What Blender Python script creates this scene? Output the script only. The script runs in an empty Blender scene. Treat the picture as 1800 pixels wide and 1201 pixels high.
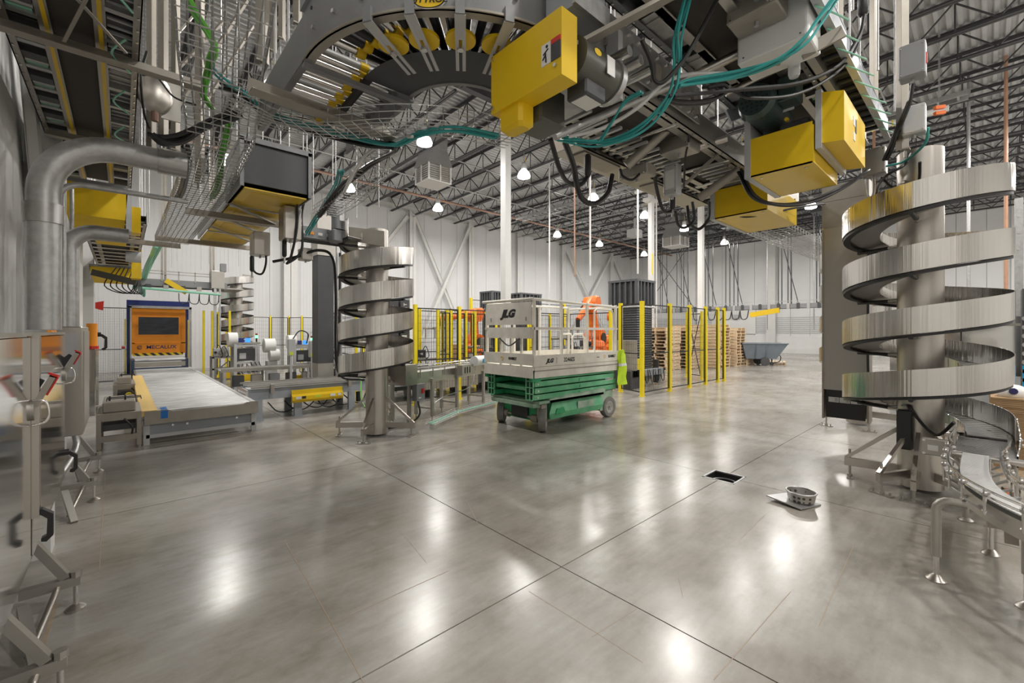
import bpy, math, random
from mathutils import Vector, Matrix
random.seed(7)
PI = math.pi
SC = bpy.context.scene
COL = SC.collection
R = math.radians

# ---------------- camera, light, exposure ----------------
FPX, CX, CY, EYE = 756.0, 900.0, 582.0, 1.62
YAW = math.atan(685/756)
FW = Vector((math.sin(YAW), math.cos(YAW), 0)); RT = Vector((math.cos(YAW), -math.sin(YAW), 0))
cd = bpy.data.cameras.new('camera'); cam = bpy.data.objects.new('camera', cd); COL.objects.link(cam)
cam.location = (0, 0, EYE); cam.rotation_euler = (PI/2, 0, -YAW)
cd.sensor_width = 36; cd.lens = 36*FPX/1800; cd.shift_y = -(600.5-CY)/1800; cd.clip_end = 200; cd.clip_start = .02
SC.camera = cam
w = bpy.data.worlds.new('world'); SC.world = w; w.use_nodes = True
w.node_tree.nodes['Background'].inputs[0].default_value = (1, .98, .95, 1)
w.node_tree.nodes['Background'].inputs[1].default_value = .3
SC.view_settings.view_transform = 'Standard'; SC.view_settings.look = 'None'
SC.view_settings.exposure = 0.0; SC.view_settings.gamma = 1; SC.view_settings.use_curve_mapping = False
cy = SC.cycles
cy.max_bounces = 7; cy.diffuse_bounces = 4; cy.glossy_bounces = 4; cy.transmission_bounces = 4; cy.transparent_max_bounces = 8
cy.caustics_reflective = False; cy.caustics_refractive = False; cy.sample_clamp_indirect = 6; cy.blur_glossy = 1.0
LAMP_W, GLOW_W = 150.0, 46.0
LAMP_X = (2.7, 7.0, 11.3, 15.6, 19.9, 24.2, 29.93); LAMP_Y = (-6.6, -1.9, 5.6, 11.8, 17.8)
LAMP_Z = 7.6

ORD = 'first second third fourth fifth sixth seventh eighth ninth tenth eleventh twelfth thirteenth fourteenth fifteenth sixteenth seventeenth eighteenth nineteenth twentieth twenty-first twenty-second twenty-third twenty-fourth twenty-fifth twenty-sixth'.split()
# ---------------- point helpers: a pixel of the photograph turned into a place in the hall ----------------
def ray(u, v):
    l = (u-CX)/FPX
    return Vector((FW.x+RT.x*l, FW.y+RT.y*l, -(v-CY)/FPX))
def P(u, v, Z):
    d = ray(u, v); return Vector((d.x*Z, d.y*Z, EYE+d.z*Z))
def PH(u, v, z):
    d = ray(u, v); t = (z-EYE)/d.z; return Vector((d.x*t, d.y*t, z))

# ---------------- materials ----------------
def mat(name, col, rough=.5, metal=0.0, var=.1, scale=5.0, stretch=(1, 1, 1), bump=0.0, emit=0.0, alpha=1.0, rvar=.08, dirt=None, trans=0.0, pos=False, detail=4, bscale=None):
    m = bpy.data.materials.new(name); m.use_nodes = True
    nt = m.node_tree; N = nt.nodes; L = nt.links; b = N['Principled BSDF']
    b.inputs['Base Color'].default_value = (*col, 1); b.inputs['Roughness'].default_value = rough
    b.inputs['Metallic'].default_value = metal; b.inputs['Alpha'].default_value = alpha
    if trans: b.inputs['Transmission Weight'].default_value = trans
    if emit:
        b.inputs['Emission Color'].default_value = (*col, 1); b.inputs['Emission Strength'].default_value = emit
        return m
    if pos:
        src = N.new('ShaderNodeNewGeometry').outputs['Position']
    else:
        src = N.new('ShaderNodeTexCoord').outputs['Object']
    mp = N.new('ShaderNodeMapping'); mp.inputs['Scale'].default_value = stretch; L.new(src, mp.inputs[0])
    nz = N.new('ShaderNodeTexNoise'); nz.inputs['Scale'].default_value = scale; nz.inputs['Detail'].default_value = detail
    L.new(mp.outputs[0], nz.inputs['Vector'])
    if var:
        rp = N.new('ShaderNodeValToRGB'); L.new(nz.outputs[0], rp.inputs[0])
        e = rp.color_ramp.elements; e[0].position = .2; e[1].position = .8
        lo = dirt if dirt else tuple(c*(1-var) for c in col); hi = tuple(min(1, c*(1+var)) for c in col)
        e[0].color = (*lo, 1); e[1].color = (*hi, 1); L.new(rp.outputs[0], b.inputs['Base Color'])
    if rvar:
        mr = N.new('ShaderNodeMapRange'); mr.inputs[3].default_value = max(.02, rough-rvar); mr.inputs[4].default_value = min(1, rough+rvar)
        L.new(nz.outputs[0], mr.inputs[0]); L.new(mr.outputs[0], b.inputs['Roughness'])
    if bump:
        s2 = nz.outputs[0]
        if bscale:
            n2 = N.new('ShaderNodeTexNoise'); n2.inputs['Scale'].default_value = bscale; L.new(mp.outputs[0], n2.inputs['Vector']); s2 = n2.outputs[0]
        bp = N.new('ShaderNodeBump'); bp.inputs['Strength'].default_value = bump; bp.inputs['Distance'].default_value = .01
        L.new(s2, bp.inputs['Height']); L.new(bp.outputs[0], b.inputs['Normal'])
    return m

def concrete():
    m = bpy.data.materials.new('polished_concrete'); m.use_nodes = True
    nt = m.node_tree; N = nt.nodes; L = nt.links; b = N['Principled BSDF']
    g = N.new('ShaderNodeNewGeometry')
    def noise(scale, detail=6, rough=.6, dist=0, st=(1, 1, 1)):
        mp = N.new('ShaderNodeMapping'); mp.inputs['Scale'].default_value = st; L.new(g.outputs['Position'], mp.inputs[0])
        n = N.new('ShaderNodeTexNoise'); n.inputs['Scale'].default_value = scale; n.inputs['Detail'].default_value = detail
        n.inputs['Roughness'].default_value = rough; n.inputs['Distortion'].default_value = dist; L.new(mp.outputs[0], n.inputs['Vector']); return n
    def ramp(src, stops):
        r = N.new('ShaderNodeValToRGB'); L.new(src, r.inputs[0]); e = r.color_ramp.elements
        while len(e) < len(stops): e.new(.5)
        for k, (p, c) in enumerate(stops): e[k].position = p; e[k].color = (*c, 1)
        return r
    def mix(kind, f, a, c):
        x = N.new('ShaderNodeMix'); x.data_type = 'RGBA'; x.blend_type = kind; x.inputs[0].default_value = f
        L.new(a, x.inputs[6]); L.new(c, x.inputs[7]); return x.outputs[2]
    big = ramp(noise(.5, 7, .6, 0).outputs[0], [(.15, (.22, .19, .15)), (.42, (.385, .36, .318)), (.58, (.5, .485, .455)), (.9, (.64, .62, .58))])
    mid = ramp(noise(1.9, 9, .64, 0, (1, 1.5, 1)).outputs[0], [(.15, (.46, .42, .36)), (.5, (.88, .87, .855)), (.7, (1, 1, .99)), (1, (1, 1, 1))])
    fine = ramp(noise(34, 5, .7).outputs[0], [(.1, (.88, .88, .88)), (.9, (1, 1, 1))])
    sc = noise(3.5, 3, .5, 0, (1, 7, 1)); scr = ramp(sc.outputs[0], [(.1, (.6, .58, .54)), (.9, (1, 1, 1))])
    c = mix('MULTIPLY', 1, big.outputs[0], mid.outputs[0]); c = mix('MULTIPLY', 1, c, fine.outputs[0]); c = mix('MULTIPLY', .5, c, scr.outputs[0])
    L.new(c, b.inputs['Base Color'])
    mr = N.new('ShaderNodeMapRange'); mr.inputs[1].default_value = .1; mr.inputs[2].default_value = .9
    mr.inputs[3].default_value = .19; mr.inputs[4].default_value = .268
    L.new(noise(1.3, 4, .5, 0).outputs[0], mr.inputs[0]); L.new(mr.outputs[0], b.inputs['Roughness'])
    b.inputs['Specular IOR Level'].default_value = .62
    bp = N.new('ShaderNodeBump'); bp.inputs['Strength'].default_value = .05; bp.inputs['Distance'].default_value = .004
    L.new(noise(7, 5, .6).outputs[0], bp.inputs['Height']); L.new(bp.outputs[0], b.inputs['Normal'])
    return m

def hazard(name, a=(.86, .62, .02), c=(.02, .02, .02)):
    m = mat(name, a, .45, var=0, rvar=0); N = m.node_tree.nodes; L = m.node_tree.links
    g = N.new('ShaderNodeTexCoord'); mp = N.new('ShaderNodeMapping'); mp.inputs['Rotation'].default_value = (0, R(45), 0)
    L.new(g.outputs['Object'], mp.inputs[0])
    wv = N.new('ShaderNodeTexWave'); wv.inputs['Scale'].default_value = 2.2; L.new(mp.outputs[0], wv.inputs[0])
    r = N.new('ShaderNodeValToRGB'); r.color_ramp.interpolation = 'CONSTANT'; r.color_ramp.elements[0].color = (*a, 1)
    r.color_ramp.elements[1].position = .5; r.color_ramp.elements[1].color = (*c, 1)
    L.new(wv.outputs[0], r.inputs[0]); L.new(r.outputs[0], N['Principled BSDF'].inputs['Base Color']); return m

def perforated(name, col, hole, scale=55, metal=.7, stretch=(1, 1, 1)):
    m = mat(name, col, .42, metal, var=0, rvar=0); N = m.node_tree.nodes; L = m.node_tree.links
    g = N.new('ShaderNodeTexCoord'); mp = N.new('ShaderNodeMapping'); mp.inputs['Scale'].default_value = stretch; L.new(g.outputs['Object'], mp.inputs[0])
    v = N.new('ShaderNodeTexVoronoi'); v.inputs['Scale'].default_value = scale; v.inputs['Randomness'].default_value = 0; L.new(mp.outputs[0], v.inputs['Vector'])
    r = N.new('ShaderNodeValToRGB'); r.color_ramp.interpolation = 'CONSTANT'; r.color_ramp.elements[0].color = (*hole, 1)
    r.color_ramp.elements[1].position = .34; r.color_ramp.elements[1].color = (*col, 1)
    L.new(v.outputs['Distance'], r.inputs[0]); L.new(r.outputs[0], N['Principled BSDF'].inputs['Base Color'])
    r2 = N.new('ShaderNodeMath'); r2.operation = 'GREATER_THAN'; r2.inputs[1].default_value = .34; L.new(v.outputs['Distance'], r2.inputs[0])
    r3 = N.new('ShaderNodeMath'); r3.operation = 'MULTIPLY'; r3.inputs[1].default_value = metal; L.new(r2.outputs[0], r3.inputs[0]); L.new(r3.outputs[0], N['Principled BSDF'].inputs['Metallic'])
    return m

M = dict(
    floor=concrete(),
    joint=mat('joint_filler', (.12, .11, .1), .8),
    wall=mat('white_wall_panel', (.74, .745, .75), .5, var=.03, scale=1.5),
    wallL=mat('painted_white_wall', (.66, .655, .64), .6, var=.03, scale=.8),
    white_steel=mat('white_painted_steel', (.74, .735, .72), .45, var=.04),
    deck=mat('grey_roof_deck', (.52, .525, .53), .45, .35, var=.1, scale=2),
    joist=mat('dark_joist_primer', (.05, .05, .053), .55, var=.2),
    stainless=mat('brushed_stainless', (.52, .49, .45), .34, 1.0, var=.03, scale=3, stretch=(3, 3, .1), bump=.05, rvar=.05),
    spiral=mat('spiral_stainless', (.66, .64, .61), .19, 1.0, var=.03, scale=7, stretch=(5, 5, .02), bump=.55, rvar=.05, detail=2),
    satin=mat('satin_stainless', (.44, .42, .385), .42, .85, var=.1, scale=3, bump=.03),
    mirror=mat('polished_stainless', (.72, .71, .69), .09, 1.0, var=.04, scale=2, rvar=.03, bump=.02),
    galv=mat('galvanised_steel', (.5, .5, .5), .38, .8, var=.16, scale=22, rvar=.12),
    zinc=mat('zinc_wire', (.46, .455, .445), .32, .9, var=.08, scale=30),
    tan=mat('mill_steel_channel', (.38, .35, .305), .5, .55, var=.14, scale=6),
    grey=mat('machine_grey_paint', (.27, .275, .285), .42, .15, var=.08, scale=5),
    lgrey=mat('light_grey_paint', (.52, .525, .53), .45, .1, var=.06, scale=5),
    dgrey=mat('charcoal_paint', (.07, .073, .078), .5, .1, var=.15, scale=5),
    blue_grey=mat('blue_grey_paint', (.34, .365, .4), .42, .1, var=.07, scale=5),
    belt=mat('black_rubber_belt', (.05, .044, .038), .75, var=.25, scale=40),
    black=mat('black_plastic', (.018, .018, .019), .42, var=.15),
    cable=mat('black_cable', (.016, .016, .017), .36, var=.1),
    teal=mat('teal_cable', (.045, .36, .35), .4, var=.1, scale=9),
    green_c=mat('green_cable', (.12, .42, .05), .42, var=.1, scale=9),
    mint=mat('mint_cable', (.3, .68, .5), .45, var=.1, scale=9),
    yellow=mat('safety_yellow_paint', (.84, .56, .014), .36, var=.06, scale=4),
    post=mat('fence_post_yellow', (.86, .68, .01), .4, var=.05, scale=4),
    orange=mat('door_orange', (.95, .33, .015), .4, var=.05, scale=3),
    robot=mat('robot_orange', (.82, .17, .02), .38, var=.1, scale=6),
    blue=mat('deep_blue_paint', (.025, .04, .2), .4, var=.1),
    navy=mat('navy_paint', (.03, .05, .1), .45, var=.2, scale=12),
    red=mat('red_plastic', (.62, .03, .02), .35, var=.05),
    green=mat('lift_green_paint', (.04, .36, .15), .45, var=.2, scale=7, dirt=(.025, .25, .1)),
    green_d=mat('dusty_green_paint', (.2, .48, .28), .65, var=.25, scale=4, dirt=(.06, .38, .17)),
    dusty=mat('dusty_chassis_paint', (.42, .47, .4), .8, var=.3, scale=6, dirt=(.16, .36, .22)),
    cream=mat('lift_cream_paint', (.84, .81, .74), .5, var=.1, scale=5, dirt=(.7, .66, .57)),
    tyre=mat('dusty_grey_tyre', (.22, .215, .2), .85, var=.25, scale=9),
    hub=mat('dusty_hub', (.42, .41, .38), .8, var=.2, scale=12),
    white=mat('white_plastic', (.8, .8, .79), .4, var=.03),
    hiviz=mat('high_visibility_fabric', (.62, .9, .03), .7, var=.15, scale=9),
    wood=mat('pallet_wood', (.7, .54, .36), .75, var=.3, scale=7, stretch=(1, 5, 5)),
    board=mat('corrugated_cardboard', (.42, .27, .14), .8, var=.12, scale=5),
    boardedge=mat('stacked_cardboard_edges', (.3, .19, .1), .85, var=.5, scale=6, stretch=(.3, .3, 26)),
    tub=mat('slate_plastic', (.16, .19, .22), .5, var=.1),
    glass=mat('dark_tinted_window', (.03, .035, .045), .12, .3, var=.8, scale=2.5, stretch=(1, 1, 4)),
    clear=mat('clear_plastic', (.85, .87, .86), .12, 0, var=0, alpha=.45, rvar=0),
    lens=mat('lit_lamp_lens', (1, .97, .9), .3, emit=7.0),
    led=mat('green_led', (.1, 1, .35), .3, emit=5.0),
    ledr=mat('red_led_off', (.35, .02, .02), .3),
    screen=mat('blue_screen', (.05, .25, .7), .3, emit=1.2),
    mat_yellow_comb=mat('yellow_comb_plastic', (.82, .58, .2), .6, var=.12, scale=9),
    bluetape=mat('blue_tape', (.02, .2, .62), .6, var=.05),
    rust=mat('rusty_sprinkler_pipe', (.32, .2, .15), .7, .1, var=.25, scale=8),
    copper=mat('copper_conduit', (.5, .28, .18), .5, .3, var=.15),
    roller=mat('roller_galvanised', (.5, .505, .5), .5, .35, var=.45, scale=3.0, stretch=(1, 10, 10), rvar=.1, pos=True, detail=8),
    char=mat('charcoal_plastic', (.1, .105, .115), .5, var=.12),
    chrome=mat('chrome_roller', (.72, .7, .68), .18, 1.0, var=.05),
    motor=mat('dark_green_motor', (.05, .085, .085), .3, .2, var=.15),
    motorg=mat('olive_motor', (.1, .1, .085), .35, .3, var=.15),
    label=mat('white_label', (.78, .78, .76), .5, var=.02),
    ink=mat('black_ink', (.02, .02, .022), .5, var=0, rvar=0),
    inkblue=mat('navy_ink', (.03, .03, .14), .5, var=0, rvar=0),
    lime=mat('lime_label', (.65, .75, .05), .5, var=.02),
    roll=mat('white_film_roll', (.8, .79, .77), .4, var=.03),
    chalk=mat('rusty_chalk_line', (.36, .28, .2), .5, var=.2, scale=9),
    hazard=hazard('hazard_stripes'),
    perf=perforated('perforated_stainless', (.46, .44, .41), (.06, .055, .05), 26, stretch=(1, 1, 1)),
    perfy=perforated('perforated_yellow', (.78, .5, .02), (.06, .045, .01), 32, metal=0),
    slat=mat('chain_slats', (.62, .62, .61), .3, .3, var=.05),
    slatd=mat('steel_chain_slats', (.34, .34, .34), .3, .8, var=.1),
    blueplate=mat('bright_blue', (.0, .3, .6), .5, var=.05),
    dhole=mat('drain_pit', (.05, .05, .05), .5, .4, var=.3),
)

# ---------------- mesh helpers ----------------
class MB:
    def __init__(s): s.v = []; s.f = []
    def add(s, vs, fs):
        n = len(s.v); s.v.extend(tuple(q) for q in vs); s.f.extend(tuple(i+n for i in f) for f in fs); return s
    def box(s, x0, y0, z0, x1, y1, z1):
        if x0 > x1: x0, x1 = x1, x0
        if y0 > y1: y0, y1 = y1, y0
        if z0 > z1: z0, z1 = z1, z0
        return s.add([(x0, y0, z0), (x1, y0, z0), (x1, y1, z0), (x0, y1, z0), (x0, y0, z1), (x1, y0, z1), (x1, y1, z1), (x0, y1, z1)],
                     [(0, 3, 2, 1), (4, 5, 6, 7), (0, 1, 5, 4), (1, 2, 6, 5), (2, 3, 7, 6), (3, 0, 4, 7)])
    def cbox(s, x0, y0, z0, x1, y1, z1, c=.01):     # box with chamfered vertical and top edges
        a = [(x0+c, y0), (x1-c, y0), (x1, y0+c), (x1, y1-c), (x1-c, y1), (x0+c, y1), (x0, y1-c), (x0, y0+c)]
        i = [(x0+2*c, y0+c), (x1-2*c, y0+c), (x1-c, y0+2*c), (x1-c, y1-2*c), (x1-2*c, y1-c), (x0+2*c, y1-c), (x0+c, y1-2*c), (x0+c, y0+2*c)]
        vs = [(p[0], p[1], z0+c) for p in a]+[(p[0], p[1], z1-c) for p in a]+[(p[0], p[1], z0) for p in i]+[(p[0], p[1], z1) for p in i]
        fs = [tuple(range(23, 15, -1)), tuple(range(24, 32))]
        for k in range(8):
            j = (k+1) % 8; fs += [(k, j, 8+j, 8+k), (8+k, 8+j, 24+j, 24+k), (16+k, 16+j, j, k)]
        return s.add(vs, fs)
    def _fr(s, p, q, up):
        p = Vector(p); q = Vector(q); d = (q-p).normalized(); up = Vector(up)
        if abs(d.dot(up)) > .98: up = Vector((1, 0, 0)) if abs(d.x) < .9 else Vector((0, 1, 0))
        a = d.cross(up).normalized(); b = a.cross(d).normalized(); return p, q, a, b
    def beam(s, p, q, w, h, up=(0, 0, 1), off=(0, 0)):
        p, q, a, b = s._fr(p, q, up); o = a*off[0]+b*off[1]; vs = []
        for c in (p, q):
            for i, j in ((-1, -1), (1, -1), (1, 1), (-1, 1)): vs.append(c+o+a*(i*w/2)+b*(j*h/2))
        return s.add(vs, [(0, 1, 2, 3), (7, 6, 5, 4), (0, 4, 5, 1), (1, 5, 6, 2), (2, 6, 7, 3), (3, 7, 4, 0)])
    def chan(s, p, q, w, h, t=.006, up=(0, 0, 1), flip=1):    # C channel: web w wide, flanges h deep
        s.beam(p, q, w, t, up); s.beam(p, q, t, h, up, (w/2-t/2, flip*(h/2))); return s.beam(p, q, t, h, up, (-w/2+t/2, flip*(h/2)))
    def angle(s, p, q, w, t=.006, up=(0, 0, 1), fx=1):
        s.beam(p, q, w, t, up, (fx*w/2, 0)); return s.beam(p, q, t, w, up, (0, w/2))
    def ibeam(s, p, q, w, h, t=.012, up=(0, 0, 1)):
        s.beam(p, q, t, h-2*t, up); s.beam(p, q, w, t, up, (0, h/2-t/2)); return s.beam(p, q, w, t, up, (0, -h/2+t/2))
    def cyl(s, p, q, r, n=12, r2=None, caps=True):
        r2 = r if r2 is None else r2; p, q, a, b = s._fr(p, q, (0, 0, 1)); vs = []
        for c, rr in ((p, r), (q, r2)):
            for k in range(n): t = 2*PI*k/n; vs.append(c+a*(rr*math.cos(t))+b*(rr*math.sin(t)))
        fs = [(k, (k+1) % n, n+(k+1) % n, n+k) for k in range(n)]
        if caps: fs += [tuple(range(n-1, -1, -1)), tuple(range(n, 2*n))]
        return s.add(vs, fs)
    def tube(s, pts, r, n=7, closed=False, caps=True):
        pts = [Vector(p) for p in pts]; m = len(pts); vs = []; pa = None
        for i in range(m):
            if closed: d = pts[(i+1) % m]-pts[i-1]
            else: d = pts[min(i+1, m-1)]-pts[max(i-1, 0)]
            d.normalize()
            if pa is None:
                up = Vector((0, 0, 1)) if abs(d.z) < .9 else Vector((1, 0, 0)); a = d.cross(up).normalized()
            else:
                a = pa-d*pa.dot(d); a.normalize()
            pa = a; b = d.cross(a); rr = r[i] if isinstance(r, (list, tuple)) else r
            for k in range(n): t = 2*PI*k/n; vs.append(pts[i]+a*(rr*math.cos(t))+b*(rr*math.sin(t)))
        fs = []
        for i in range(m if closed else m-1):
            j = (i+1) % m
            for k in range(n): k2 = (k+1) % n; fs.append((i*n+k, i*n+k2, j*n+k2, j*n+k))
        if not closed and caps: fs += [tuple(range(n-1, -1, -1)), tuple(range((m-1)*n, m*n))]
        return s.add(vs, fs)
    def prism(s, poly, o, a, b, h):    # polygon in plane (o; a, b) pushed along a x b by h
        o = Vector(o); a = Vector(a); b = Vector(b); nn = a.cross(b).normalized()*h; k = len(poly)
        vs = [o+a*x+b*y for x, y in poly]; vs += [q+nn for q in vs]
        return s.add(vs, [tuple(range(k-1, -1, -1)), tuple(range(k, 2*k))]+[(i, (i+1) % k, k+(i+1) % k, k+i) for i in range(k)])
    def lathe(s, prof, o, n=24, axis=(0, 0, 1), a0=0, a1=2*PI):
        o = Vector(o); ax = Vector(axis).normalized(); u = Vector((1, 0, 0)) if abs(ax.x) < .9 else Vector((0, 1, 0))
        u = (u-ax*u.dot(ax)).normalized(); w_ = ax.cross(u); full = abs(a1-a0-2*PI) < 1e-6; m = n if full else n+1; vs = []
        for k in range(m):
            t = a0+(a1-a0)*k/n; d = u*math.cos(t)+w_*math.sin(t)
            for r, z in prof: vs.append(o+d*r+ax*z)
        c = len(prof); fs = []
        for k in range(n):
            j = (k+1) % m
            for i in range(c-1): fs.append((k*c+i, j*c+i, j*c+i+1, k*c+i+1))
        return s.add(vs, fs)
    def helix(s, c, r0, r1, z0, th0, th1, pitch, h, n):    # a helicoid slab from radius r0 to r1, h thick
        vs = []
        for k in range(n+1):
            t = th0+(th1-th0)*k/n; z = z0+pitch*(t-th0)/(2*PI)
            for r, dz in ((r0, 0), (r1, 0), (r1, h), (r0, h)): vs.append((c[0]+r*math.cos(t), c[1]+r*math.sin(t), z+dz))
        fs = [(0, 1, 2, 3), (4*n+3, 4*n+2, 4*n+1, 4*n)]
        for k in range(n):
            for i in range(4): fs.append((4*k+i, 4*k+4+i, 4*k+4+(i+1) % 4, 4*k+(i+1) % 4))
        return s.add(vs, fs)
    def sphere(s, c, r, n=12, m=8, sc=(1, 1, 1)):
        prof = [(math.sin(PI*i/m)*r, -math.cos(PI*i/m)*r) for i in range(m+1)]; a = len(s.v); s.lathe(prof, (0, 0, 0), n)
        for i in range(a, len(s.v)): q = s.v[i]; s.v[i] = (c[0]+q[0]*sc[0], c[1]+q[1]*sc[1], c[2]+q[2]*sc[2])
        return s
    def mesh(s, name, m, off=(0, 0, 0), smooth=False):
        me = bpy.data.meshes.new(name); me.from_pydata([(x-off[0], y-off[1], z-off[2]) for x, y, z in s.v], [], s.f)
        me.materials.append(M[m] if isinstance(m, str) else m); me.validate()
        if smooth:
            me.polygons.foreach_set('use_smooth', [True]*len(me.polygons)); me.set_sharp_from_angle(angle=R(smooth if smooth > 1 else 40))
        return me
    def build(s, name, m, parent=None, smooth=False):
        off = parent_loc(parent); o = bpy.data.objects.new(name, s.mesh(name, m, off, smooth)); COL.objects.link(o)
        if parent: o.parent = parent
        return o
    def solo(s, name, m, label, cat, group=None, smooth=False, kind=None):    # a top-level thing that is one mesh, origin at its base
        xs, ys, zs = zip(*s.v); off = ((min(xs)+max(xs))/2, (min(ys)+max(ys))/2, min(zs))
        o = bpy.data.objects.new(name, s.mesh(name, m, off, smooth)); o.location = off; COL.objects.link(o); LOC[o.name] = Vector(off)
        return tag(o, label, cat, group, kind)
LOC = {}
def parent_loc(p):
    v = Vector((0, 0, 0))
    while p: v += Vector(p.location); p = p.parent
    return v
def tag(o, label=None, cat=None, group=None, kind=None):
    if label: o['label'] = label
    if cat: o['category'] = cat
    if group: o['group'] = group
    if kind: o['kind'] = kind
    return o
def thing(name, label, cat, loc=(0, 0, 0), group=None):
    o = bpy.data.objects.new(name, None); o.empty_display_size = .1; o.location = loc; COL.objects.link(o); return tag(o, label, cat, group)
def struct(name, mb, m, parent=None, smooth=False):
    o = mb.build(name, m, parent, smooth)
    if not parent: o['kind'] = 'structure'
    return o
KIDS = {}
def kids(o): return [c for c in o.children]
def copy_tree(o, parent=None, loc=None, rz=None, label=None, group=None):
    c = o.copy(); COL.objects.link(c)
    if parent: c.parent = parent
    if loc is not None: c.location = loc
    if rz is not None: c.rotation_euler = (0, 0, rz)
    if label: c['label'] = label
    if group: c['group'] = group
    for ch in kids(o): copy_tree(ch, c)
    return c
def smooth_path(pts, k=6):     # Catmull-Rom through the points
    p = [Vector(q) for q in pts]; p = [p[0]*2-p[1]]+p+[p[-1]*2-p[-2]]; out = []
    for i in range(1, len(p)-2):
        for j in range(k):
            t = j/k; a, b, c, d = p[i-1], p[i], p[i+1], p[i+2]
            out.append(.5*((2*b)+(c-a)*t+(2*a-5*b+4*c-d)*t*t+(3*b-a-3*c+d)*t**3))
    out.append(p[-2]); return out
def text(body, size, loc, right, up, m, parent, name='lettering', shear=0, sx=1, bold=0):
    cu = bpy.data.curves.new(name, 'FONT'); cu.body = body; cu.size = size; cu.align_x = 'CENTER'; cu.align_y = 'CENTER'; cu.extrude = .0008; cu.shear = shear
    cu.offset = bold; cu.resolution_u = 3
    tmp = bpy.data.objects.new('tmp', cu); COL.objects.link(tmp); me = bpy.data.meshes.new_from_object(tmp.evaluated_get(bpy.context.evaluated_depsgraph_get()))
    bpy.data.objects.remove(tmp); bpy.data.curves.remove(cu); me.materials.clear(); me.materials.append(M[m]); o = bpy.data.objects.new(name, me); COL.objects.link(o)
    r = Vector(right).normalized(); u = Vector(up).normalized(); n = r.cross(u)
    mt = Matrix(((r.x*sx, u.x, n.x, 0), (r.y*sx, u.y, n.y, 0), (r.z*sx, u.z, n.z, 0), (0, 0, 0, 1)))
    o.parent = parent; o.matrix_local = Matrix.Translation(Vector(loc)-parent_loc(parent)) @ mt; return o
# ---------------- the hall ----------------
X0, X1, Y0, Y1, ZW, ZD = -.78, 36.1, -12.0, 22.8, 8.75, 9.25
DX, DY, DH = 4.955, 1.96, .17
fl = struct('floor', MB().box(X0, Y0, -.3, DX-DH, Y1, -.012).box(DX+DH, Y0, -.3, X1, Y1, -.012).box(DX-DH, Y0, -.3, DX+DH, DY-DH, -.012).box(DX-DH, DY+DH, -.3, DX+DH, Y1, -.012), 'joint')
gx = [X0]+[2.235+2.72*k for k in range(0, 13)]; gx = [X0] + [x for x in gx if x > X0+.3 and x < X1-.5] + [X1]
gy = [Y0, -8.2, -4.9, -1.28] + [1.96+3.24*k for k in range(0, 7) if 1.96+3.24*k < Y1-.6] + [Y1]
for i in range(len(gx)-1):
    for j in range(len(gy)-1):
        a, b, c, d = gx[i]+.004, gy[j]+.004, gx[i+1]-.004, gy[j+1]-.004
        if abs(gx[i]-DX) < .05 and abs(gy[j]-DY) < .05: poly = [(DX+DH, b), (c, b), (c, d), (a, d), (a, DY+DH), (DX+DH, DY+DH)]
        elif abs(gx[i+1]-DX) < .05 and abs(gy[j]-DY) < .05: poly = [(a, b), (DX-DH, b), (DX-DH, DY+DH), (c, DY+DH), (c, d), (a, d)]
        elif abs(gx[i]-DX) < .05 and abs(gy[j+1]-DY) < .05: poly = [(a, b), (c, b), (c, d), (DX+DH, d), (DX+DH, DY-DH), (a, DY-DH)]
        elif abs(gx[i+1]-DX) < .05 and abs(gy[j+1]-DY) < .05: poly = [(a, b), (c, b), (c, DY-DH), (DX-DH, DY-DH), (DX-DH, d), (a, d)]
        else: poly = [(a, b), (c, b), (c, d), (a, d)]
        MB().prism(poly, (0, 0, -.0115), (1, 0, 0), (0, 1, 0), .0115).build('slab', 'floor', fl)
for (u0, v0, u1, v1, w_) in ((500, 950, 585, 1100, .006), (585, 1100, 640, 1201, .006), (548, 1112, 790, 1003, .005), (930, 1040, 1060, 1120, .004), (1060, 1120, 1130, 1165, .004), (1040, 1120, 1120, 1070, .003), (1255, 1195, 1390, 1040, .004), (1300, 950, 1345, 905, .003), (175, 1000, 185, 830, .005), (60, 1180, 100, 1060, .02), (1200, 1050, 1192, 1010, .003), (820, 880, 840, 920, .003), (700, 930, 750, 990, .003), (1440, 1100, 1500, 960, .004)):
    a = PH(u0, v0, .0004); b = PH(u1, v1, .0004); MB().beam(a, b, w_, .0006).build('chalk_line', 'chalk', fl)
# walls, each with its panels proud of a dark joint
wb = struct('wall_back', MB().box(X0, Y1+.02, 0, X1, Y1+.12, ZD), 'lgrey')
n = 31; pw = (X1-X0)/n
for k in range(n): MB().cbox(X0+k*pw+.008, Y1-.03, .0, X0+(k+1)*pw-.008, Y1+.02, ZD, .006).build('panel', 'wall', wb)
wr = struct('wall_right', MB().box(X1+.02, Y0, 0, X1+.12, Y1, ZD), 'lgrey')
n = 29; pw = (Y1-Y0)/n
for k in range(n): MB().cbox(X1-.03, Y0+k*pw+.008, 0, X1+.02, Y0+(k+1)*pw-.008, ZD, .006).build('panel', 'wall', wr)
MB().box(X1-.07, Y0, 0, X1-.03, Y1, 1.25).build('lower_panel', 'white', wr)
for k in range(9): MB().box(X1-.055, Y0, 1.45+k*.14, X1-.03, Y1, 1.52+k*.14).build('rail', 'lgrey', wr)
struct('wall_left', MB().box(X0-.12, Y0, 0, X0, Y1, ZD), 'wallL')
struct('wall_front', MB().box(X0, Y0-.12, 0, X1, Y0, ZD), 'wallL')
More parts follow.
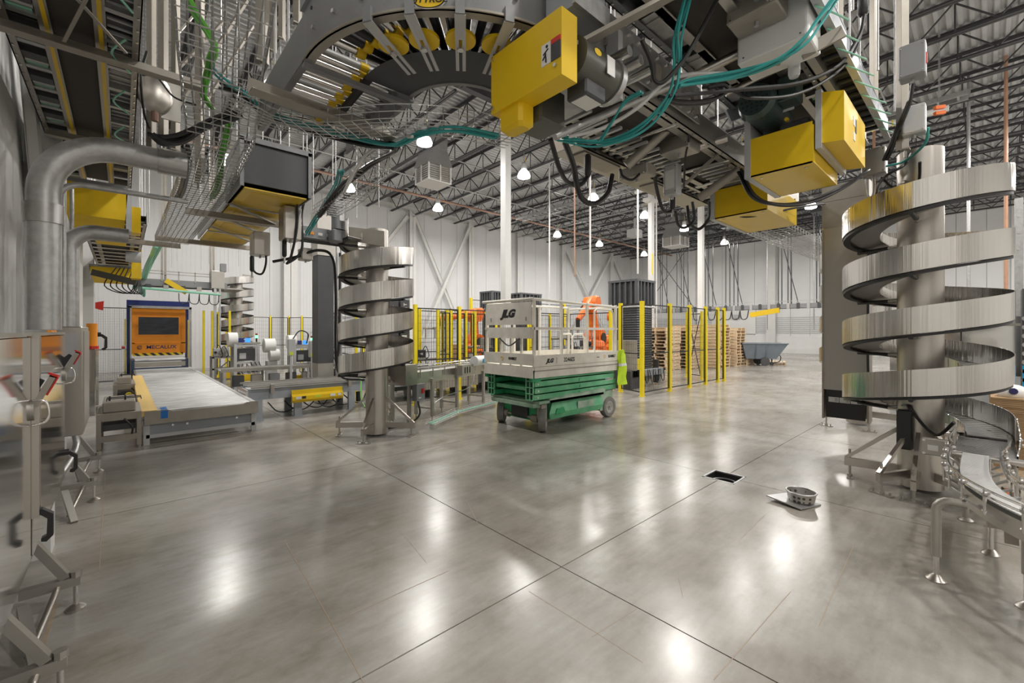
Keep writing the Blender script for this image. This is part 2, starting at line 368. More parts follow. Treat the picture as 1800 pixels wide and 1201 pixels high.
# fine vertical ribs of the panels on the left bay of the back wall
rb = MB()
x = X0+.1
while x < 12.2: rb.box(x, Y1-.036, 0, x+.05, Y1-.03, ZW); x += .15
rb.build('rib', 'wall', wb)['kind'] = 'stuff'
# corrugated roof deck, ribs along x
dk = MB(); vs = []; y = Y0; pr = [(0, 0), (.07, 0), (.1, .06), (.17, .06)]
while y < Y1:
    for dy, dz in pr: vs.append((y+dy, ZD+.02+dz))
    y += .2
m_ = len(vs); dk.v = [(X0, a, b) for a, b in vs]+[(X1, a, b) for a, b in vs]; dk.f = [(i, i+1, m_+i+1, m_+i) for i in range(m_-1)]
struct('ceiling', dk, 'deck')
# girts along the wall tops, wall columns, wall braces
struct('trim_1', MB().chan((X0, Y1-.06, ZW), (X1, Y1-.06, ZW), .3, .1, .01, up=(0, -1, 0)), 'white_steel')
struct('trim_2', MB().chan((X1-.06, Y0, ZW), (X1-.06, Y1, ZW), .3, .1, .01, up=(-1, 0, 0)), 'white_steel')
def wall_col(x, y, w_, d_, name='wall_column', z1=ZW-.1):
    mb = MB(); mb.box(x-w_/2, y-d_, 0, x+w_/2, y-d_+.02, z1); mb.box(x-w_/2, y-.03, 0, x+w_/2, y-.01, z1); mb.box(x-.01, y-d_, 0, x+.01, y, z1)
    return mb
names_back = ['widest white wall column behind the far spiral conveyor', 'white wall column above the three-band spiral', 'white wall column at the right foot of the near X brace', 'white wall column just right of the free-standing column',
              'white wall column left of the far X brace', 'white wall column nearest the corner of the hall']
for (x, w_), lb in zip(((6.0, .6), (12.55, .4), (16.8, .4), (21.1, .4), (25.9, .4), (32.4, .4)), names_back):
    wall_col(x, Y1-.04, w_, .32).solo('wall_column', 'white_steel', lb, 'column', 'white columns along the back wall')
for y, lb in ((16.8, 'white pilaster on the far wall nearest the hall corner'), (10.8, 'white pilaster on the far wall above the slate tub cart'), (4.9, 'white pilaster on the far wall behind the right spiral'), (-1.2, 'white pilaster on the far wall at the picture edge')):
    MB().box(X1-.35, y-.3, 0, X1-.04, y+.3, ZW-.1).solo('wall_pilaster', 'white_steel', lb, 'column', 'pilasters on the far wall')
def brace(a, b, y, lb):
    mb = MB(); mb.chan((a[0], y, a[1]), (b[0], y, b[1]), .22, .08, .012, up=(0, -1, 0)); mb.solo('wall_brace', 'white_steel', lb, 'brace', 'diagonal braces on the back wall')
brace((12.75, 8.3), (16.6, .5), Y1-.25, 'white diagonal wall brace falling to the right in the near X')
brace((16.6, 8.3), (12.75, .5), Y1-.42, 'white diagonal wall brace falling to the left in the near X')
brace((26.1, 8.3), (32.2, .5), Y1-.25, 'white diagonal wall brace falling to the right in the far X')
brace((32.2, 8.3), (26.1, .5), Y1-.42, 'white diagonal wall brace falling to the left in the far X')
brace((12.3, 8.3), (6.3, .5), Y1-.25, 'white diagonal wall brace left of the near X, behind the spiral')
brace((32.6, 8.3), (35.9, 4.0), Y1-.25, 'short white diagonal wall brace next to the hall corner')
# left wall pilasters and white brace
for y0_, y1_, xx, lb in ((4.5, 4.75, -.38, 'white boxed wall end standing behind the nearest steel enclosure'), (6.9, 7.5, -.5, 'white wall pilaster behind the two big conduits'),
                         (10.6, 11.4, -.55, 'white wall pilaster beyond the second conduit'), (15.5, 16.4, -.55, 'white wall pilaster beside the mesh door')):
    MB().box(X0, y0_, 0, xx, y1_, .43 if y0_ < 5 else ZW).solo('wall_pilaster', 'wallL', lb, 'column', 'pilasters on the left wall')
mb = MB(); mb.chan((X0+.06, 5.0, 6.0), (X0+.06, 8.4, 1.0), .25, .08, .012, up=(1, 0, 0)); mb.solo('wall_brace', 'wallL', 'white diagonal brace flat on the left wall', 'brace')
# free-standing columns
for x, y, lb, s in ((8.8, 10, 'white free-standing square column rising behind the scissor lift', .23), (22.35, 10, 'slim white free-standing column rising behind the pallet stacks', .25)):
    t = thing('steel_column', lb, 'column', (x, y, 0), 'free-standing columns'); MB().box(x-s/2, y-s/2, .02, x+s/2, y+s/2, 8.5).build('shaft', 'white_steel', t)
    MB().box(x-.2, y-.2, 0, x+.2, y+.2, .02).build('base_plate', 'white_steel', t); MB().box(x-.2, y-.2, 8.5, x+.2, y+.2, 8.53).build('cap_plate', 'white_steel', t)
t = thing('steel_column', 'white free-standing column with pipes strapped on and a yellow tag', 'column', (17.4, 10, 0), 'free-standing columns')
MB().box(17.3, 9.9, .02, 17.5, 10.1, 8.5).build('shaft', 'white_steel', t); MB().box(17.2, 9.8, 0, 17.6, 10.2, .02).build('base_plate', 'white_steel', t)
MB().box(16.95, 9.8, 7.3, 17.6, 10.15, 7.45).build('bracket', 'white_steel', t)
for dx in (-.2, .17): MB().cyl((17.4+dx, 9.85, .02), (17.4+dx, 9.85, 8.5), .035).build('riser_pipe', 'white_steel', t, True)
MB().box(17.14, 9.8, 4.1, 17.22, 9.82, 5.0).build('tag', 'post', t)
# girders on the column line and joists
for a, b, lb in ((X0, 8.8, 'dark roof girder over the left of the hall'), (8.8, 17.4, 'dark roof girder between the first two free columns'), (17.4, 22.35, 'dark roof girder between the second and third free columns'), (22.35, X1, 'dark roof girder from the third column to the far wall')):
    MB().ibeam((a+.01, 10, 8.75), (b-.01, 10, 8.75), .2, .44).solo('roof_girder', 'joist', lb, 'girder', 'roof girders')
def joist(y0, y1, z0=8.42, z1=9.22):
    t = thing('roof_joist', 'dark open-web steel joist carrying the corrugated roof deck', 'joist', (0, y0, 0), 'open-web roof joists')
    for z, nm, s in ((z1-.03, 'top_chord', -1), (z0+.03, 'bottom_chord', 1)):
        mb = MB()
        for dx in (-.045, .045): mb.beam((dx, y0, z), (dx, y1, z), .065, .014, off=(0, -s*.03)); mb.beam((dx*.4, y0, z), (dx*.4, y1, z), .012, .075)
        mb.build(nm, 'joist', t)
    k = max(2, round((y1-y0)/1.35)); st = (y1-y0)/k; pts = []
    for i in range(k): pts += [(0, y0+i*st+.02, z1-.05), (0, y0+(i+.5)*st, z0+.05)]
    pts.append((0, y1-.02, z1-.05)); mb = MB()
    for p, q in zip(pts, pts[1:]): mb.cyl(p, q, .022, 5)
    mb.build('web', 'joist', t); h0 = None
    for i in range(1, k):
        if h0 is None: h0 = MB().cyl((0, y0+i*st, z1-.05), (0, y0+i*st, z0+.05), .018, 5).build('upright_web', 'joist', t)
        else: c = h0.copy(); COL.objects.link(c); c.parent = t; c.location = (0, (i-1)*st, 0)
    return t
for y0, y1 in ((-2.2, 9.9), (10.1, Y1-.1)):
    pj = joist(y0, y1); bay = 'near' if y0 < 0 else 'far'
    for k in range(26):
        lb = 'dark open-web roof joist of the %s bay, %s from the left wall' % (bay, ORD[k])
        if k == 0: pj.location.x = -.166; pj['label'] = lb
        else: copy_tree(pj, loc=(-.166+1.4333*k, pj.location.y, 0), label=lb)
for y, lb in ((2.0, 'thin bridging rod across the joists over the overhead conveyors'), (6.0, 'thin bridging rod across the joists in front of the column line'), (14.2, 'thin bridging rod across the joists behind the column line'), (18.6, 'thin bridging rod across the joists nearest the back wall')):
    MB().box(X0+.1, y, 8.42, X1-.1, y+.04, 8.455).solo('bridging_angle', 'galv', lb, 'steel angle', 'joist bridging')
# pipes and cable ladders under the joists
def pipe(lb, m, pts, r, grp='pipes under the roof', name='ceiling_pipe', cat='pipe'): MB().tube(pts, r, 8).solo(name, m, lb, cat, grp, True)
pipe('long rust-streaked sprinkler pipe near the back wall', 'rust', [(1, 18.2, 8.1), (35, 18.2, 8.1)], .06)
pipe('galvanised conduit run below the joists nearer than the rusty pipe', 'galv', [(1, 16.4, 8.2), (35, 16.4, 8.2)], .03)
pipe('white pipe with yellow bands high on the right', 'white_steel', [(14.5, .6, 6.9), (14.5, 9, 6.9)], .07)
for k, x in enumerate((12.6, 20.9, 27.2)):
    pipe(('slim galvanised conduit crossing toward the back wall left of centre', 'slim galvanised conduit crossing toward the back wall in mid-hall', 'slim galvanised conduit crossing toward the back wall far off')[k], 'galv', [(x, 2, 8.3), (x, 22.5, 8.3)], .025)
for y in (1.6, 2.0, 5): MB().tube([(14.5+.075*math.cos(a), y+.0, 6.9+.075*math.sin(a)) for a in [2*PI*i/12 for i in range(12)]], .012, 5, True).solo('pipe_band', 'post', {1.6: 'yellow band on the high white pipe, at its right end', 2.0: 'yellow band on the high white pipe, second from its right end', 5: 'yellow band at the middle of the high white pipe'}[y], 'pipe band')
def ladder(lb, x, y0, y1, z, w_=.5, m='galv', zh=9.28):
    t = thing('cable_ladder', lb, 'cable tray', (x, y0, z), 'cable ladders under the roof')
    for s in (-1, 1): MB().box(x+s*w_/2-.015, y0, z, x+s*w_/2+.015, y1, z+.12).build('rail', m, t)
    y = y0+.15
    p0 = MB().box(x-w_/2, y, z+.02, x+w_/2, y+.04, z+.05).build('rung', m, t)
    while y < y1-.5:
        y += .35; c = p0.copy(); COL.objects.link(c); c.parent = t; c.location = (0, y-(y0+.15), 0)
    y = y0+.5
    while y < y1:
        for s in (-1, 1): MB().cyl((x+s*(w_/2+.03), y, z), (x+s*(w_/2+.03), y, zh), .008, 5).build('hanger_rod', m, t)
        y += 3
ladder('pale cable ladder crossing above the lamps behind the scissor lift', 16.4, 8.6, 17.5, 7.75)
ladder('cable ladder high on the right above the white banded pipe', 15.2, .3, 9.2, 7.3, .35)
# high-bay lamps
def lamp():
    t = thing('high_bay_lamp', 'glass-domed high-bay lamp hanging lit from the roof joists', 'lamp', (0, 0, LAMP_Z), 'high-bay lamps')
    MB().lathe([(0, .0), (.16, .0), (.235, .02), (.245, .08), (.2, .2), (.12, .3), (.09, .33), (0, .33)], (0, 0, LAMP_Z-.17), 20).build('dome', 'lens', t, True)
    MB().lathe([(0, .16), (.1, .16), (.11, .2), (.11, .36), (.06, .42), (0, .42)], (0, 0, LAMP_Z), 16).build('ballast_housing', 'lgrey', t, 30)
    MB().cyl((0, 0, LAMP_Z+.42), (0, 0, 8.5), .012, 6).build('hanger', 'galv', t)
    MB().tube([(.05, 0, LAMP_Z+.4), (.12, .03, LAMP_Z+.52), (.05, 0, LAMP_Z+.65)], .01, 5).build('cord', 'post', t)
    ld = bpy.data.lights.new('lamp_light', 'AREA'); ld.shape = 'DISK'; ld.size = .42; ld.energy = LAMP_W; ld.color = (1, .965, .92)
    lo = bpy.data.objects.new('lamp_light', ld); COL.objects.link(lo); lo.parent = t; lo.location = (0, 0, -.19)
    ld = bpy.data.lights.new('dome_glow', 'POINT'); ld.energy = GLOW_W; ld.color = (1, .965, .92); ld.shadow_soft_size = .12
    lo = bpy.data.objects.new('dome_glow', ld); COL.objects.link(lo); lo.parent = t; lo.location = (0, 0, -.36)
    return t
LAMP_LB = {(7.0, 11.8): 'glowing high-bay lamp in front of the boxy air diffuser, nearest of all', (7.0, 17.8): 'leftmost glowing high-bay lamp above the three-band spiral', (11.3, 17.8): 'glowing high-bay lamp just left of the white column, by the rusty pipe',
           (11.3, 11.8): 'glowing high-bay lamp just right of the white column', (19.9, 17.8): 'glowing high-bay lamp over the orange robots, between wall and cable ladder', (24.2, 17.8): 'small glowing high-bay lamp above the dark tower, left one',
           (15.6, 11.8): 'glowing high-bay lamp beneath the big cable loop', (19.9, 11.8): 'glowing high-bay lamp just left of the pipe-strapped column', (24.2, 11.8): 'glowing high-bay lamp under the double black cable loop', (29.93, 11.8): 'glowing high-bay lamp right of the slim column below the yellow drive',
           (29.93, 17.8): 'farthest glowing high-bay lamp near the hall corner', (15.6, 17.8): 'high-bay lamp hidden mostly behind the white column'}
lp = lamp(); first = True
for x in LAMP_X:
    for y in LAMP_Y:
        if first: lp.location = (x, y, LAMP_Z); first = False
        else: copy_tree(lp, loc=(x, y, LAMP_Z), label=LAMP_LB.get((x, y)))
# air diffusers
def diffuser(x, y, lb, s=.5):
    t = thing('air_diffuser', lb, 'air vent', (x, y, 7.2), 'hanging air diffusers'); z = 7.2
    MB().box(x-s, y-s, z, x+s, y+s, z+.03).build('bottom_plate', 'white_steel', t)
    for sx, sy in ((-1, -1), (-1, 1), (1, -1), (1, 1)): MB().box(x+sx*s-sx*.05, y+sy*s-sy*.05, z+.03, x+sx*s, y+sy*s, z+.62).build('corner_post', 'white_steel', t)
    MB().box(x-s+.06, y-s+.06, z+.03, x+s-.06, y+s-.06, z+.62).build('core', 'tan', t)
    p = None
    for k in range(7):
        mb = MB(); zz = z+.07+k*.08
        mb.tube([(x-s+.02, y-s+.02, zz), (x+s-.02, y-s+.02, zz), (x+s-.02, y+s-.02, zz), (x-s+.02, y+s-.02, zz)], .018, 4, True); mb.build('louvre', 'lgrey', t)
    for sx, sy in ((0, -1), (-1, 0)): MB().box(x+sx*s-.03 if sx else x-.02, y+sy*s-.03 if sy else y-.02, z+.03, x+sx*s if sx else x+.02, y+sy*s if sy else y+.02, z+.62).build('mullion', 'white_steel', t)
    mb = MB(); a, b = s+.03, s*.78
    mb.add([(x-a, y-a, z+.62), (x+a, y-a, z+.62), (x+a, y+a, z+.62), (x-a, y+a, z+.62), (x-b, y-b, z+1.25), (x+b, y-b, z+1.25), (x+b, y+b, z+1.25), (x-b, y+b, z+1.25)], [(0, 1, 5, 4), (1, 2, 6, 5), (2, 3, 7, 6), (3, 0, 4, 7), (0, 3, 2, 1), (4, 5, 6, 7)])
    mb.box(x-b, y-b, z+1.25, x+b, y+b, 9.24); mb.build('duct', 'galv', t)
diffuser(8.8, 14.2, 'boxy louvred air diffuser hanging left of the white column'); diffuser(27.3, 13.9, 'boxy louvred air diffuser far off above the pallet stacks', .62)
MB().box(23.2, 14.4, 7.45, 24.0, 15, 7.9).box(23.5, 14.6, 7.9, 23.6, 14.7, 9.28).solo('junction_box', 'lgrey', 'small pale box hanging under the far joists beside a lamp', 'box')
# overhead air ducts
for a, lb in (((1.6, 4.6, 5.9, 3.4, 5.4, 6.5), 'flat-bottomed brown-grey duct above the curved roller conveyor'), ((.6, 4.9, 5.9, 1.55, 5.7, 6.5), 'flat-bottomed duct end above the wire basket trays')):
    t = thing('air_duct', lb, 'duct', (a[0], a[1], a[2]), 'flat overhead ducts'); MB().box(*a).build('duct_body', 'tan', t)
    MB().box(a[0], a[1]-.02, a[2]-.01, a[3], a[1]+.02, a[2]+.12).build('flange', 'lgrey', t)
# drain and strainer
t = thing('floor_drain', 'open square floor drain with its cover off, beyond the joint crossing', 'drain', (DX, DY, -.2))
mb = MB()
for a in ((-DH, -DH, DH, -DH+.02), (-DH, DH-.02, DH, DH), (-DH, -DH, -DH+.02, DH), (DH-.02, -DH, DH, DH)): mb.box(DX+a[0], DY+a[1], -.011, DX+a[2], DY+a[3], .003)
mb.build('frame', 'galv', t)
mb = MB().box(DX-DH+.001, DY-DH+.001, -.2, DX+DH-.001, DY+DH-.001, -.19)
for a in ((-DH+.001, -DH+.001, DH-.001, -DH+.01), (-DH+.001, DH-.01, DH-.001, DH-.001), (-DH+.001, -DH+.01, -DH+.01, DH-.01), (DH-.01, -DH+.01, DH-.001, DH-.01)): mb.box(DX+a[0], DY+a[1], -.19, DX+a[2], DY+a[3], -.012)
mb.build('pit', 'dhole', t)
MB().lathe([(.11, 0), (.13, 0), (.13, .008), (.11, .008), (.11, 0)], (DX, DY, -.06), 24).build('ring', 'galv', t, True)
t = thing('drain_basket', 'perforated round drain basket lying on its square cover plate', 'drain basket', (4.7, 1.2, 0))
MB().add([(4.58, 1.42, .035), (4.52, 1.12, .012), (4.8, 1.03, .0), (4.88, 1.3, .02), (4.58, 1.42, .045), (4.52, 1.12, .022), (4.8, 1.03, .012), (4.88, 1.3, .03)], [(3, 2, 1, 0), (4, 5, 6, 7), (0, 1, 5, 4), (1, 2, 6, 5), (2, 3, 7, 6), (3, 0, 4, 7)]).build('cover_plate', 'galv', t)
MB().lathe([(.105, .03), (.118, .11)], (4.73, 1.17, 0), 28).build('mesh_wall', 'perf', t, True); MB().lathe([(0, .031), (.105, .031)], (4.73, 1.17, 0), 24).build('bottom', 'galv', t)
MB().tube([(4.73+.12*math.cos(a), 1.17+.12*math.sin(a), .112) for a in [2*PI*i/28 for i in range(28)]], .007, 6, True).build('rim', 'zinc', t, True)
MB().lathe([(0, .06), (.03, .058), (.045, .045), (.045, .032)], (4.73, 1.17, 0), 16).build('plug', 'label', t, True)
# ---------------- spiral conveyors ----------------
def foot_plate(t, x, y, z0, z1, a=0, l=.2):
    rod = MB().cyl((x, y, .012), (x, y, z1), .012, 8).build('levelling_rod', 'satin', t)
    mb = MB(); c, s = math.cos(a), math.sin(a); mb.beam((x-c*l/2, y-s*l/2, .006), (x+c*l/2, y+s*l/2, .006), .06, .011)
    mb.cyl((x, y, .011), (x, y, .035), .024, 6)
    for q in (-.38, .38): mb.cyl((x+c*l*q, y+s*l*q, .011), (x+c*l*q, y+s*l*q, .04), .009, 6)
    mb.build('foot_plate', 'satin', t)
def spiral(cx, cy_, label, r, zlow, pitch, turns, ztop, thend, r_in=.3, col=.17, band=.26, arms=(0, 60, 120, 180, 240, 300), base_z=.16, slats=26, grp='spiral conveyors', inner_low=True, base=True):
    t = thing('spiral_conveyor', label, 'spiral conveyor', (cx, cy_, 0), grp)
    th1 = thend; th0 = thend-turns*2*PI; n = int(turns*40)
    MB().cyl((cx, cy_, .03), (cx, cy_, ztop), col, 40).build('column', 'stainless', t, 40)
    MB().helix((cx, cy_), r-.006, r, zlow, th0, th1, pitch, band, n).build('outer_guard', 'spiral', t, 40)
    MB().helix((cx, cy_), r_in, r-.006, zlow+.0, th0, th1, pitch, .008, n).build('track_bed', 'satin', t, 40)
    MB().helix((cx, cy_), r_in-.006, r_in, zlow, th0, th1, pitch, .1, n).build('inner_guard', 'spiral', t, 40)
    MB().helix((cx, cy_), r-.07, r-.012, zlow-.03, th0+.02, th1-.02, pitch, .025, n).build('chain_guide', 'black', t, 40)
    # slats
    ns = int(turns*slats)
    if slats:
        for k in range(ns):
            a = th1-2*PI*turns*(k+.5)/ns; zz = zlow+pitch*(a-th0)/(2*PI)+.03; da = 2*PI*turns/ns*.42
            mb = MB(); q = []
            for rr, tt in ((r_in+.01, a-da), (r-.015, a-da), (r-.015, a+da), (r_in+.01, a+da)): q.append((cx+rr*math.cos(tt), cy_+rr*math.sin(tt), zz+pitch*(tt-a)/(2*PI)))
            mb.add(q+[(x, y, z+.012) for x, y, z in q], [(3, 2, 1, 0), (4, 5, 6, 7), (0, 1, 5, 4), (1, 2, 6, 5), (2, 3, 7, 6), (3, 0, 4, 7)]); mb.build('slat', 'slatd', t)
    # support arms each third of a turn
    k = 0; a = th0+.5
    while a < th1:
        z = zlow+pitch*(a-th0)/(2*PI)-.035; c, s = math.cos(a), math.sin(a)
        ar = MB().cyl((cx+col*c*.95, cy_+col*s*.95, z), (cx+(col+.12)*c, cy_+(col+.12)*s, z), .026, 10).build('arm_socket', 'stainless', t, True)
        MB().cyl((cx+(col+.12)*c, cy_+(col+.12)*s, z), (cx+(r+.01)*c, cy_+(r+.01)*s, z), .019, 10).build('support_arm', 'black', ar, True)
        a += 2*PI/3
    if base:
        for d in arms:
            a = R(d); c, s = math.cos(a), math.sin(a); L_ = .62
            mb = MB(); o = (cx+c*col*.95, cy_+s*col*.95, 0)
            mb.beam((o[0], o[1], base_z), (cx+c*L_, cy_+s*L_, base_z), .04, .085); mb.build('outrigger', 'stainless', t)
            MB().beam((o[0], o[1], base_z+.42), (cx+c*L_*.98, cy_+s*L_*.98, base_z+.04), .035, .035).build('brace', 'stainless', t)
            foot_plate(t, cx+c*(L_-.05), cy_+s*(L_-.05), 0, base_z+.14, a+PI/2, .2)
    return t
# left spiral in front of the robots
SL = (2.96, 6.42)
tl = spiral(SL[0], SL[1], 'tall stainless spiral conveyor between roller conveyor and scissor lift', .565, .775, .494, 4.5, 3.2, R(200), arms=(144, 226, 308, 44), slats=0)
text('E-1', .06, (3.2, 6.42-.026, .16), (1, 0, 0), (0, 0, 1), 'ink', tl)
# right spiral by the slatted chain conveyor
SR = (6.09, .46)
tr = spiral(SR[0], SR[1], 'nearest and largest stainless spiral conveyor on the right', .64, .57, .585, 4.0, 3.46, R(270), r_in=.32, col=.18, arms=(20, 100, 155, 180, 225, 300), base_z=.17, slats=64, band=.25)
m_ = MB().cbox(5.855, .50, .42, 5.93, .62, .82, .01); m_.build('drive_cover', 'black', tr)
# control box on the right spiral's column
t = thing('junction_box', 'small steel junction box bolted to the right spiral column', 'electrical box', (5.6, .16, .83))
q = P(1640, 786, 3.98)
MB().cbox(q.x-.02, q.y-.11, q.z-.075, q.x+.05, q.y+.08, q.z+.075, .006).build('box', 'satin', t); MB().box(q.x-.023, q.y-.035, q.z-.03, q.x-.02, q.y+.035, q.z+.02).build('nameplate', 'label', t)
for dy in (-.09, .06):
    for dz in (-.06, .06): MB().cyl((q.x-.028, q.y+dy, q.z+dz), (q.x-.018, q.y+dy, q.z+dz), .012, 8).build('screw', 'chrome', t)
# far small spiral and its top conveyor
tf = spiral(3.12, 18.6, 'far stainless spiral conveyor beside the orange portal, narrow and grey', .56, .95, .50, 5.2, 3.6, R(60), col=.2, band=.24, slats=0, arms=(30, 150, 270))
# second far spiral hidden behind the right one, only its base shows
t = thing('spiral_conveyor', 'spiral base standing behind the nearest right spiral', 'spiral conveyor', (9.5, 1.5, 0), 'spiral conveyors')
MB().cyl((9.5, 1.5, .03), (9.5, 1.5, 3.4), .17, 32).build('column', 'stainless', t, 40)
MB().helix((9.5, 1.5), .55, .556, .9, 0, 8*PI, .55, .25, 160).build('outer_guard', 'spiral', t, 40)
MB().helix((9.5, 1.5), .3, .55, .9, 0, 8*PI, .55, .01, 160).build('track_bed', 'satin', t, 40)
for d in (150, 200, 260):
    a = R(d); MB().beam((9.5+.16*math.cos(a), 1.5+.16*math.sin(a), .2), (9.5+.72*math.cos(a), 1.5+.72*math.sin(a), .2), .05, .1).build('outrigger', 'stainless', t)
    foot_plate(t, 9.5+.68*math.cos(a), 1.5+.68*math.sin(a), 0, .3, a+PI/2)
# ---- lower exit track of the right spiral, heading toward the viewer ----
t = thing('exit_track', 'steel slat track leaving the bottom of the right spiral', 'conveyor', (5.7, 0, .4))
pts = [(6.09, -.19), (5.85, -.195), (5.6, -.195), (5.42, -.185), (5.28, -.17)]
mb = MB(); vs = []
for i, (x, y) in enumerate(pts):
    zt = .82-.05*i; vs += [(x, y, .53), (x, y, zt), (x, y+.008, zt), (x, y+.008, .53)]
fs = []
for i in range(len(pts)-1):
    for k in range(4): fs.append((4*i+k, 4*i+4+k, 4*i+4+(k+1) % 4, 4*i+(k+1) % 4))
mb.add(vs, fs); mb.build('outer_guard', 'spiral', t)
MB().box(5.3, .19, .46, 5.88, .198, .72).build('inner_guard', 'tan', t)
MB().box(5.28, -.18, .54, 6.05, .19, .55).build('track_bed', 'satin', t)
for k in range(20): MB().box(5.3+k*.037, -.17, .585, 5.327+k*.037, .185, .597).build('slat', 'slatd', t)
for x in (5.35, 5.6, 5.85): MB().cyl((x, -.2, .66), (x, -.215, .66), .014, 8).build('bolt', 'chrome', t)
MB().cyl((5.26, -.2, .575), (5.26, .2, .575), .028, 16).build('end_roller', 'chrome', t, True)
for y in (-.15, .12): MB().cyl((5.34, y, .02), (5.34, y, .54), .02, 10).build('leg', 'satin', t, True); MB().lathe([(0, .03), (.03, .025), (.05, .008), (.05, 0), (0, 0)], (5.34, y, 0), 14).build('foot', 'satin', t, True)
# ---- white slatted chain conveyor, curving ----
t = thing('chain_conveyor', 'curving white-slatted chain conveyor at the right picture edge', 'conveyor', (4.2, 0, .4))
CV = smooth_path([(5.22, .06, .60), (4.85, .062, .60), (4.5, .055, .6), (4.2, .02, .6), (3.95, -.06, .6), (3.7, -.2, .6), (3.45, -.42, .6), (3.2, -.7, .6)], 7)
def side(path, off, dz=0):
    out = []
    for i, p in enumerate(path):
        d = (path[min(i+1, len(path)-1)]-path[max(i-1, 0)]).normalized(); nrm = Vector((d.y, -d.x, 0)); out.append(p+nrm*off+Vector((0, 0, dz)))
    return out
def ribbon(mb, A, B, h):
    n = len(A); vs = []
    for a, b in zip(A, B): vs += [a, b, b+Vector((0, 0, h)), a+Vector((0, 0, h))]
    fs = [(0, 1, 2, 3), (4*n-1, 4*n-2, 4*n-3, 4*n-4)]
    for i in range(n-1):
        for k in range(4): fs.append((4*i+k, 4*i+4+k, 4*i+4+(k+1) % 4, 4*i+(k+1) % 4))
    return mb.add(vs, fs)
for s in (1, -1): ribbon(MB(), side(CV, s*.078, -.13), side(CV, s*.084, -.13), .105).build('side_plate', 'stainless', t, 40)
ribbon(MB(), side(CV, -.078, -.05), side(CV, .078, -.05), .008).build('track_bed', 'satin', t)
L_ = [0]
for a, b in zip(CV, CV[1:]): L_.append(L_[-1]+(b-a).length)
def at(path, Ls, s):
    for i in range(len(Ls)-1):
        if Ls[i+1] >= s: f_ = (s-Ls[i])/(Ls[i+1]-Ls[i]); return path[i].lerp(path[i+1], f_), (path[i+1]-path[i]).normalized()
    return path[-1], (path[-1]-path[-2]).normalized()
s_ = .012
while s_ < L_[-1]:
    p, d = at(CV, L_, s_); MB().beam(p-Vector((d.y, -d.x, 0))*.074, p+Vector((d.y, -d.x, 0))*.074, .022, .008).build('slat', 'slat', t); s_ += .0255
for s in (1, -1):      # guide rails on brackets
    for dz in (.05, .085): MB().tube(side(CV, s*.135, dz), .007, 8).build('guide_rail', 'chrome', t, True)
    for k in range(2, len(CV)-2, 5):
        a = side(CV, s*.084, -.08)[k]; b = side(CV, s*.16, -.03)[k]; c = side(CV, s*.16, .07)[k]; e = side(CV, s*.137, .07)[k]
        br = MB().beam(a, b, .035, .012).build('bracket', 'galv', t); MB().cyl(b-Vector((0, 0, .02)), c+Vector((0, 0, .03)), .008, 8).build('clamp_rod', 'chrome', br); MB().sphere(c, .017, 10, 6).build('clamp_knob', 'zinc', br, True); MB().cyl(c, e, .007, 8).build('rail_pin', 'chrome', br)
for dz in (-.20, -.24): MB().tube(side(CV, -.2, dz), .005, 6).build('tray_wire', 'zinc', t, True)
ribbon(MB(), side(CV, -.19, -.26), side(CV, -.13, -.26), .01).build('cable_channel', 'galv', t)
MB().tube(side(CV, -.165, -.24), .011, 6).build('orange_cable', 'robot', t, True); MB().tube(side(CV, -.145, -.235), .009, 6).build('black_hose', 'cable', t, True)
for k in range(4, len(CV)-2, 7):
    a = side(CV, -.085, -.16)[k]; c = side(CV, -.09, -.3)[k]; MB().beam(a, c, .06, .02).build('drop_plate', 'tan', t)
q_ = side(CV, -.12, -.01)[30]; MB().beam(q_-Vector((.03, 0, 0)), q_+Vector((.05, -.02, 0)), .06, .008).build('sensor_plate', 'label', t); MB().beam(q_-Vector((.015, 0, -.005)), q_+Vector((.035, -.012, .005)), .03, .002).build('sensor_window', 'ink', t)
MB().tube(smooth_path([side(CV, -.1, -.1)[18], side(CV, -.13, -.2)[19], side(CV, -.12, -.26)[22], side(CV, -.15, -.2)[26]], 5), .006, 6).build('air_hose', 'lime', t, True)
def bent_leg(t, x, y, h, dx=0, dy=-.16):
    pts = [(x, y, .16), (x, y, h-.07)]+[(x+dx*(1-math.cos(a))*.5, y+dy*(1-math.cos(a))*.5, h-.07+.07*math.sin(a)) for a in (R(22), R(45), R(68), R(90))]+[(x+dx, y+dy, h)]
    MB().tube(pts, .025, 14).build('leg', 'satin', t, True); MB().cyl((x, y, .02), (x, y, .18), .014, 12).build('leg_extension', 'chrome', t, True)
    MB().lathe([(0, .045), (.02, .04), (.04, .018), (.052, .008), (.052, 0), (0, 0)], (x, y, 0), 20).build('foot', 'stainless', t, True)
bent_leg(t, 3.92, .22, .53, -.0, -.14)
for x, y in ((3.91, -.16), (4.66, -.02), (3.3, -.75)):
    MB().cyl((x, y, .2), (x, y, .5), .024, 14).build('leg', 'satin', t, True); MB().cyl((x, y, .02), (x, y, .2), .016, 12).build('leg_extension', 'chrome', t, True); MB().lathe([(0, .045), (.02, .04), (.05, .008), (.05, 0), (0, 0)], (x, y, 0), 18).build('foot', 'stainless', t, True)
for y in (-.13, .21):
    MB().tube(smooth_path([(5.75, y*.95, .70), (5.5, y, .70), (5.25, y*.95+.01, .69), (5.0, y*.75+.02, .68)], 4), .012, 8).build('guide_rail', 'chrome', t, True)
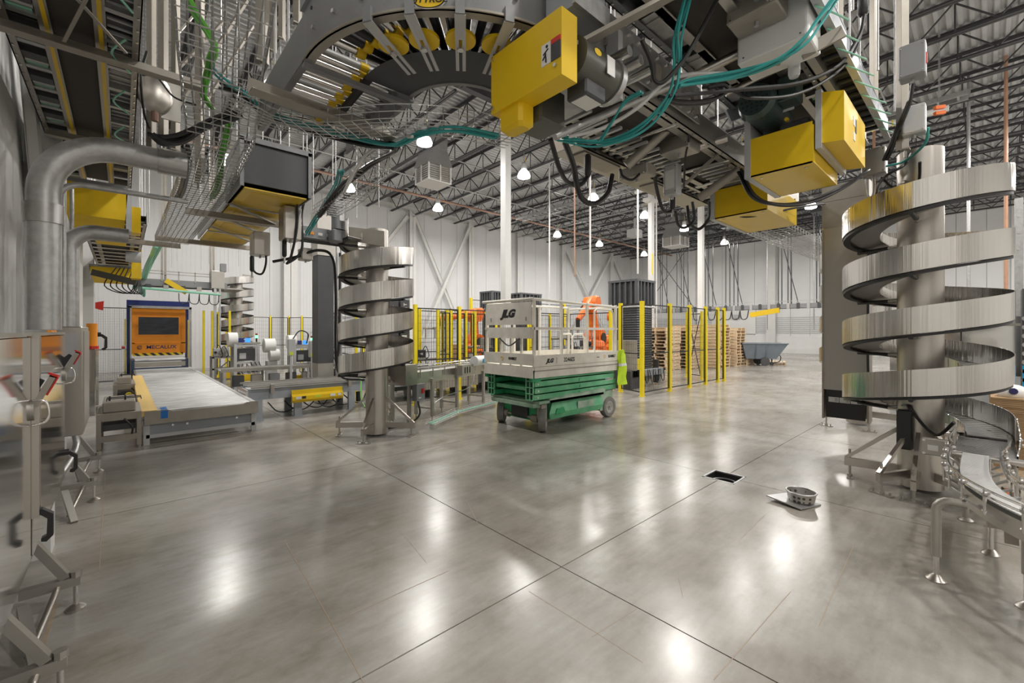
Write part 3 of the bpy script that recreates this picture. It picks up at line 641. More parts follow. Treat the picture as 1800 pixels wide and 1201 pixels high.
# ---- perforated vertical housing left of the right spiral ----
t = thing('vertical_lift_housing', 'tall perforated steel housing hanging beside the right spiral', 'machine housing', (6.9, 1.2, .49))
hx, ha, hb = 6.8, .99, 1.43
MB().box(hx, ha, .86, hx+.012, hb, 2.95).build('perforated_panel', 'perf', t)
MB().box(hx, ha, 2.95, hx+.012, hb, 3.3).build('top_panel', 'tan', t); MB().box(hx+.02, ha+.02, .5, hx+.05, hb-.02, .86).build('lower_panel', 'black', t)
MB().box(hx-.006, ha-.02, .48, hx+.22, ha, 3.5).build('side_frame', 'tan', t); MB().box(hx-.006, hb, .48, hx+.22, hb+.02, 3.5).build('side_frame', 'tan', t)
MB().box(hx+.2, ha, .5, hx+.22, hb, 3.4).build('rear_panel', 'tan', t)
MB().box(hx-.004, ha, 3.3, hx+.2, hb, 3.5).build('head', 'tan', t)
for k in range(3):
    y = ha+.055+k*.115; s = MB().box(hx+.017, y, .70, hx+.0205, y+.108, .765).build('sticker', 'label', t)
    for j in range(4): MB().box(hx+.0155, y+.01, .714+j*.012, hx+.0172, y+.045-.006*(j % 2), .718+j*.012).build('print_line', 'ink', s)
for z in (.86, 1.6, 2.3, 2.95):
    for y in (ha-.01, hb+.01): MB().cyl((hx-.012, y, z), (hx, y, z), .008, 8).build('bolt', 'chrome', t)
t2 = MB().tube(smooth_path([(6.78, .97, 3.1), (6.76, .97, 2.6), (6.76, .975, 1.2), (6.7, .93, .95), (6.5, .8, .82), (6.2, .7, .8), (5.92, .55, .86), (5.88, .5, .8), (5.8, .33, .62), (5.66, .2, .78)], 6), .014, 7)
t2.solo('power_cable', 'cable', 'black cable running down the perforated housing to the spiral junction box', 'cable', smooth=True)
# ---------------- scissor lift ----------------
LX0, LX1, LY0, LY1 = 4.72, 7.0, 4.72, 5.92
t = thing('scissor_lift', 'green and cream scissor lift parked in the middle of the floor', 'scissor lift', (5.9, 5.3, 0))
# chassis
MB().cbox(5.0, 4.9, .14, 6.85, 5.76, .42, .02).build('chassis', 'green', t)
MB().add([(5.2, 4.80, .17), (6.55, 4.80, .17), (6.55, 4.9, .17), (5.2, 4.9, .17), (5.13, 4.76, .27), (6.6, 4.76, .27), (5.25, 4.8, .46), (6.55, 4.8, .46), (6.55, 4.9, .46), (5.25, 4.9, .46)],
         [(0, 3, 2, 1), (0, 1, 5, 4), (4, 5, 7, 6), (6, 7, 8, 9), (1, 2, 8, 7, 5), (3, 0, 4, 6, 9), (2, 3, 9, 8)]).build('battery_tray_door', 'green_d', t)
MB().box(5.85, 4.752, .28, 6.3, 4.764, .40).build('tray_plate', 'dusty', t)
MB().prism([(0, 0), (.05, .09), (.2, .1), (.25, .01)], (5.27, 4.76, .25), (1, 0, 0), (0, 0, 1), .012).build('tray_recess', 'green', t)
MB().box(4.86, 4.72, .46, 6.55, 5.92, .5).build('deck_plate', 'dusty', t); MB().add([(5.1, 4.72, .46), (6.6, 4.72, .46), (6.6, 4.72, .56), (5.1, 4.72, .52), (5.1, 4.86, .52), (6.6, 4.86, .62), (6.6, 4.86, .46), (5.1, 4.86, .46)], [(0, 1, 2, 3), (3, 2, 5, 4), (4, 5, 6, 7), (0, 7, 6, 1), (1, 6, 5, 2), (0, 3, 4, 7)]).build('side_rail', 'dusty', t)
MB().box(4.8, 4.8, .40, 5.1, 5.84, .46).build('front_beam', 'dusty', t)
MB().cbox(4.95, 5.1, .17, 5.2, 5.5, .4, .02).build('front_box', 'black', t)
MB().box(6.55, 4.8, .14, 6.95, 5.84, .5).build('rear_frame', 'dusty', t)
MB().cyl((6.98, 4.86, .36), (6.98, 4.86, .56), .035, 10).build('rear_light', 'copper', t)
for y in (4.82, 5.8):      # knuckles
    MB().box(4.96, y-.05, .2, 5.08, y+.05, .44).build('steering_knuckle', 'tan', t)
    MB().cyl((5.02, y+(.06 if y < 5 else -.06), .19), (5.02, y+(.2 if y < 5 else -.2), .19), .07, 14).build('wheel_motor', 'tan', t, 40)
MB().cyl((4.98, 4.95, .2), (4.98, 5.7, .2), .018, 8).build('tie_rod', 'tan', t)
def wheel(x, y, a, r=.19, w_=.12):
    ax = Vector((math.sin(a), -math.cos(a), 0)); c = Vector((x, y, r))
    o = MB().lathe([(r*.62, -w_/2), (r*.95, -w_/2), (r, -w_/2+.012), (r, w_/2-.012), (r*.95, w_/2), (r*.62, w_/2), (r*.62, -w_/2)], c, 32, ax).build('wheel', 'tyre', t, 40)
    MB().lathe([(0, w_/2-.012), (r*.2, w_/2-.012), (r*.26, w_/2-.025), (r*.64, w_/2-.004), (r*.64, -w_/2+.004), (0, -w_/2+.02)], c, 28, ax).build('rim', 'hub', o, 40)
    MB().cyl(c+ax*(w_/2-.03), c+ax*(w_/2+.004), .025, 10).build('hub_cap', 'tan', o)
    for k in range(6): q = ax.cross(Vector((0, 0, 1))); d = q*math.cos(k*PI/3)+Vector((0, 0, 1))*math.sin(k*PI/3); MB().cyl(c+ax*(w_/2-.03)+d*.06, c+ax*(w_/2-.008)+d*.06, .008, 6).build('wheel_bolt', 'hub', o)
wheel(5.02, 4.80, R(38)); wheel(5.05, 5.84, R(38)); wheel(6.82, 4.83, 0); wheel(6.82, 5.81, PI)
# scissor stack: four pairs of folded arms, each arm a box section with open ends
for k in range(4):
    z = .52+k*.105; o = -.012 if k % 2 else 0
    for (ya, yb) in ((4.76, 4.82), (5.82, 5.88)):
        a = MB(); x0 = 4.78+.01*k; x1 = 6.98-.02*k
        a.box(x0, ya+o, z, x1, ya+o+.004, z+.095); a.box(x0, yb+o-.004, z, x1, yb+o, z+.095); a.box(x0, ya+o, z, x1, yb+o, z+.006); a.box(x0, ya+o, z+.089, x1, yb+o, z+.095)
        ar = a.build('scissor_arm', 'green_d', t)
        MB().cyl((5.9, ya+o-.012, z+.045), (5.9, ya+o, z+.045), .02, 10).build('pivot_pin', 'green_d', ar); MB().cyl((4.86, ya+o-.01, z+.045), (4.86, ya+o, z+.045), .014, 10).build('end_pin', 'cream', ar)
    for (ya, yb) in ((4.86, 4.93), (5.71, 5.78)):
        a = MB(); x0 = 4.8+.03*(k % 2); a.box(x0, ya, z, 6.9, ya+.005, z+.09); a.box(x0, yb-.005, z, 6.9, yb, z+.09); a.box(x0, ya, z, 6.9, yb, z+.006); a.box(x0, ya, z+.084, 6.9, yb, z+.09); a.build('scissor_arm', 'green', t)
    MB().box(5.0+.08*k, 4.93, z+.01, 5.06+.08*k, 5.71, z+.075).build('cross_tube', 'green', t)
for ya in (4.76, 5.71):
    MB().box(4.78, ya+.01, .53, 4.80, ya+.16, .93).build('bore_shade', 'black', t)  # black slab put in for the shade inside the open arm ends
    for yy in (ya, ya+.075, ya+.155): MB().box(4.755, yy, .52, 4.785, yy+.014, .93).build('arm_end_frame', 'green_d', t)
    for k in range(5): MB().box(4.75, ya, .52+.1*k, 4.785, ya+.17, .532+.1*k).build('arm_end_frame', 'green_d', t)
MB().box(4.80, 4.95, .66, 4.84, 5.70, .72).build('front_cross_tube', 'green_d', t)
MB().box(4.74, 4.73, .94, 7.0, 5.91, .965).build('top_frame', 'green', t)
for y in (4.73, 5.85): MB().box(4.72, y, .82, 4.9, y+.06, .95).build('slide_bracket', 'green', t)
# cream platform
MB().box(LX0, LY0, 1.0, LX1, LY1, 1.06).build('platform_floor', 'cream', t)
for y0_, y1_ in ((LY0-.015, LY0), (LY1, LY1+.015)):
    MB().box(LX0, y0_, 1.06, LX1, y1_, 1.24).build('toe_board', 'cream', t)
    MB().box(LX0+.02, y0_, .88, LX1-.02, y1_, 1.05).build('lower_skirt', 'cream', t)
    MB().box(LX0+.02, y0_-.008 if y0_ < 5 else y0_, .985, LX1-.02, y1_ if y0_ < 5 else y1_+.008, 1.0).build('skirt_lip', 'tan', t)
MB().box(LX0-.015, LY0, 1.08, LX0, LY1, 1.26).build('toe_board', 'cream', t); MB().box(LX0-.015, LY0, .88, LX0, LY1, 1.04).build('lower_skirt', 'cream', t)
MB().box(LX1, LY0, 1.06, LX1+.015, LY1, 1.24).build('toe_board', 'cream', t)
# rails
ZT, ZM = 2.12, 1.66
def rail(pts, r=.02): MB().tube(pts, r, 8).build('guard_rail', 'cream', t, True)
for y in (LY0+.02, LY1-.02):
    rail([(LX0+.06, y, ZT-.02), (LX1-.1, y, ZT-.02)] if y > 5 else [(LX0, y, ZT), (LX1-.04, y, ZT-.05)], .022)
    MB().box(LX0, y-.014, ZM-.02, LX1-.04, y+.014, ZM+.02).build('mid_rail', 'cream', t)
    for x in (LX0+.04, 5.4, 6.08, LX1-.05): MB().box(x-.02, y-.02, 1.06, x+.02, y+.02, ZT-.01).build('rail_post', 'cream', t)
for y in (4.98, 5.3, 5.62): pass
MB().box(LX0+.01, LY0, ZM-.02, LX0+.04, LY1, ZM+.02).build('mid_rail', 'cream', t); rail([(LX0, LY0, ZT), (LX0, LY1+.05, ZT-.0)], .026)
rail([(6.35, LY0+.06, 1.08), (6.35, LY0+.06, 1.98), (6.42, LY0+.06, 2.02), (6.86, LY0+.06, 2.02), (6.93, LY0+.06, 1.95), (6.93, LY0+.06, 1.08)], .018)
rail([(6.02, LY0+.3, 1.08), (6.02, LY0+.3, 1.5), (6.08, LY0+.3, 1.56), (6.3, LY0+.3, 1.56), (6.36, LY0+.3, 1.5), (6.36, LY0+.3, 1.08)], .018)
rail([(6.5, LY1-.2, 1.08), (6.5, LY1-.2, 1.5), (6.56, LY1-.2, 1.56), (6.8, LY1-.2, 1.56), (6.86, LY1-.2, 1.5), (6.86, LY1-.2, 1.08)], .018)
rail([(LX1-.02, LY0, ZT-.05), (LX1-.02, LY1, ZT-.05)], .02); rail([(LX1-.02, LY0, ZM), (LX1-.02, LY1, ZM)], .016)
# front control panel plate
MB().box(LX0-.012, LY0+.03, 1.72, LX0, LY1-.06, 2.08).build('panel_plate', 'cream', t); MB().box(LX0-.016, LY0+.05, 1.50, LX0+.04, LY1-.1, 1.68).build('panel_tray', 'cream', t)
for y in (5.0, 5.25, 5.5): MB().box(LX0+.02, y, 1.06, LX0+.05, y+.04, 1.5).build('panel_post', 'cream', t)
MB().tube(smooth_path([(LX0-.02, 5.5, 1.5), (LX0-.03, 5.25, 1.38), (LX0-.03, 5.0, 1.5)], 6), .012, 6).build('control_cable', 'cable', t, True)
for y in (4.86, 5.72): MB().box(LX0-.02, y, 1.78, LX0-.011, y+.015, 1.84).build('slot', 'tan', t)
MB().box(LX0+.15, LY0+.05, 1.062, 5.5, LY1-.05, 1.075).build('floor_mat', 'cream', t)
FR = ((0, -1, 0), (0, 0, 1))
text('JLG', .165, (LX0-.014, 5.3, 1.9), *FR, 'ink', t, shear=.35, sx=1.25, bold=.012)
text('SUNBELT', .052, (LX0-.017, 5.18, 1.17), *FR, 'ink', t, sx=.9, bold=.004); MB().tube([(LX0-.018, 5.44+.03*math.cos(a), 1.17+.03*math.sin(a)) for a in [2*PI*i/12 for i in range(12)]], .004, 4, True).build('sun_emblem', 'yellow', t)
SD = ((1, 0, 0), (0, 0, 1))
text('JLG', .085, (5.08, LY0-.017, 1.14), *SD, 'ink', t, shear=.35, sx=1.2, bold=.006); text('3246ES', .095, (5.56, LY0-.017, 1.14), *SD, 'ink', t, sx=1.0, bold=.002)
MB().box(5.245, LY0-.017, 1.09, 5.25, LY0-.015, 1.19).build('divider', 'ink', t)
text('SUNBELT', .06, (6.78, LY0-.017, 1.15), *SD, 'ink', t, sx=.9, bold=.004); text('rentals', .03, (6.35, LY0-.017, 1.15), *SD, 'ink', t)
MB().tube([(6.55+.028*math.cos(a), LY0-.018, 1.15+.028*math.sin(a)) for a in [2*PI*i/12 for i in range(12)]], .004, 4, True).build('sun_emblem', 'yellow', t)
text('1008464', .075, (6.75, 4.745, .72), *SD, 'label', t)
# high-visibility vest hanging on the lift's rear corner
mb = MB(); vx, vy, n, k = 7.06, 4.70, 9, 14; vs = []
for i in range(k):
    z = 1.26-.66*i/(k-1); wd = .05+.075*math.sin(min(1, i/4)*PI/2)+.012*math.sin(i*1.1)
    for j in range(n):
        a = 2*PI*j/n; rr = 1+.35*math.sin(3*a+i*.35); vs.append((vx+wd*rr*math.cos(a)+.01*math.sin(i), vy-.02+.045*rr*math.sin(a)+.01*math.sin(i*.8), z))
fs = [tuple(range(n-1, -1, -1)), tuple(range((k-1)*n, k*n))]
for i in range(k-1):
    for j in range(n): fs.append((i*n+j, i*n+(j+1) % n, (i+1)*n+(j+1) % n, (i+1)*n+j))
mb.add(vs, fs)
t = thing('safety_vest', 'lime high-visibility vest hanging from the rear corner of the scissor lift', 'safety vest', (vx, vy, .6)); mb.build('fabric', 'hiviz', t, True)
mb = MB(); vs2 = [Vector(v) for v in vs[5*n:7*n]]; c0 = Vector((vx, vy-.02, 0)); ring = []
for v in vs2: d = Vector((v.x-c0.x, v.y-c0.y, 0)).normalized()*.004; ring.append(v+d)
mb.add(ring, [(j, (j+1) % n, n+(j+1) % n, n+j) for j in range(n)]); mb.build('reflective_band', 'label', t, True)
# ---------------- safety fences ----------------
MESHC = {}
def fence(label, pts, hgt=2.2, grp='yellow-post safety fences', postw=.06, step=.07, skip=(), floor_gap=.12, m='post', xbrace=()):
    t = thing('safety_fence', label, 'fence', (pts[0][0], pts[0][1], 0), grp)
    for x, y in pts:
        p = MB().box(x-postw/2, y-postw/2, .01, x+postw/2, y+postw/2, hgt+.08).build('post', m, t)
        MB().box(x-.08, y-.05, 0, x+.08, y+.05, .012).build('foot', m, p)
    for i, ((xa, ya), (xb, yb)) in enumerate(zip(pts, pts[1:])):
        if i in skip: continue
        a = Vector((xa, ya, 0)); b = Vector((xb, yb, 0)); d = (b-a); L = d.length; d.normalize(); a += d*.05; L -= .1
        mb = MB(); z0, z1 = floor_gap, hgt
        for z in (z0, hgt*.46, z1): mb.beam(a+Vector((0, 0, z)), a+d*L+Vector((0, 0, z)), .025, .025)
        for s in (0, L): mb.beam(a+d*s+Vector((0, 0, z0)), a+d*s+Vector((0, 0, z1)), .025, .025, d)
        if i in xbrace:
            mb.beam(a+Vector((0, 0, z0)), a+d*L+Vector((0, 0, z1)), .02, .02); mb.beam(a+Vector((0, 0, z1)), a+d*L+Vector((0, 0, z0)), .02, .02)
        pn = mb.build('panel_frame', 'black', t); mb = MB()
        n = int(L/step)
        for k in range(1, n): p = a+d*(L*k/n); mb.beam(p+Vector((0, 0, z0)), p+Vector((0, 0, z1)), .0035, .0035, d)
        n = int((z1-z0)/.16)
        for k in range(1, n): z = z0+(z1-z0)*k/n; mb.beam(a+Vector((0, 0, z)), a+d*L+Vector((0, 0, z)), .0035, .0035)
        mb.build('wire_mesh', 'black', pn)
    return t
fence('yellow-post mesh fence around the pallet stacks, its long side nearest the scissor lift', [(9.84, 6.55), (9.52, 5.72), (10.9, 5.72), (12.0, 5.7), (13.05, 5.7), (13.9, 5.69), (14.35, 5.68)], 2.28, postw=.085, floor_gap=.1)
fence('rear yellow-post mesh fence behind the near long side, in front of the pallets', [(14.35, 6.4), (14.75, 7.1), (14.9, 6.55)], 2.2, skip=(1,), xbrace=(0,))
fence('yellow-post mesh fence behind the scissor lift', [(9.9, 6.9), (9.9, 8.4), (8.2, 8.42), (7.06, 8.42), (5.92, 8.4), (4.75, 8.4)], 2.12, postw=.075)
fence('yellow-post mesh fence in front of the orange robots, left of the scissor lift', [(6.3, 10.9), (7.3, 11.0), (7.85, 12.1), (9.1, 12.1), (9.7, 11.2), (10.9, 11.2), (12.1, 11.2), (13.2, 11.2)], 2.2, postw=.08)
fence('yellow-post mesh fence between the third spiral and the dark vertical housing', [(4.5, 11.0), (4.75, 13.4), (4.9, 14.8), (5.2, 16.4), (7, 16.4), (8.8, 16.5)], 2.15)
fence('yellow-post mesh fence far behind the label machines by the back wall', [(3.1, 20.6), (4.7, 20.6), (5.4, 20.5), (5.7, 19.7), (6.6, 20.0), (8.5, 20.1), (10.5, 20.1), (13, 20.1), (16, 20.1)], 2.2)
fence('short row of yellow fence posts right of the orange portal', [(1.95, 17.0), (2.2, 17.2), (2.45, 17.9), (2.6, 16.6)], 2.2, skip=(0, 2))
fence('yellow-post mesh fence close behind the long dark machine left of the lift', [(6.41, 10.1), (6.84, 10.1), (7.35, 10.1), (7.68, 10.1), (8.1, 10.1), (8.9, 10.1)], 2.12, postw=.07)
t = fence('tall mesh fence gate with green-lit posts beside the dark towers', [(10.6, 14.2), (12.2, 14.2), (14.0, 14.2), (16.4, 14.2), (18.4, 14.2)], 2.9, postw=.1)
# mesh door left of the portal
t = thing('mesh_door', 'black-framed wire mesh door between the left wall and the orange portal', 'fence door', (-.2, 17.6, 0))
mb = MB()
for z in (.1, 1.05, 2.3): mb.box(-.62, 17.6, z, .17, 17.62, z+.025)
for x in (-.62, .15): mb.box(x, 17.6, 0, x+.025, 17.62, 2.32)
mb.build('frame', 'black', t); mb = MB()
for k in range(1, 16): mb.box(-.62+k*.05, 17.608, .1, -.617+k*.05, 17.612, 2.3)
for k in range(1, 44): mb.box(-.62, 17.608, .1+k*.05, .17, 17.612, .103+k*.05)
mb.build('wire_mesh', 'black', t); MB().box(-.02, 17.55, 1.05, .08, 17.6, 1.18).build('latch', 'galv', t); MB().cyl((-.02, 17.5, 1.12), (.06, 17.5, 1.12), .035, 10).build('handle', 'ledr', t)
MB().box(-.52, 17.43, 2.32, -.5, 17.6, 2.34).solo('horn_bracket', 'galv', 'small bracket holding the red horn on the mesh door', 'bracket')
MB().add([(-.6, 17.4, 2.28), (-.42, 17.4, 2.22), (-.4, 17.4, 2.5), (-.62, 17.4, 2.44), (-.6, 17.43, 2.28), (-.42, 17.43, 2.22), (-.4, 17.43, 2.5), (-.62, 17.43, 2.44)], [(0, 1, 2, 3), (7, 6, 5, 4), (0, 4, 5, 1), (1, 5, 6, 2), (2, 6, 7, 3), (3, 7, 4, 0)]).solo('signal_horn', 'red', 'red flared horn beside the mesh door top', 'horn')
# ---------------- orange portal door ----------------
GY = 18.6
t = thing('rapid_door', 'orange portal door with dark window in a blue frame', 'machine door', (.9, GY, 0))
MB().box(.19, GY, .86, 1.62, GY+.06, 2.38).build('door_leaf', 'orange', t)
for a in ((.19, 1.2, 1.62, 1.23), (.19, 2.3, 1.62, 2.38), (.19, 1.02, .3, 2.3), (1.5, 1.02, 1.62, 2.3)): MB().box(a[0], GY-.012, a[1], a[2], GY, a[3]).build('leaf_rib', 'orange', t)
MB().box(.36, GY-.02, 1.46, 1.46, GY-.005, 2.12).build('window_frame', 'orange', t); MB().box(.39, GY-.026, 1.5, 1.43, GY-.02, 2.08).build('window', 'glass', t)
MB().box(.25, GY-.02, .80, 1.55, GY-.003, .89).build('hazard_strip', 'hazard', t)
MB().box(.1, GY-.12, 2.42, 1.72, GY+.3, 2.62).build('top_beam', 'blue', t)
for x in (.1, 1.62): MB().box(x, GY+.02, .0, x+.09, GY+.2, 2.45).build('blue_post', 'blue', t)
for x in (.16, 1.7): MB().box(x, GY-.3, 0, x+.06, GY-.22, 2.42).build('guide_post', 'galv', t)
for x in (.05, 1.66): MB().box(x, GY-.14, .2, x+.035, GY-.11, 2.0).build('yellow_guard', 'post', t)
MB().box(.16, GY-.3, 2.36, 1.76, GY-.24, 2.44).build('cross_beam', 'galv', t)
text('MECALUX', .165, (.98, GY-.014, 1.08), (1, 0, 0), (0, 0, 1), 'inkblue', t, sx=1.05, bold=.0015)
mb = MB().tube([(.42+.055*math.cos(a), GY-.014, 1.08+.055*math.sin(a)) for a in [R(20)+R(320)*i/14 for i in range(15)]], .008, 4).build('emblem_ring', 'inkblue', t)
MB().beam((.37, GY-.016, 1.1), (.415, GY-.016, 1.04), .02, .004).beam((.415, GY-.016, 1.04), (.47, GY-.016, 1.13), .02, .004).build('emblem_check', 'inkblue', t)
t = thing('infeed_lift', 'navy-framed roller stub conveyor right under the orange door', 'conveyor', (.9, 17.9, 0))
for k in range(9): MB().cyl((.28, 17.25+k*.14, .72), (1.5, 17.25+k*.14, .72), .045, 12).build('roller', 'roller', t, True)
for x in (.2, 1.5): MB().box(x, 17.15, .2, x+.07, 18.5, .74).build('side_frame', 'navy', t)
MB().box(.27, 17.16, .2, 1.5, 17.2, .5).build('front_beam', 'navy', t); MB().box(.27, 17.17, .52, 1.5, 17.19, .66).build('cover', 'tan', t)
mb = MB().tube(smooth_path([(.3, 17.12, .4), (.7, 17.1, .3), (1.0, 17.1, .42), (1.45, 17.12, .32)], 5), .014, 6); mb.build('cable', 'cable', t, True)
for x in (.22, 1.52): MB().box(x, 17.2, 0, x+.05, 17.28, .2).build('leg', 'navy', t)
# ---------------- long roller conveyor ----------------
t = thing('roller_conveyor', 'long roller conveyor running from the orange portal to the front left', 'conveyor', (.9, 8.2, 0))
RX0, RX1, RY0, RY1, RZ = .25, 1.6, 8.0, 17.1, .46
p0 = MB().cyl((RX0+.04, RY0+.12, RZ-.03), (RX1-.04, RY0+.12, RZ-.03), .036, 12).build('roller', 'roller', t, True)
k = 1
while RY0+.12+k*.095 < RY1:
    c = p0.copy(); COL.objects.link(c); c.parent = t; c.location = (0, k*.095, 0); k += 1
for x in (RX0, RX1): MB().chan((x, RY0, RZ-.08), (x, RY1, RZ-.08), .16, .04, .006, up=(1 if x < 1 else -1, 0, 0)).build('side_frame', 'grey' if x > 1 else 'tan', t)
for k in range(0, 96, 1): pass
mb = MB()
for k in range(95): mb.box(RX1-.04, RY0+.1+k*.095, RZ-.01, RX1+.02, RY0+.14+k*.095, RZ+.012)
mb.build('axle_clips', 'white', t)['kind'] = 'stuff'
MB().prism([(0, -.17), (RX1-RX0+.06, -.17), (RX1-RX0+.06, .02), (RX1-RX0-.1, .02), (RX1-RX0-.16, -.01), (.32, -.01), (.26, .02), (0, .02)], (RX0-.02, RY0-.02, RZ), (1, 0, 0), (0, 0, 1), .012).build('front_plate', 'tan', t)
MB().box(RX0, RY0+.03, .13, RX1, RY0+.06, RZ-.17).build('drive_beam', 'blue_grey', t)
MB().box(RX0, RY0, .09, RX1, RY0+.05, .14).build('lower_rail', 'lgrey', t)
for y in (RY0, 10.2, 12.4, 14.6, 16.8):
    for x in (RX0, RX1-.02): MB().box(x-.03, y, .0, x+.04, y+.06, RZ-.1).build('leg', 'lgrey', t)
for x in (.55, .72, 1.35): MB().cyl((x, RY0+.03, .24), (x, RY0+.02, .24), .016, 10).build('bolt', 'chrome', t)
MB().box(RX0+.16, RY0-.034, RZ-.1, RX0+.24, RY0-.031, RZ+.01).build('blue_tape', 'bluetape', t)
for k in range(2): MB().box(RX0+.17, RY0+.05+k*.17, RZ+.012, RX0+.24, RY0+.15+k*.17, RZ+.016).build('blue_tape', 'bluetape', t)
pc = MB().add([(RX0-.06, 0, RZ+.03), (RX0+.12, 0, RZ+.03), (RX0+.12, .1, RZ+.03), (RX0-.06, .1, RZ+.03), (RX0-.06, 0, RZ-.06), (RX0+.12, 0, RZ+.01), (RX0+.12, .1, RZ+.01), (RX0-.06, .1, RZ-.06)], [(0, 1, 2, 3), (7, 6, 5, 4), (0, 4, 5, 1), (1, 5, 6, 2), (2, 6, 7, 3), (3, 7, 4, 0)])
pc.v = [(x, y+RY0-.03, z) for x, y, z in pc.v]; p0 = pc.build('guard_finger', 'mat_yellow_comb', t)
for k in range(1, 58):
    c = p0.copy(); COL.objects.link(c); c.parent = t; c.location = (0, k*.113, 0)
def side_table(label, x0, x1, y0, y1, z, m='tan'):
    t = thing('side_stand', label, 'machine stand', ((x0+x1)/2, (y0+y1)/2, 0), 'steel side stands by the roller conveyor')
    for x in (x0, x1-.05):
        for y in (y0, y1-.05): MB().box(x, y, .03, x+.05, y+.05, z-.02).build('leg', m, t); 
    for x in (x0, x1-.05):
        for y in (y0, y1-.05): MB().cyl((x+.025, y+.025, 0), (x+.025, y+.025, .03), .02, 8).build('foot', m, t)
    for z_ in (.12, z-.1): MB().box(x0+.05, y0+.005, z_, x1-.05, y0+.045, z_+.08).build('cross_bar', m, t)
    MB().box(x0, y0, z-.02, x1, y1, z).build('top', m, t); MB().cbox(x0+.06, y0+.1, z, x1-.06, y1-.15, z+.14, .01).build('housing', m, t)
    MB().box(x0+.06, y0+.06, .26, x1-.06, y1-.06, .34).build('cable_duct', 'dgrey', t)
    for k in range(2):
        y = y0+.18+k*.16; MB().tube([(x0+.1, y, z+.15), (x0+.1, y, z+.18), (x1, y, z+.18), (x1, y, z+.15)], .007, 5).build('guide_rod', 'black', t)
        for dx in (.12, .28): MB().box(x0+dx, y-.015, z+.155, x0+dx+.02, y+.015, z+.2).build('clamp', 'black', t)
    MB().tube(smooth_path([(x0+.28, y0-.01, z-.08), (x0+.36, y0-.02, z-.2), (x1-.1, y0-.01, .2)], 5), .012, 6).build('hose', 'cable', t, True)
side_table('grey steel stand at the near left corner of the roller conveyor', -.26, .2, 7.95, 9.0, .5)
side_table('smaller steel stand beside the roller conveyor near the mesh door', -.14, .2, 11.9, 12.9, .52)
MB().cyl((.1, 11.7, .3), (.1, 11.86, .3), .06, 12).solo('emergency_button', 'post', 'yellow stop button on the steel stand near the mesh door', 'button')
# ---------------- belt conveyor behind the left spiral ----------------
t = thing('belt_conveyor', 'low belt conveyor with a yellow motor cover behind the left spiral', 'conveyor', (3.2, 9.1, 0))
BZ = .56
for y in (8.84, 9.5): MB().chan((1.66, y, BZ-.09), (5.2, y, BZ-.09), .2, .05, .008, up=(0, 1 if y < 9 else -1, 0)).build('side_frame', 'blue_grey', t)
MB().box(1.66, 8.86, BZ-.03, 5.2, 9.48, BZ-.01).build('belt', 'lgrey', t)
for y in (8.80, 9.1, 9.46, 9.75): MB().box(1.7, y, BZ+.02, 5.1, y+.03, BZ+.055).build('guide_rail', 'satin', t)
MB().cyl((1.68, 8.84, BZ-.06), (1.68, 9.5, BZ-.06), .06, 14).build('end_roller', 'chrome', t, True)
for x in (1.75, 2.42, 3.45, 4.3, 5.1):
    for y in (8.8, 9.46): MB().box(x, y, .012, x+.13, y+.07, BZ-.18).build('leg', 'blue_grey', t); MB().box(x-.02, y-.02, 0, x+.15, y+.09, .012).build('foot_plate', 'blue_grey', t)
MB().prism([(0, 0), (-.05, .05), (-.05, .12), (0, .16), (0, .24), (.02, .24), (.02, 0)], (2.36, 8.78, .26), (0, 1, 0), (0, 0, 1), .95).build('motor_cover', 'yellow', t)
for x in (2.0, 3.42): MB().box(x, 8.72, BZ-.08, x+.06, 8.8, BZ+.09).build('sensor_bracket', 'tan', t)
for x, w_ in ((2.42, .1), (3.05, .1), (3.2, .07)): MB().box(x, 8.722, .33, x+w_, 8.726, .38).build('label_plate', 'label', t)
MB().box(2.53, 8.722, .335, 2.6, 8.726, .38).build('warning_plate', 'ink', t)
mb = MB().lathe([(0, 0), (.05, 0)], (0, 0, 0), 20); mb.v = [(2.82+x*1.3, 8.724, .36+y*.5) for x, y, z in mb.v]; mb.build('maker_badge', 'lime', t)
MB().cyl((3.7, 8.9, .14), (3.7, 8.9, .34), .06, 12).build('motor', 'black', t, 40)
for k in range(6): MB().tube(smooth_path([(2.0+k*.28, 8.95, .3), (2.15+k*.28, 8.9, .12+.02*(k % 3)), (2.4+k*.28, 9.0, .1), (2.7+k*.25, 9.1, .3)], 4), .012, 5).build('cable', 'cable', t, True)
# inverter box under belt
MB().cbox(3.95, 8.7, .22, 4.3, 8.8, .44, .008).solo('inverter_box', 'satin', 'small steel inverter box beneath the belt conveyor, left of the spiral column', 'electrical box')
# dark vertical housing behind the left spiral
t = thing('vertical_lift_housing', 'tall narrow charcoal vertical housing behind the left spiral', 'machine housing', (3.35, 9.95, 0))
MB().box(3.2, 9.9, .9, 3.54, 10.3, 3.45).build('shaft', 'dgrey', t); MB().box(3.2, 9.9, .03, 3.54, 10.3, .9).build('lower_case', 'satin', t); MB().box(3.18, 9.88, 3.3, 3.56, 10.32, 4.3).build('head', 'satin', t)
for x in (3.62, 3.72): MB().cyl((x, 9.95, .1), (x, 9.95, 3.7), .025, 8).build('conduit', 'galv', t, True)
MB().tube(smooth_path([(3.68, 9.9, 3.4), (3.66, 9.9, 1.5), (3.62, 9.8, .9), (3.8, 9.4, .62)], 6), .03, 7).build('cable_bundle', 'cable', t, True)
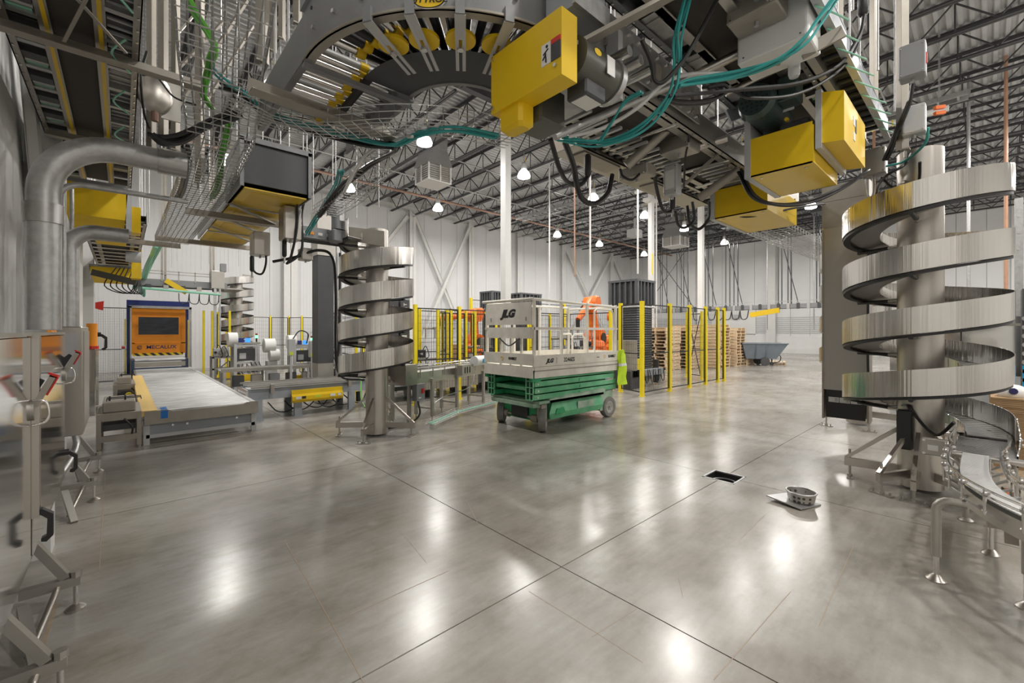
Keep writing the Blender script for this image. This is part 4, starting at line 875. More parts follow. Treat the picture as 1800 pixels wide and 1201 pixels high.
# ---------------- label machines ----------------
def labeller(x, y, label, s=1.0):
    t = thing('label_machine', label, 'label machine', (x, y, 0), 'label machines in the far left line')
    def b(x0, y0, z0, x1, y1, z1, nm, m, par=t): return MB().box(x+x0*s, y+y0, z0*s, x+x1*s, y+y1, z1*s).build(nm, m, par)
    for dx in (0, .55):
        for dy in (0, .5): b(dx, dy, 0, dx+.07, dy+.07, 1.25, 'leg', 'lgrey')
    for z in (.12, .7, 1.18): b(.07, .01, z, .55, .06, z+.06, 'cross_bar', 'lgrey')
    b(-.02, 0, 1.25, .64, .57, 1.3, 'top_plate', 'satin'); b(.1, .1, .78, .52, .4, 1.12, 'print_engine', 'dgrey'); b(.14, .09, .84, .3, .1, 1.0, 'screen_bezel', 'lgrey')
    b(.02, -.03, .22, .5, .12, .40, 'motor_cover', 'yellow')
    b(.1, .05, 1.3, .24, .14, 1.42, 'touch_screen_case', 'blue'); b(.28, .05, 1.3, .4, .14, 1.42, 'touch_screen', 'screen')
    MB().cyl((x-.12*s, y+.2, 1.38*s), (x+.1*s, y+.2, 1.38*s), .2*s, 24).build('film_roll', 'roll', t, 40)
    MB().cyl((x+.72*s, y+.0, 1.2*s), (x+1.0*s, y+.0, 1.2*s), .2*s, 24).build('film_roll', 'roll', t, 40); MB().cyl((x+.85*s, y-.05, .92*s), (x+1.1*s, y-.05, .92*s), .17*s, 24).build('film_roll', 'roll', t, 40)
    MB().box(x+.8*s, y-.1, .1, x+1.05*s, y+.2, .75*s).build('unwind_case', 'lgrey', t)
    MB().cyl((x+.6*s, y+.3, 1.3*s), (x+.6*s, y+.3, 1.42*s), .022, 8).build('beacon_stem', 'black', t); MB().cyl((x+.6*s, y+.3, 1.42*s), (x+.6*s, y+.3, 1.49*s), .03, 10).build('green_beacon', 'led', t); MB().cyl((x+.6*s, y+.3, 1.49*s), (x+.6*s, y+.3, 1.55*s), .03, 10).build('red_beacon', 'ledr', t)
    for k in range(3): MB().tube(smooth_path([(x+.2*s+k*.1, y-.02, .7*s), (x+.15*s+k*.14, y-.1, .5*s), (x+.45*s+k*.1, y-.08, .5*s), (x+.4*s+k*.1, y, .75*s)], 5), .01, 5).build('air_hose', 'cable', t, True)
    return t
labeller(2.28, 13.9, 'label machine with white film rolls behind the belt conveyor')
labeller(3.55, 13.0, 'second label machine, under the green beacon right of the film rolls', .95)
def head(x, y, z, label):
    t = thing('applicator_head', label, 'label applicator', (x, y, z-.6), 'label applicator heads'); MB().cbox(x, y, z, x+.16, y+.14, z+.42, .012).build('case', 'lgrey', t)
    MB().box(x+.04, y+.02, z-.62, x+.09, y+.07, z).build('stand', 'lgrey', t); MB().box(x+.02, y-.006, z+.02, x+.1, y, z+.1).build('warning_label', 'lime', t)
    MB().tube(smooth_path([(x+.1, y+.05, z+.4), (x+.25, y, z+.62), (x+.45, y, z+.55), (x+.42, y, z+.3)], 5), .015, 6).build('cable_loop', 'cable', t, True)
    MB().box(x-.15, y+.03, z-.68, x+.35, y+.12, z-.6).build('base_bar', 'satin', t); MB().box(x-.1, y+.03, 0, x-.04, y+.12, z-.68).build('leg', 'lgrey', t); MB().box(x+.24, y+.03, 0, x+.3, y+.12, z-.68).build('leg', 'lgrey', t)
head(3.05, 11.6, 1.0, 'tall pale applicator head left of the green beacon'); head(3.52, 11.5, .95, 'second pale applicator head next to the green beacon')
# low line between roller conveyor and labellers
t = thing('transfer_conveyor', 'pale low transfer conveyor between the roller conveyor and the label machines', 'conveyor', (2.4, 12.6, 0))
for y in (12.3, 12.75): MB().box(1.75, y, .62, 5.6, y+.05, .7).build('side_frame', 'satin', t)
MB().box(1.75, 12.35, .64, 5.6, 12.75, .66).build('belt', 'lgrey', t)
for x in (1.8, 2.7, 3.7, 4.6, 5.5):
    for y in (12.3, 12.75): MB().box(x, y, 0, x+.05, y+.05, .62).build('leg', 'lgrey', t)
for k in range(9): MB().cbox(2.0+k*.4, 12.34, .25+.05*(k % 3), 2.24+k*.4, 12.5, .52, .01).build('drive_box', ('dgrey', 'satin', 'grey')[k % 3], t)
# black vertical machine between fences
def dark_machine(x, y, w_, d, h, label, grp=None, txt=None):
    t = thing('wrapping_machine', label, 'machine', (x, y, 0), grp)
    MB().box(x, y, .03, x+w_, y+d, .5).build('base', 'dgrey', t); MB().cbox(x, y+.05, .5, x+w_*.47, y+d, h, .015).build('mast', 'dgrey', t); MB().cbox(x+w_*.53, y+.02, .5, x+w_, y+d, h+.03, .015).build('cabinet', 'dgrey', t)
    MB().box(x+w_*.6, y+.015, 1.3, x+w_*.85, y+.02, 1.5).build('label', 'label', t)
    for k, c in enumerate(txt or ''):
        text(c, .13, (x+w_*.77, y+.012, h-.12-.11*k), (0, 0, 1), (-1, 0, 0), 'label', t, bold=.004); text(c, .12, (x+w_*.25, y+.04, h-.2-.1*k), (0, 0, 1), (-1, 0, 0), 'label', t, bold=.004)
    for k in range(5): MB().box(x+.03+k*.05, y-.02, .15+.22*k, x+w_*.6, y, .25+.22*k).build('panel', ('dgrey', 'satin')[k % 2], t)
    return t
dark_machine(5.55, 11.2, .62, .5, 2.5, 'black twin-column machine with white vertical lettering behind the left spiral', txt='TEC')
# long dark box machine behind the stainless infeed conveyor
t = thing('case_packer', 'long low dark machine with grey side covers between spiral and scissor lift', 'machine', (6.2, 9.2, 0))
MB().box(4.4, 9.0, .25, 7.6, 9.9, .62).build('body', 'dgrey', t); MB().box(5.0, 8.93, .22, 6.9, 9.0, .48).build('side_cover', 'tan', t)
for z in (.66, .74): MB().box(4.4, 9.0, z, 7.6, 9.05, z+.03).build('rail', 'satin', t)
for x in (4.5, 5.5, 6.6, 7.5): MB().box(x, 9.05, 0, x+.08, 9.8, .25).build('leg', 'dgrey', t)
for k in range(8): MB().cbox(4.5+k*.4, 9.1, .62, 4.72+k*.4, 9.4, .72+.05*(k % 3), .01).build('drive_unit', ('black', 'satin', 'grey')[k % 3], t)
for k in range(3): MB().cyl((7.2+.15*k, 8.95, .35), (7.2+.15*k, 9.0, .35), .08, 16).build('sprocket', 'chrome', t, 40)
# ---------------- stainless infeed conveyor from the left spiral toward the lift ----------------
A = Vector((3.55, 6.55, 0)); B = Vector((6.35, 7.5, 0)); D = (B-A).normalized(); Nn = Vector((-D.y, D.x, 0)); LL = (B-A).length
t = thing('infeed_conveyor', 'stainless infeed conveyor on slim legs between the left spiral and the scissor lift', 'conveyor', A)
def cp(s, o, z): q = A+D*s+Nn*o; return Vector((q.x, q.y, z))
for o in (0, .34): MB().beam(cp(0, o, .8), cp(LL, o, .8), .012, .2).build('side_plate', 'stainless', t)
MB().beam(cp(0, .17, .88), cp(LL, .17, .88), .31, .012).build('belt', 'slat', t)
for o in (-.03, .37):
    for z in (.98, ): MB().tube([cp(0, o, z), cp(LL, o, z)], .012, 8).build('guide_rail', 'chrome', t, True)
    s = .3
    while s < LL: MB().beam(cp(s, o, .8), cp(s, o, 1.02), .02, .008, D).build('rail_bracket', 'satin', t); s += .34
for s in (.0, .6, 1.35, 2.3):
    for o in (-.02, .36): MB().beam(cp(s+.03, o, .08), cp(s+.03, o, .76), .05, .05, D).build('leg', 'satin', t); MB().cyl(cp(s+.03, o, 0), cp(s+.03, o, .1), .012, 8).build('foot', 'satin', t)
for s in (.63, 1.38, 2.33): MB().beam(cp(s, -.02, .22), cp(s, .36, .22), .03, .03).build('cross_bar', 'satin', t)
MB().beam(cp(-.05, .1, .72), cp(-.05, .1, 1.06), .5, .28, D).build('drive_plate', 'stainless', t)
MB().cyl(cp(1.65, -.24, 1.02), cp(1.98, -.24, 1.02), .1, 20).build('white_motor', 'white', t, 40); MB().beam(cp(1.98, -.24, 1.02), cp(2.2, -.24, 1.02), .16, .16).build('gearbox', 'white', t); MB().beam(cp(1.82, -.345, 1.02), cp(1.92, -.345, 1.02), .01, .08).build('motor_label', 'blueplate', t)
MB().cyl(cp(2.5, -.05, .95), cp(2.5, -.12, .95), .07, 14).build('bearing', 'chrome', t, 40)
t2 = thing('control_box', 'grey control box with black vents on the stainless infeed conveyor', 'electrical box', cp(1.5, -.2, .74)); MB().beam(cp(1.28, -.15, .86), cp(1.72, -.15, .86), .14, .2).build('case', 'satin', t2)
for k in range(3): MB().beam(cp(1.36+k*.08, -.225, .86), cp(1.38+k*.08, -.225, .86), .008, .12).build('vent', 'black', t2)
t2 = thing('isolator_box', 'grey isolator box with red switch on the front leg of the infeed conveyor', 'electrical box', cp(.2, -.12, .4)); MB().beam(cp(.06, -.11, .58), cp(.26, -.11, .58), .11, .28).build('case', 'grey', t2)
MB().beam(cp(.18, -.175, .6), cp(.23, -.175, .6), .02, .08).build('red_switch', 'red', t2); MB().beam(cp(.1, -.168, .49), cp(.16, -.168, .49), .004, .02).build('name_plate', 'label', t2)
MB().tube(smooth_path([cp(.15, -.1, .44), cp(.18, -.12, .2), cp(.05, 0, .05), cp(-.3, .1, .03), cp(-.7, .3, .03)], 5), .016, 6).solo('power_cable', 'cable', 'black cable from the isolator box trailing across the floor to the spiral', 'cable', smooth=True)
MB().tube(smooth_path([cp(1.8, -.15, .78), cp(1.6, -.15, .5), cp(1.1, .1, .35), cp(.8, .3, .08)], 5), .01, 6).solo('grey_hose', 'galv', 'thin grey hose sloping down beneath the infeed conveyor', 'hose', smooth=True)
# floor wire tray with green cables
def basket(label, path, w_, d, r=.003, step=.11, nlong=6, m='zinc', name='wire_tray', grp='wire mesh cable trays', cat='cable tray', up=None):
    path = [Vector(p) for p in path]; mb = MB(); N_ = len(path); cols = [(-w_/2, d), (-w_/2, d*.5)]+[(-w_/2+w_*k/(nlong-1), 0) for k in range(nlong)]+[(w_/2, d*.5), (w_/2, d)]
    fr = []
    for i, p in enumerate(path):
        dd = (path[min(i+1, N_-1)]-path[max(i-1, 0)]).normalized(); s = dd.cross(Vector((0, 0, 1))).normalized() if up is None else dd.cross(Vector(up)).normalized(); u = s.cross(dd)
        fr.append((p, s, u))
    for a, b in cols:
        mb.tube([p+s*a+u*b for p, s, u in fr], r, 4, caps=False)
    Ls = [0]
    for a, b in zip(path, path[1:]): Ls.append(Ls[-1]+(b-a).length)
    s_ = .02
    while s_ < Ls[-1]:
        for i in range(N_-1):
            if Ls[i+1] >= s_: break
        f_ = (s_-Ls[i])/(Ls[i+1]-Ls[i]); p = fr[i][0].lerp(fr[i+1][0], f_); s = fr[i][1].lerp(fr[i+1][1], f_); u = fr[i][2].lerp(fr[i+1][2], f_)
        mb.tube([p+s*a+u*b-u*r for a, b in ((-w_/2, d), (-w_/2, 0), (w_/2, 0), (w_/2, d))], r, 4, caps=False); s_ += step
    t = thing(name, label, cat, path[0], grp); mb.build('wire_grid', m, t); return t
fp = [(3.75, 6.15, .08), (4.7, 6.72, .08), (5.8, 7.05, .08), (7.0, 7.4, .08)]
t = basket('low wire tray carrying green cables along the floor under the infeed conveyor', fp, .18, .06)
for k in range(3): MB().tube([Vector(p)+Vector((0, -.05+.05*k, .015)) for p in fp], .007, 6).build('green_cable', 'mint', t, True)
MB().tube(smooth_path([(3.6, 8.55, 1.0), (3.5, 8.3, .8), (3.2, 7.6, .42), (3.1, 7.2, .3)], 5), .014, 6).solo('green_cable', 'green_c', 'bright green cable slanting down behind the left spiral column', 'cable', smooth=True)
# ---------------- robots ----------------
def robot(x, y, label, s=1.0, face=0, pose=0):
    t = thing('robot_arm', label, 'industrial robot', (x, y, 0), 'orange robot arms')
    c, sn = math.cos(face), math.sin(face)
    def q(a, b, z): return (x+(a*c-b*sn)*s, y+(a*sn+b*c)*s, z*s)
    MB().beam(q(-.45, 0, .3), q(.45, 0, .3), .8*s, .5*s).build('pedestal', 'dgrey', t)
    MB().beam(q(-.4, 0, .66), q(.42, 0, .66), .6*s, .22*s).build('base', 'robot', t)
    MB().lathe([(0, .77*s), (.36*s, .77*s), (.4*s, .83*s), (.38*s, .98*s), (.3*s, 1.08*s), (0, 1.08*s)], (x, y, 0), 24).build('carousel', 'robot', t, 40)
    MB().cyl(q(.1, -.3, 1.15), q(.1, .3, 1.15), .28*s, 22).build('shoulder', 'robot', t, 40); MB().cyl(q(.15, -.33, 1.12), q(.15, -.30, 1.12), .19*s, 20).build('shoulder_motor', 'black', t, 40)
    e = (-.15, 0, 2.35) if pose == 0 else (.1, 0, 2.1)
    mb = MB(); p0 = Vector(q(.1, 0, 1.15)); p1 = Vector(q(*e))
    mb.tube([p0, p0.lerp(p1, .3), p0.lerp(p1, .7), p1], [.22*s, .17*s, .145*s, .19*s], 16); mb.build('lower_arm', 'robot', t, 40)
    MB().cyl(q(e[0], -.25, e[2]), q(e[0], .25, e[2]), .23*s, 22).build('elbow', 'robot', t, 40); MB().cyl(q(e[0], .25, e[2]), q(e[0], .34, e[2]), .12*s, 14).build('elbow_motor', 'black', t, 40)
    f = (-1.15, 0, 1.75) if pose == 0 else (-1.4, 0, 1.95)
    p2 = Vector(q(e[0], 0, e[2]+.1)); p3 = Vector(q(*f))
    MB().tube([Vector(q(e[0]+.35, 0, e[2]+.18)), p2, p2.lerp(p3, .5), p3], [.13*s, .17*s, .12*s, .09*s], 14).build('upper_arm', 'robot', t, 40); MB().cyl(q(e[0]+.35, 0, e[2]+.18), q(e[0]+.5, 0, e[2]+.2), .09*s, 12).build('wrist_motor', 'black', t, 40)
    g = MB(); g.cyl(p3, (p3.x, p3.y, p3.z-.25*s), .07*s, 12); g.build('wrist', 'black', t, 40)
    z = p3.z-.3*s
    for a in (-.35, .35): MB().box(p3.x-.4*s, p3.y+a*s-.03, z-.06, p3.x+.4*s, p3.y+a*s+.03, z).build('gripper_bar', 'tan', t)
    for a in (-.35, .35):
        for b in (-.3, .3): MB().box(p3.x+a*s-.02, p3.y+b*s-.02, z-.35*s, p3.x+a*s+.02, p3.y+b*s+.02, z-.06).build('gripper_finger', 'galv', t)
    MB().box(p3.x-.05*s, p3.y-.35*s, z-.04, p3.x+.05*s, p3.y+.35*s, z+.03).build('gripper_beam', 'tan', t)
    MB().tube(smooth_path([q(.3, .2, .9), q(.35, .3, 1.6), q(e[0]+.3, .3, e[2]+.1), q(f[0]*.6, .2, f[2]+.35)], 6), .035*s, 7).build('hose_pack', 'black', t, True)
robot(14.7, 11.1, 'orange robot arm standing upright behind the scissor lift rails', 1.18, R(10), 0)
robot(9.9, 13.2, 'orange robot arm reaching left with its gripper, left of the scissor lift', 1.05, R(0), 1)
robot(17.9, 12.4, 'small orange robot arm farther back, between the upright robot and the dark tower', 1.0, R(200), 0)
# ---------------- ribbed dark towers ----------------
def tower(x, y, w_, h, label, slatted=True):
    t = thing('ribbed_tower', label, 'storage tower', (x, y, 0), 'dark ribbed towers'); a = w_/2; zt = h-.75
    MB().box(x-a+.06, y-a+.06, .03, x+a-.06, y+a-.06, h-.05).build('core', 'dgrey', t)
    for k in range(6):
        for f in range(4):
            u = -a+.0+w_*k/5
            if f == 0: b = (x+u-.025, y-a-.02, zt, x+u+.025, y-a+.08, h)
            elif f == 1: b = (x-a-.02, y+u-.025, zt, x-a+.08, y+u+.025, h)
            elif f == 2: b = (x+u-.025, y+a-.08, zt, x+u+.025, y+a+.02, h)
            else: b = (x+a-.08, y+u-.025, zt, x+a+.02, y+u+.025, h)
            MB().box(*b).build('rib', 'char', t)
    MB().box(x-a-.03, y-a-.03, h-.04, x+a+.03, y+a+.03, h+.03).build('rim', 'char', t)
    if slatted:
        z = .2
        while z < zt-.05:
            MB().tube([(x-a, y-a, z), (x+a, y-a, z), (x+a, y+a, z), (x-a, y+a, z)], .024, 4, True).build('slat_band', 'char', t); z += .075
        MB().tube([(x-a-.02, y-a-.02, zt-.1), (x+a+.02, y-a-.02, zt-.1), (x+a+.02, y+a+.02, zt-.1), (x-a-.02, y+a+.02, zt-.1)], .025, 4, True).build('pale_band', 'lgrey', t)
tower(12.6, 7.95, 1.05, 3.25, 'tall dark ribbed tower inside the fence right of the scissor lift')
tower(12.7, 15.3, .85, 3.4, 'dark ribbed tower left of the white column behind the lift', False); tower(14.6, 15.4, 1.35, 3.4, 'wider dark ribbed tower just right of the white column behind the lift', False)
MB().cyl((10.7, 6.9, .5), (10.7, 6.9, 1.35), .28, 28).solo('film_reel', 'tan', 'tan wrapped reel standing behind the near yellow fence corner', 'reel', smooth=40)
t = thing('pallet_dispenser', 'yellow and grey machine behind the near yellow fence', 'machine', (11.3, 7.0, 0))
MB().box(10.5, 6.6, .32, 12.2, 6.75, .5).build('front_beam', 'blue_grey', t); MB().box(10.6, 7.3, .25, 12.0, 7.4, .75).build('yellow_guard', 'post', t); MB().box(10.4, 6.6, 0, 11.0, 7.2, .5).build('reel_stand', 'dgrey', t)
for x in (10.55, 11.3, 12.1): MB().beam((x, 6.65, 0), (x+.1, 6.7, .4), .05, .05).build('leg', 'galv', t)
MB().cyl((12.1, 6.8, .05), (12.1, 6.8, .75), .09, 14).build('bollard', 'black', t, 40)
for k in range(5): MB().tube(smooth_path([(10.7+k*.3, 6.55, .5), (10.75+k*.3, 6.5, .15), (10.95+k*.3, 6.55, .2), (11+k*.3, 6.6, .5)], 5), .012, 5).build('hose', 'cable', t, True)
# ---------------- pallets ----------------
def pallet():
    t = thing('pallet', 'wooden pallet', 'pallet', (0, 0, 0))
    mb = MB()
    for k in range(7): mb.box(-.6, -.5+k*.15, .118, .6, -.4+k*.15, .135)
    for y in (-.5, -.03, .43): mb.box(-.6, y, .018, .6, y+.06, .118)
    for x in (-.6, -.06, .5): mb.box(x, -.5, 0, x+.1, .5, .018)
    o = mb.build('boards', 'wood', t); return t
pp = pallet(); FIRST = True
for (x, y, n, nm) in ((17.0, 9.25, 13, 'leftmost stack of wooden pallets behind the fence'), (18.4, 8.95, 13, 'second stack of wooden pallets, left of the slim white column foot'), (19.6, 8.3, 14, 'third and tallest stack of wooden pallets behind the fence'), (21.4, 8.3, 13, 'fourth stack of wooden pallets at the fence corner'), (20.3, 9.7, 14, 'rear stack of wooden pallets between the front stacks')):
    for k in range(n):
        loc = (x+random.uniform(-.03, .03), y+random.uniform(-.03, .03), k*.136); rz = random.uniform(-.03, .03)+(PI/2 if x > 19 else 0)
        lb = ORD[k]+' pallet from the floor in the '+nm.replace('wooden pallets', 'pallets').replace('third and tallest', 'tallest').replace(' behind the fence', '').replace(', left of the slim white column foot', ' from the left').replace('second stack of pallets from', 'stack of pallets, second from').replace(' between the front stacks', ''); g = nm
        if FIRST: pp.location = loc; pp.rotation_euler = (0, 0, rz); pp['label'] = lb; pp['group'] = g; FIRST = False
        else: copy_tree(pp, loc=loc, rz=rz, label=lb, group=g)
for k in range(4): copy_tree(pp, loc=(22.4, 8.1, k*.136), rz=.05, label=ORD[k]+' pallet from the floor in the low pile beside the carton', group='low pallet pile')
copy_tree(pp, loc=(23.6, 7.0, 0), rz=.3, label='single wooden pallet lying right of the slate tub cart', group=None)
t = thing('carton', 'large plain brown carton between the pallets and the tub cart', 'box', (24.3, 9.2, 0)); MB().cbox(23.9, 8.7, 0, 24.6, 9.8, 1.02, .01).build('body', 'board', t); MB().box(24.2, 8.69, 0, 24.23, 8.7, 1.02).build('seam_tape', 'tan', t)
# tub cart
t = thing('tub_cart', 'slate grey tub cart with slanted ends on wheels, far right of the fence', 'cart', (22.4, 7.3, 0)); cx_, cy_ = 22.4, 7.2
ax = Vector((.62, -.78, 0)).normalized(); ay = Vector((-ax.y, ax.x, 0))
def tq(a, b, z): v = Vector((cx_, cy_, 0))+ax*a+ay*b; return (v.x, v.y, z)
lo = [(-.75, -.38), (.55, -.38), (.55, .38), (-.75, .38)]; hi = [(-.95, -.5), (1.0, -.5), (1.0, .5), (-.95, .5)]
mb = MB(); mb.add([tq(*p, .32) for p in lo]+[tq(*p, 1.02) for p in hi]+[tq(p[0]*.94, p[1]*.9, .36) for p in lo]+[tq(p[0]*.95, p[1]*.93, 1.02) for p in hi], [(3, 2, 1, 0)]+[(i, (i+1) % 4, 4+(i+1) % 4, 4+i) for i in range(4)]+[(4+i, 4+(i+1) % 4, 12+(i+1) % 4, 12+i) for i in range(4)]+[(12+i, 12+(i+1) % 4, 8+(i+1) % 4, 8+i) for i in range(4)]+[(8, 9, 10, 11)])
mb.build('tub', 'tub', t); MB().tube([tq(*p, 1.03) for p in hi], .035, 6, True).build('rim', 'tub', t)
for a in (-.35, .1): MB().beam(tq(a, -.42, .34), tq(a, -.49, .98), .05, .05).build('rib', 'tub', t)
for b in (-.42, .42): MB().cyl(tq(0.05, b-.03, .2), tq(.05, b+.03, .2), .2, 20).build('wheel', 'dgrey', t, 40)
for a in (-.6, .5): MB().cyl(tq(a, -.03, .08), tq(a, .03, .08), .08, 14).build('caster', 'dgrey', t, 40); MB().cyl(tq(a, 0, .14), tq(a, 0, .33), .03, 8).build('caster_stem', 'black', t)
MB().tube(smooth_path([tq(.5, -.3, .5), tq(.75, -.3, .45), tq(.8, -.1, .2), tq(.6, .1, .1)], 5), .02, 6).build('hose', 'black', t, True)
# far wall board and hoist
t = thing('wall_board', 'white board on the far wall above the brown carton', 'board', (X1-.1, 9.5, 2)); MB().box(X1-.12, 11.9, 1.4, X1-.07, 15.2, 3.6).build('panel', 'label', t); MB().box(X1-.3, 13.0, 2.6, X1-.12, 13.6, 2.9).build('vent_hood', 'galv', t)

def frame_machine(x, y, w_, d, h, label, n=5, yc=True, cat='machine', name='frame_machine'):
    t = thing(name, label, cat, (x, y, 0), 'small framed machines in the mid-ground')
    for dx in (0, w_-.05):
        for dy in (0, d-.05): MB().box(x+dx, y+dy, 0, x+dx+.05, y+dy+.05, h).build('leg', 'lgrey', t)
    for z in (.15, h*.55, h-.04): MB().box(x, y, z, x+w_, y+.04, z+.05).build('cross_bar', 'satin', t); MB().box(x, y+d-.04, z, x+w_, y+d, z+.05).build('cross_bar', 'satin', t)
    MB().box(x, y, h, x+w_, y+d, h+.02).build('top_plate', 'satin', t); rr = random.Random(int(x*31+y*17))
    for k in range(n):
        a = x+.05+(w_-.25)*k/max(1, n-1); zz = rr.choice((.2, h*.6, h+.02)); hh = rr.uniform(.12, .3)
        MB().cbox(a, y+.05, zz, a+rr.uniform(.1, .2), y+d*.7, zz+hh, .008).build('device_box', rr.choice(('dgrey', 'satin', 'black', 'lgrey', 'grey')), t)
        MB().cyl((a+.03, y-.01, zz+hh*.5), (a+.03, y+.06, zz+hh*.5), rr.uniform(.03, .06), 12).build('cylinder', rr.choice(('chrome', 'galv', 'black')), t, 40)
        MB().tube(smooth_path([(a+.05, y, zz+hh), (a+.1, y-.08, zz+hh+rr.uniform(.05, .2)), (a+.2, y-.06, zz+.05), (a+.15, y+.02, zz-.05)], 4), .011, 5).build('hose', 'cable', t, True)
    if yc: MB().box(x+w_*.3, y-.03, h*.25, x+w_*.7, y, h*.45).build('yellow_cover', 'yellow', t)
    return t
frame_machine(3.9, 12.0, .5, .5, .95, 'small framed machine with hoses right of the second label machine')
frame_machine(4.6, 11.9, .6, .5, .9, 'framed machine with dark boxes beside the vertical housing', 6, False)
frame_machine(5.3, 9.95, .7, .5, .9, 'framed machine with dark boxes behind the left spiral column', 6, False)
frame_machine(8.4, 11.0, .8, .6, 1.1, 'framed machine in front of the left robot arm', 6)
frame_machine(11.2, 9.6, 1.0, .7, 1.35, 'tall framed machine with pale boxes seen through the lift rails', 7)
frame_machine(12.6, 10.2, .9, .6, 1.0, 'framed machine below the upright robot arm', 6)
frame_machine(1.95, 15.2, .8, .5, .85, 'low framed machine between portal and label machines', 5)
frame_machine(9.6, 8.0, .0+.7, .5, .8, 'framed machine behind the lift at the fence post', 5)
for k, (x, y, z) in enumerate(((8.6, 12.6, .45), (9.1, 12.6, .45), (8.8, 12.6, .80))):
    t = thing('carton', ('brown carton on the robot cell conveyor, lower left', 'brown carton on the robot cell conveyor, lower right', 'brown carton on the robot cell conveyor, top one')[k], 'box', (x, y, z), 'cartons in the robot cell'); MB().cbox(x, y, z, x+.46, y+.35, z+.34, .006).build('body', 'board', t); MB().box(x+.2, y-.002, z, x+.25, y, z+.34).build('tape', 'tan', t)
t = thing('cell_conveyor', 'low conveyor carrying brown cartons in the robot cell', 'conveyor', (9, 12.5, 0)); MB().box(8.4, 12.5, .38, 10.2, 13.0, .45).build('bed', 'satin', t)
for x in (8.45, 9.3, 10.1): MB().box(x, 12.52, 0, x+.06, 12.58, .38).build('leg', 'satin', t); MB().box(x, 12.9, 0, x+.06, 12.96, .38).build('leg', 'satin', t)
# ---------------- overhead conveyors ----------------
def belt_line(t, x0, x1, y0, y1, z, m_frame='tan', belt_in=.1, cross=.7, h=.2, axis='x', idler=True, plates=True):
    """straight conveyor seen from below: channels, belt, return rollers, cross bars; axis is its run"""
    def bx(a0, b0, c0, a1, b1, c1, nm, m):
        if axis == 'x': return MB().box(a0, b0, c0, a1, b1, c1).build(nm, m, t)
        return MB().box(b0, a0, c0, b1, a1, c1).build(nm, m, t)
    for y, s in ((y0, 1), (y1, -1)):
        bx(x0, y, z, x1, y+s*.008, z+h, 'side_frame', m_frame); bx(x0, y, z, x1, y+s*.045, z+.008, 'frame_flange', m_frame)
        if plates: bx(x0+.02, y+s*(belt_in-.035), z+.02, x1-.02, y+s*(belt_in+.03), z+.028, 'guard_strip', 'satin')
    bx(x0+.02, y0+belt_in, z+.05, x1-.02, y1-belt_in, z+.06, 'belt', 'belt')
    bx(x0, y0+.01, z+.13, x1, y1-.01, z+.14, 'added_dark_sheet', 'dgrey')  # dark sheet added over the belt to block the bright roof from view
    rr = random.Random(int(x0*10+y0*7)); a_ = x0+.1
    while a_ < x1-.35:
        w__ = rr.uniform(.18, .34)
        if belt_in > .14: bx(a_, y0+.015, z+.06, a_+w__, y0+belt_in-.01, z+.07, 'side_pan', rr.choice(('galv', 'satin', 'dgrey'))); bx(a_+.05, y1-belt_in+.01, z+.06, a_+w__, y1-.015, z+.07, 'side_pan', rr.choice(('galv', 'satin', 'dgrey')))
        a_ += w__+rr.uniform(.04, .15)
    k = x0+cross/2
    while k < x1:
        bx(k, y0+.01, z+.012, k+.05, y0+belt_in-.03, z+.1, 'hanger_bracket', 'galv'); bx(k, y1-belt_in+.03, z+.012, k+.05, y1-.01, z+.1, 'hanger_bracket', 'galv')
        if idler: 
            p, q = ((k, y0+.02, z+.03), (k, y1-.02, z+.03)) if axis == 'x' else ((y0+.02, k, z+.03), (y1-.02, k, z+.03))
            MB().cyl(p, q, .022, 10).build('return_roller', 'chrome', t, True)
        k += cross
def bolts(t, pts, r=.009, axis=(0, 0, -1), m='chrome'):
    mb = MB(); a = Vector(axis)
    for p in pts: p = Vector(p); mb.cyl(p, p+a*.012, r, 6)
    o = mb.build('bolts', m, t); o['kind'] = 'stuff'
# line A, over the right spiral
t = thing('overhead_belt_conveyor', 'wide overhead belt conveyor running right above the nearest spiral', 'conveyor', (3.5, 1.2, 3.68), 'overhead conveyors')
belt_line(t, 1.7, 5.9, .93, 1.6, 3.68, 'grey', .18, .62, idler=False)
bolts(t, [(1.8+.12*k, .95, 3.68) for k in range(34)]+[(1.8+.12*k, 1.575, 3.68) for k in range(34)])
for x in (2.1, 2.75, 3.3, 3.9, 4.6, 5.3): MB().box(x, .96, 3.72, x+.06, 1.06, 3.80).build('mint_spacer', 'mint', t)
for k in range(6): MB().box(1.95+k*.62, 1.4, 3.70, 2.25+k*.62, 1.56, 3.705).build('side_plate', 'galv', t)
# outer rail of side guides, right of line A (rails with small rollers)
t = thing('overhead_roller_rail', 'grey overhead rail with small rollers beside the wide overhead belt', 'conveyor', (4, .45, 3.6), 'overhead conveyors')
for y in (.70, .88): MB().box(2.4, y, 3.66, 6.0, y+.008, 3.86).build('side_frame', 'blue_grey', t); MB().box(2.4, y-.02, 3.655, 6.0, y+.03, 3.663).build('frame_flange', 'lgrey', t)
MB().box(2.4, .7, 3.84, 6.0, .88, 3.85).build('added_dark_sheet', 'dgrey', t)  # dark sheet added in place of the shade between the rails
for k in range(22): MB().cyl((2.5+k*.16, .71, 3.76), (2.5+k*.16, .87, 3.76), .022, 10).build('roller', 'dgrey', t, True)
for k in range(9): MB().tube(smooth_path([(3.2+k*.3, .72, 3.65), (3.3+k*.3, .64, 3.61), (3.5+k*.3, .6, 3.64)], 4), .006, 5).build('mint_cable', 'mint', t, True)
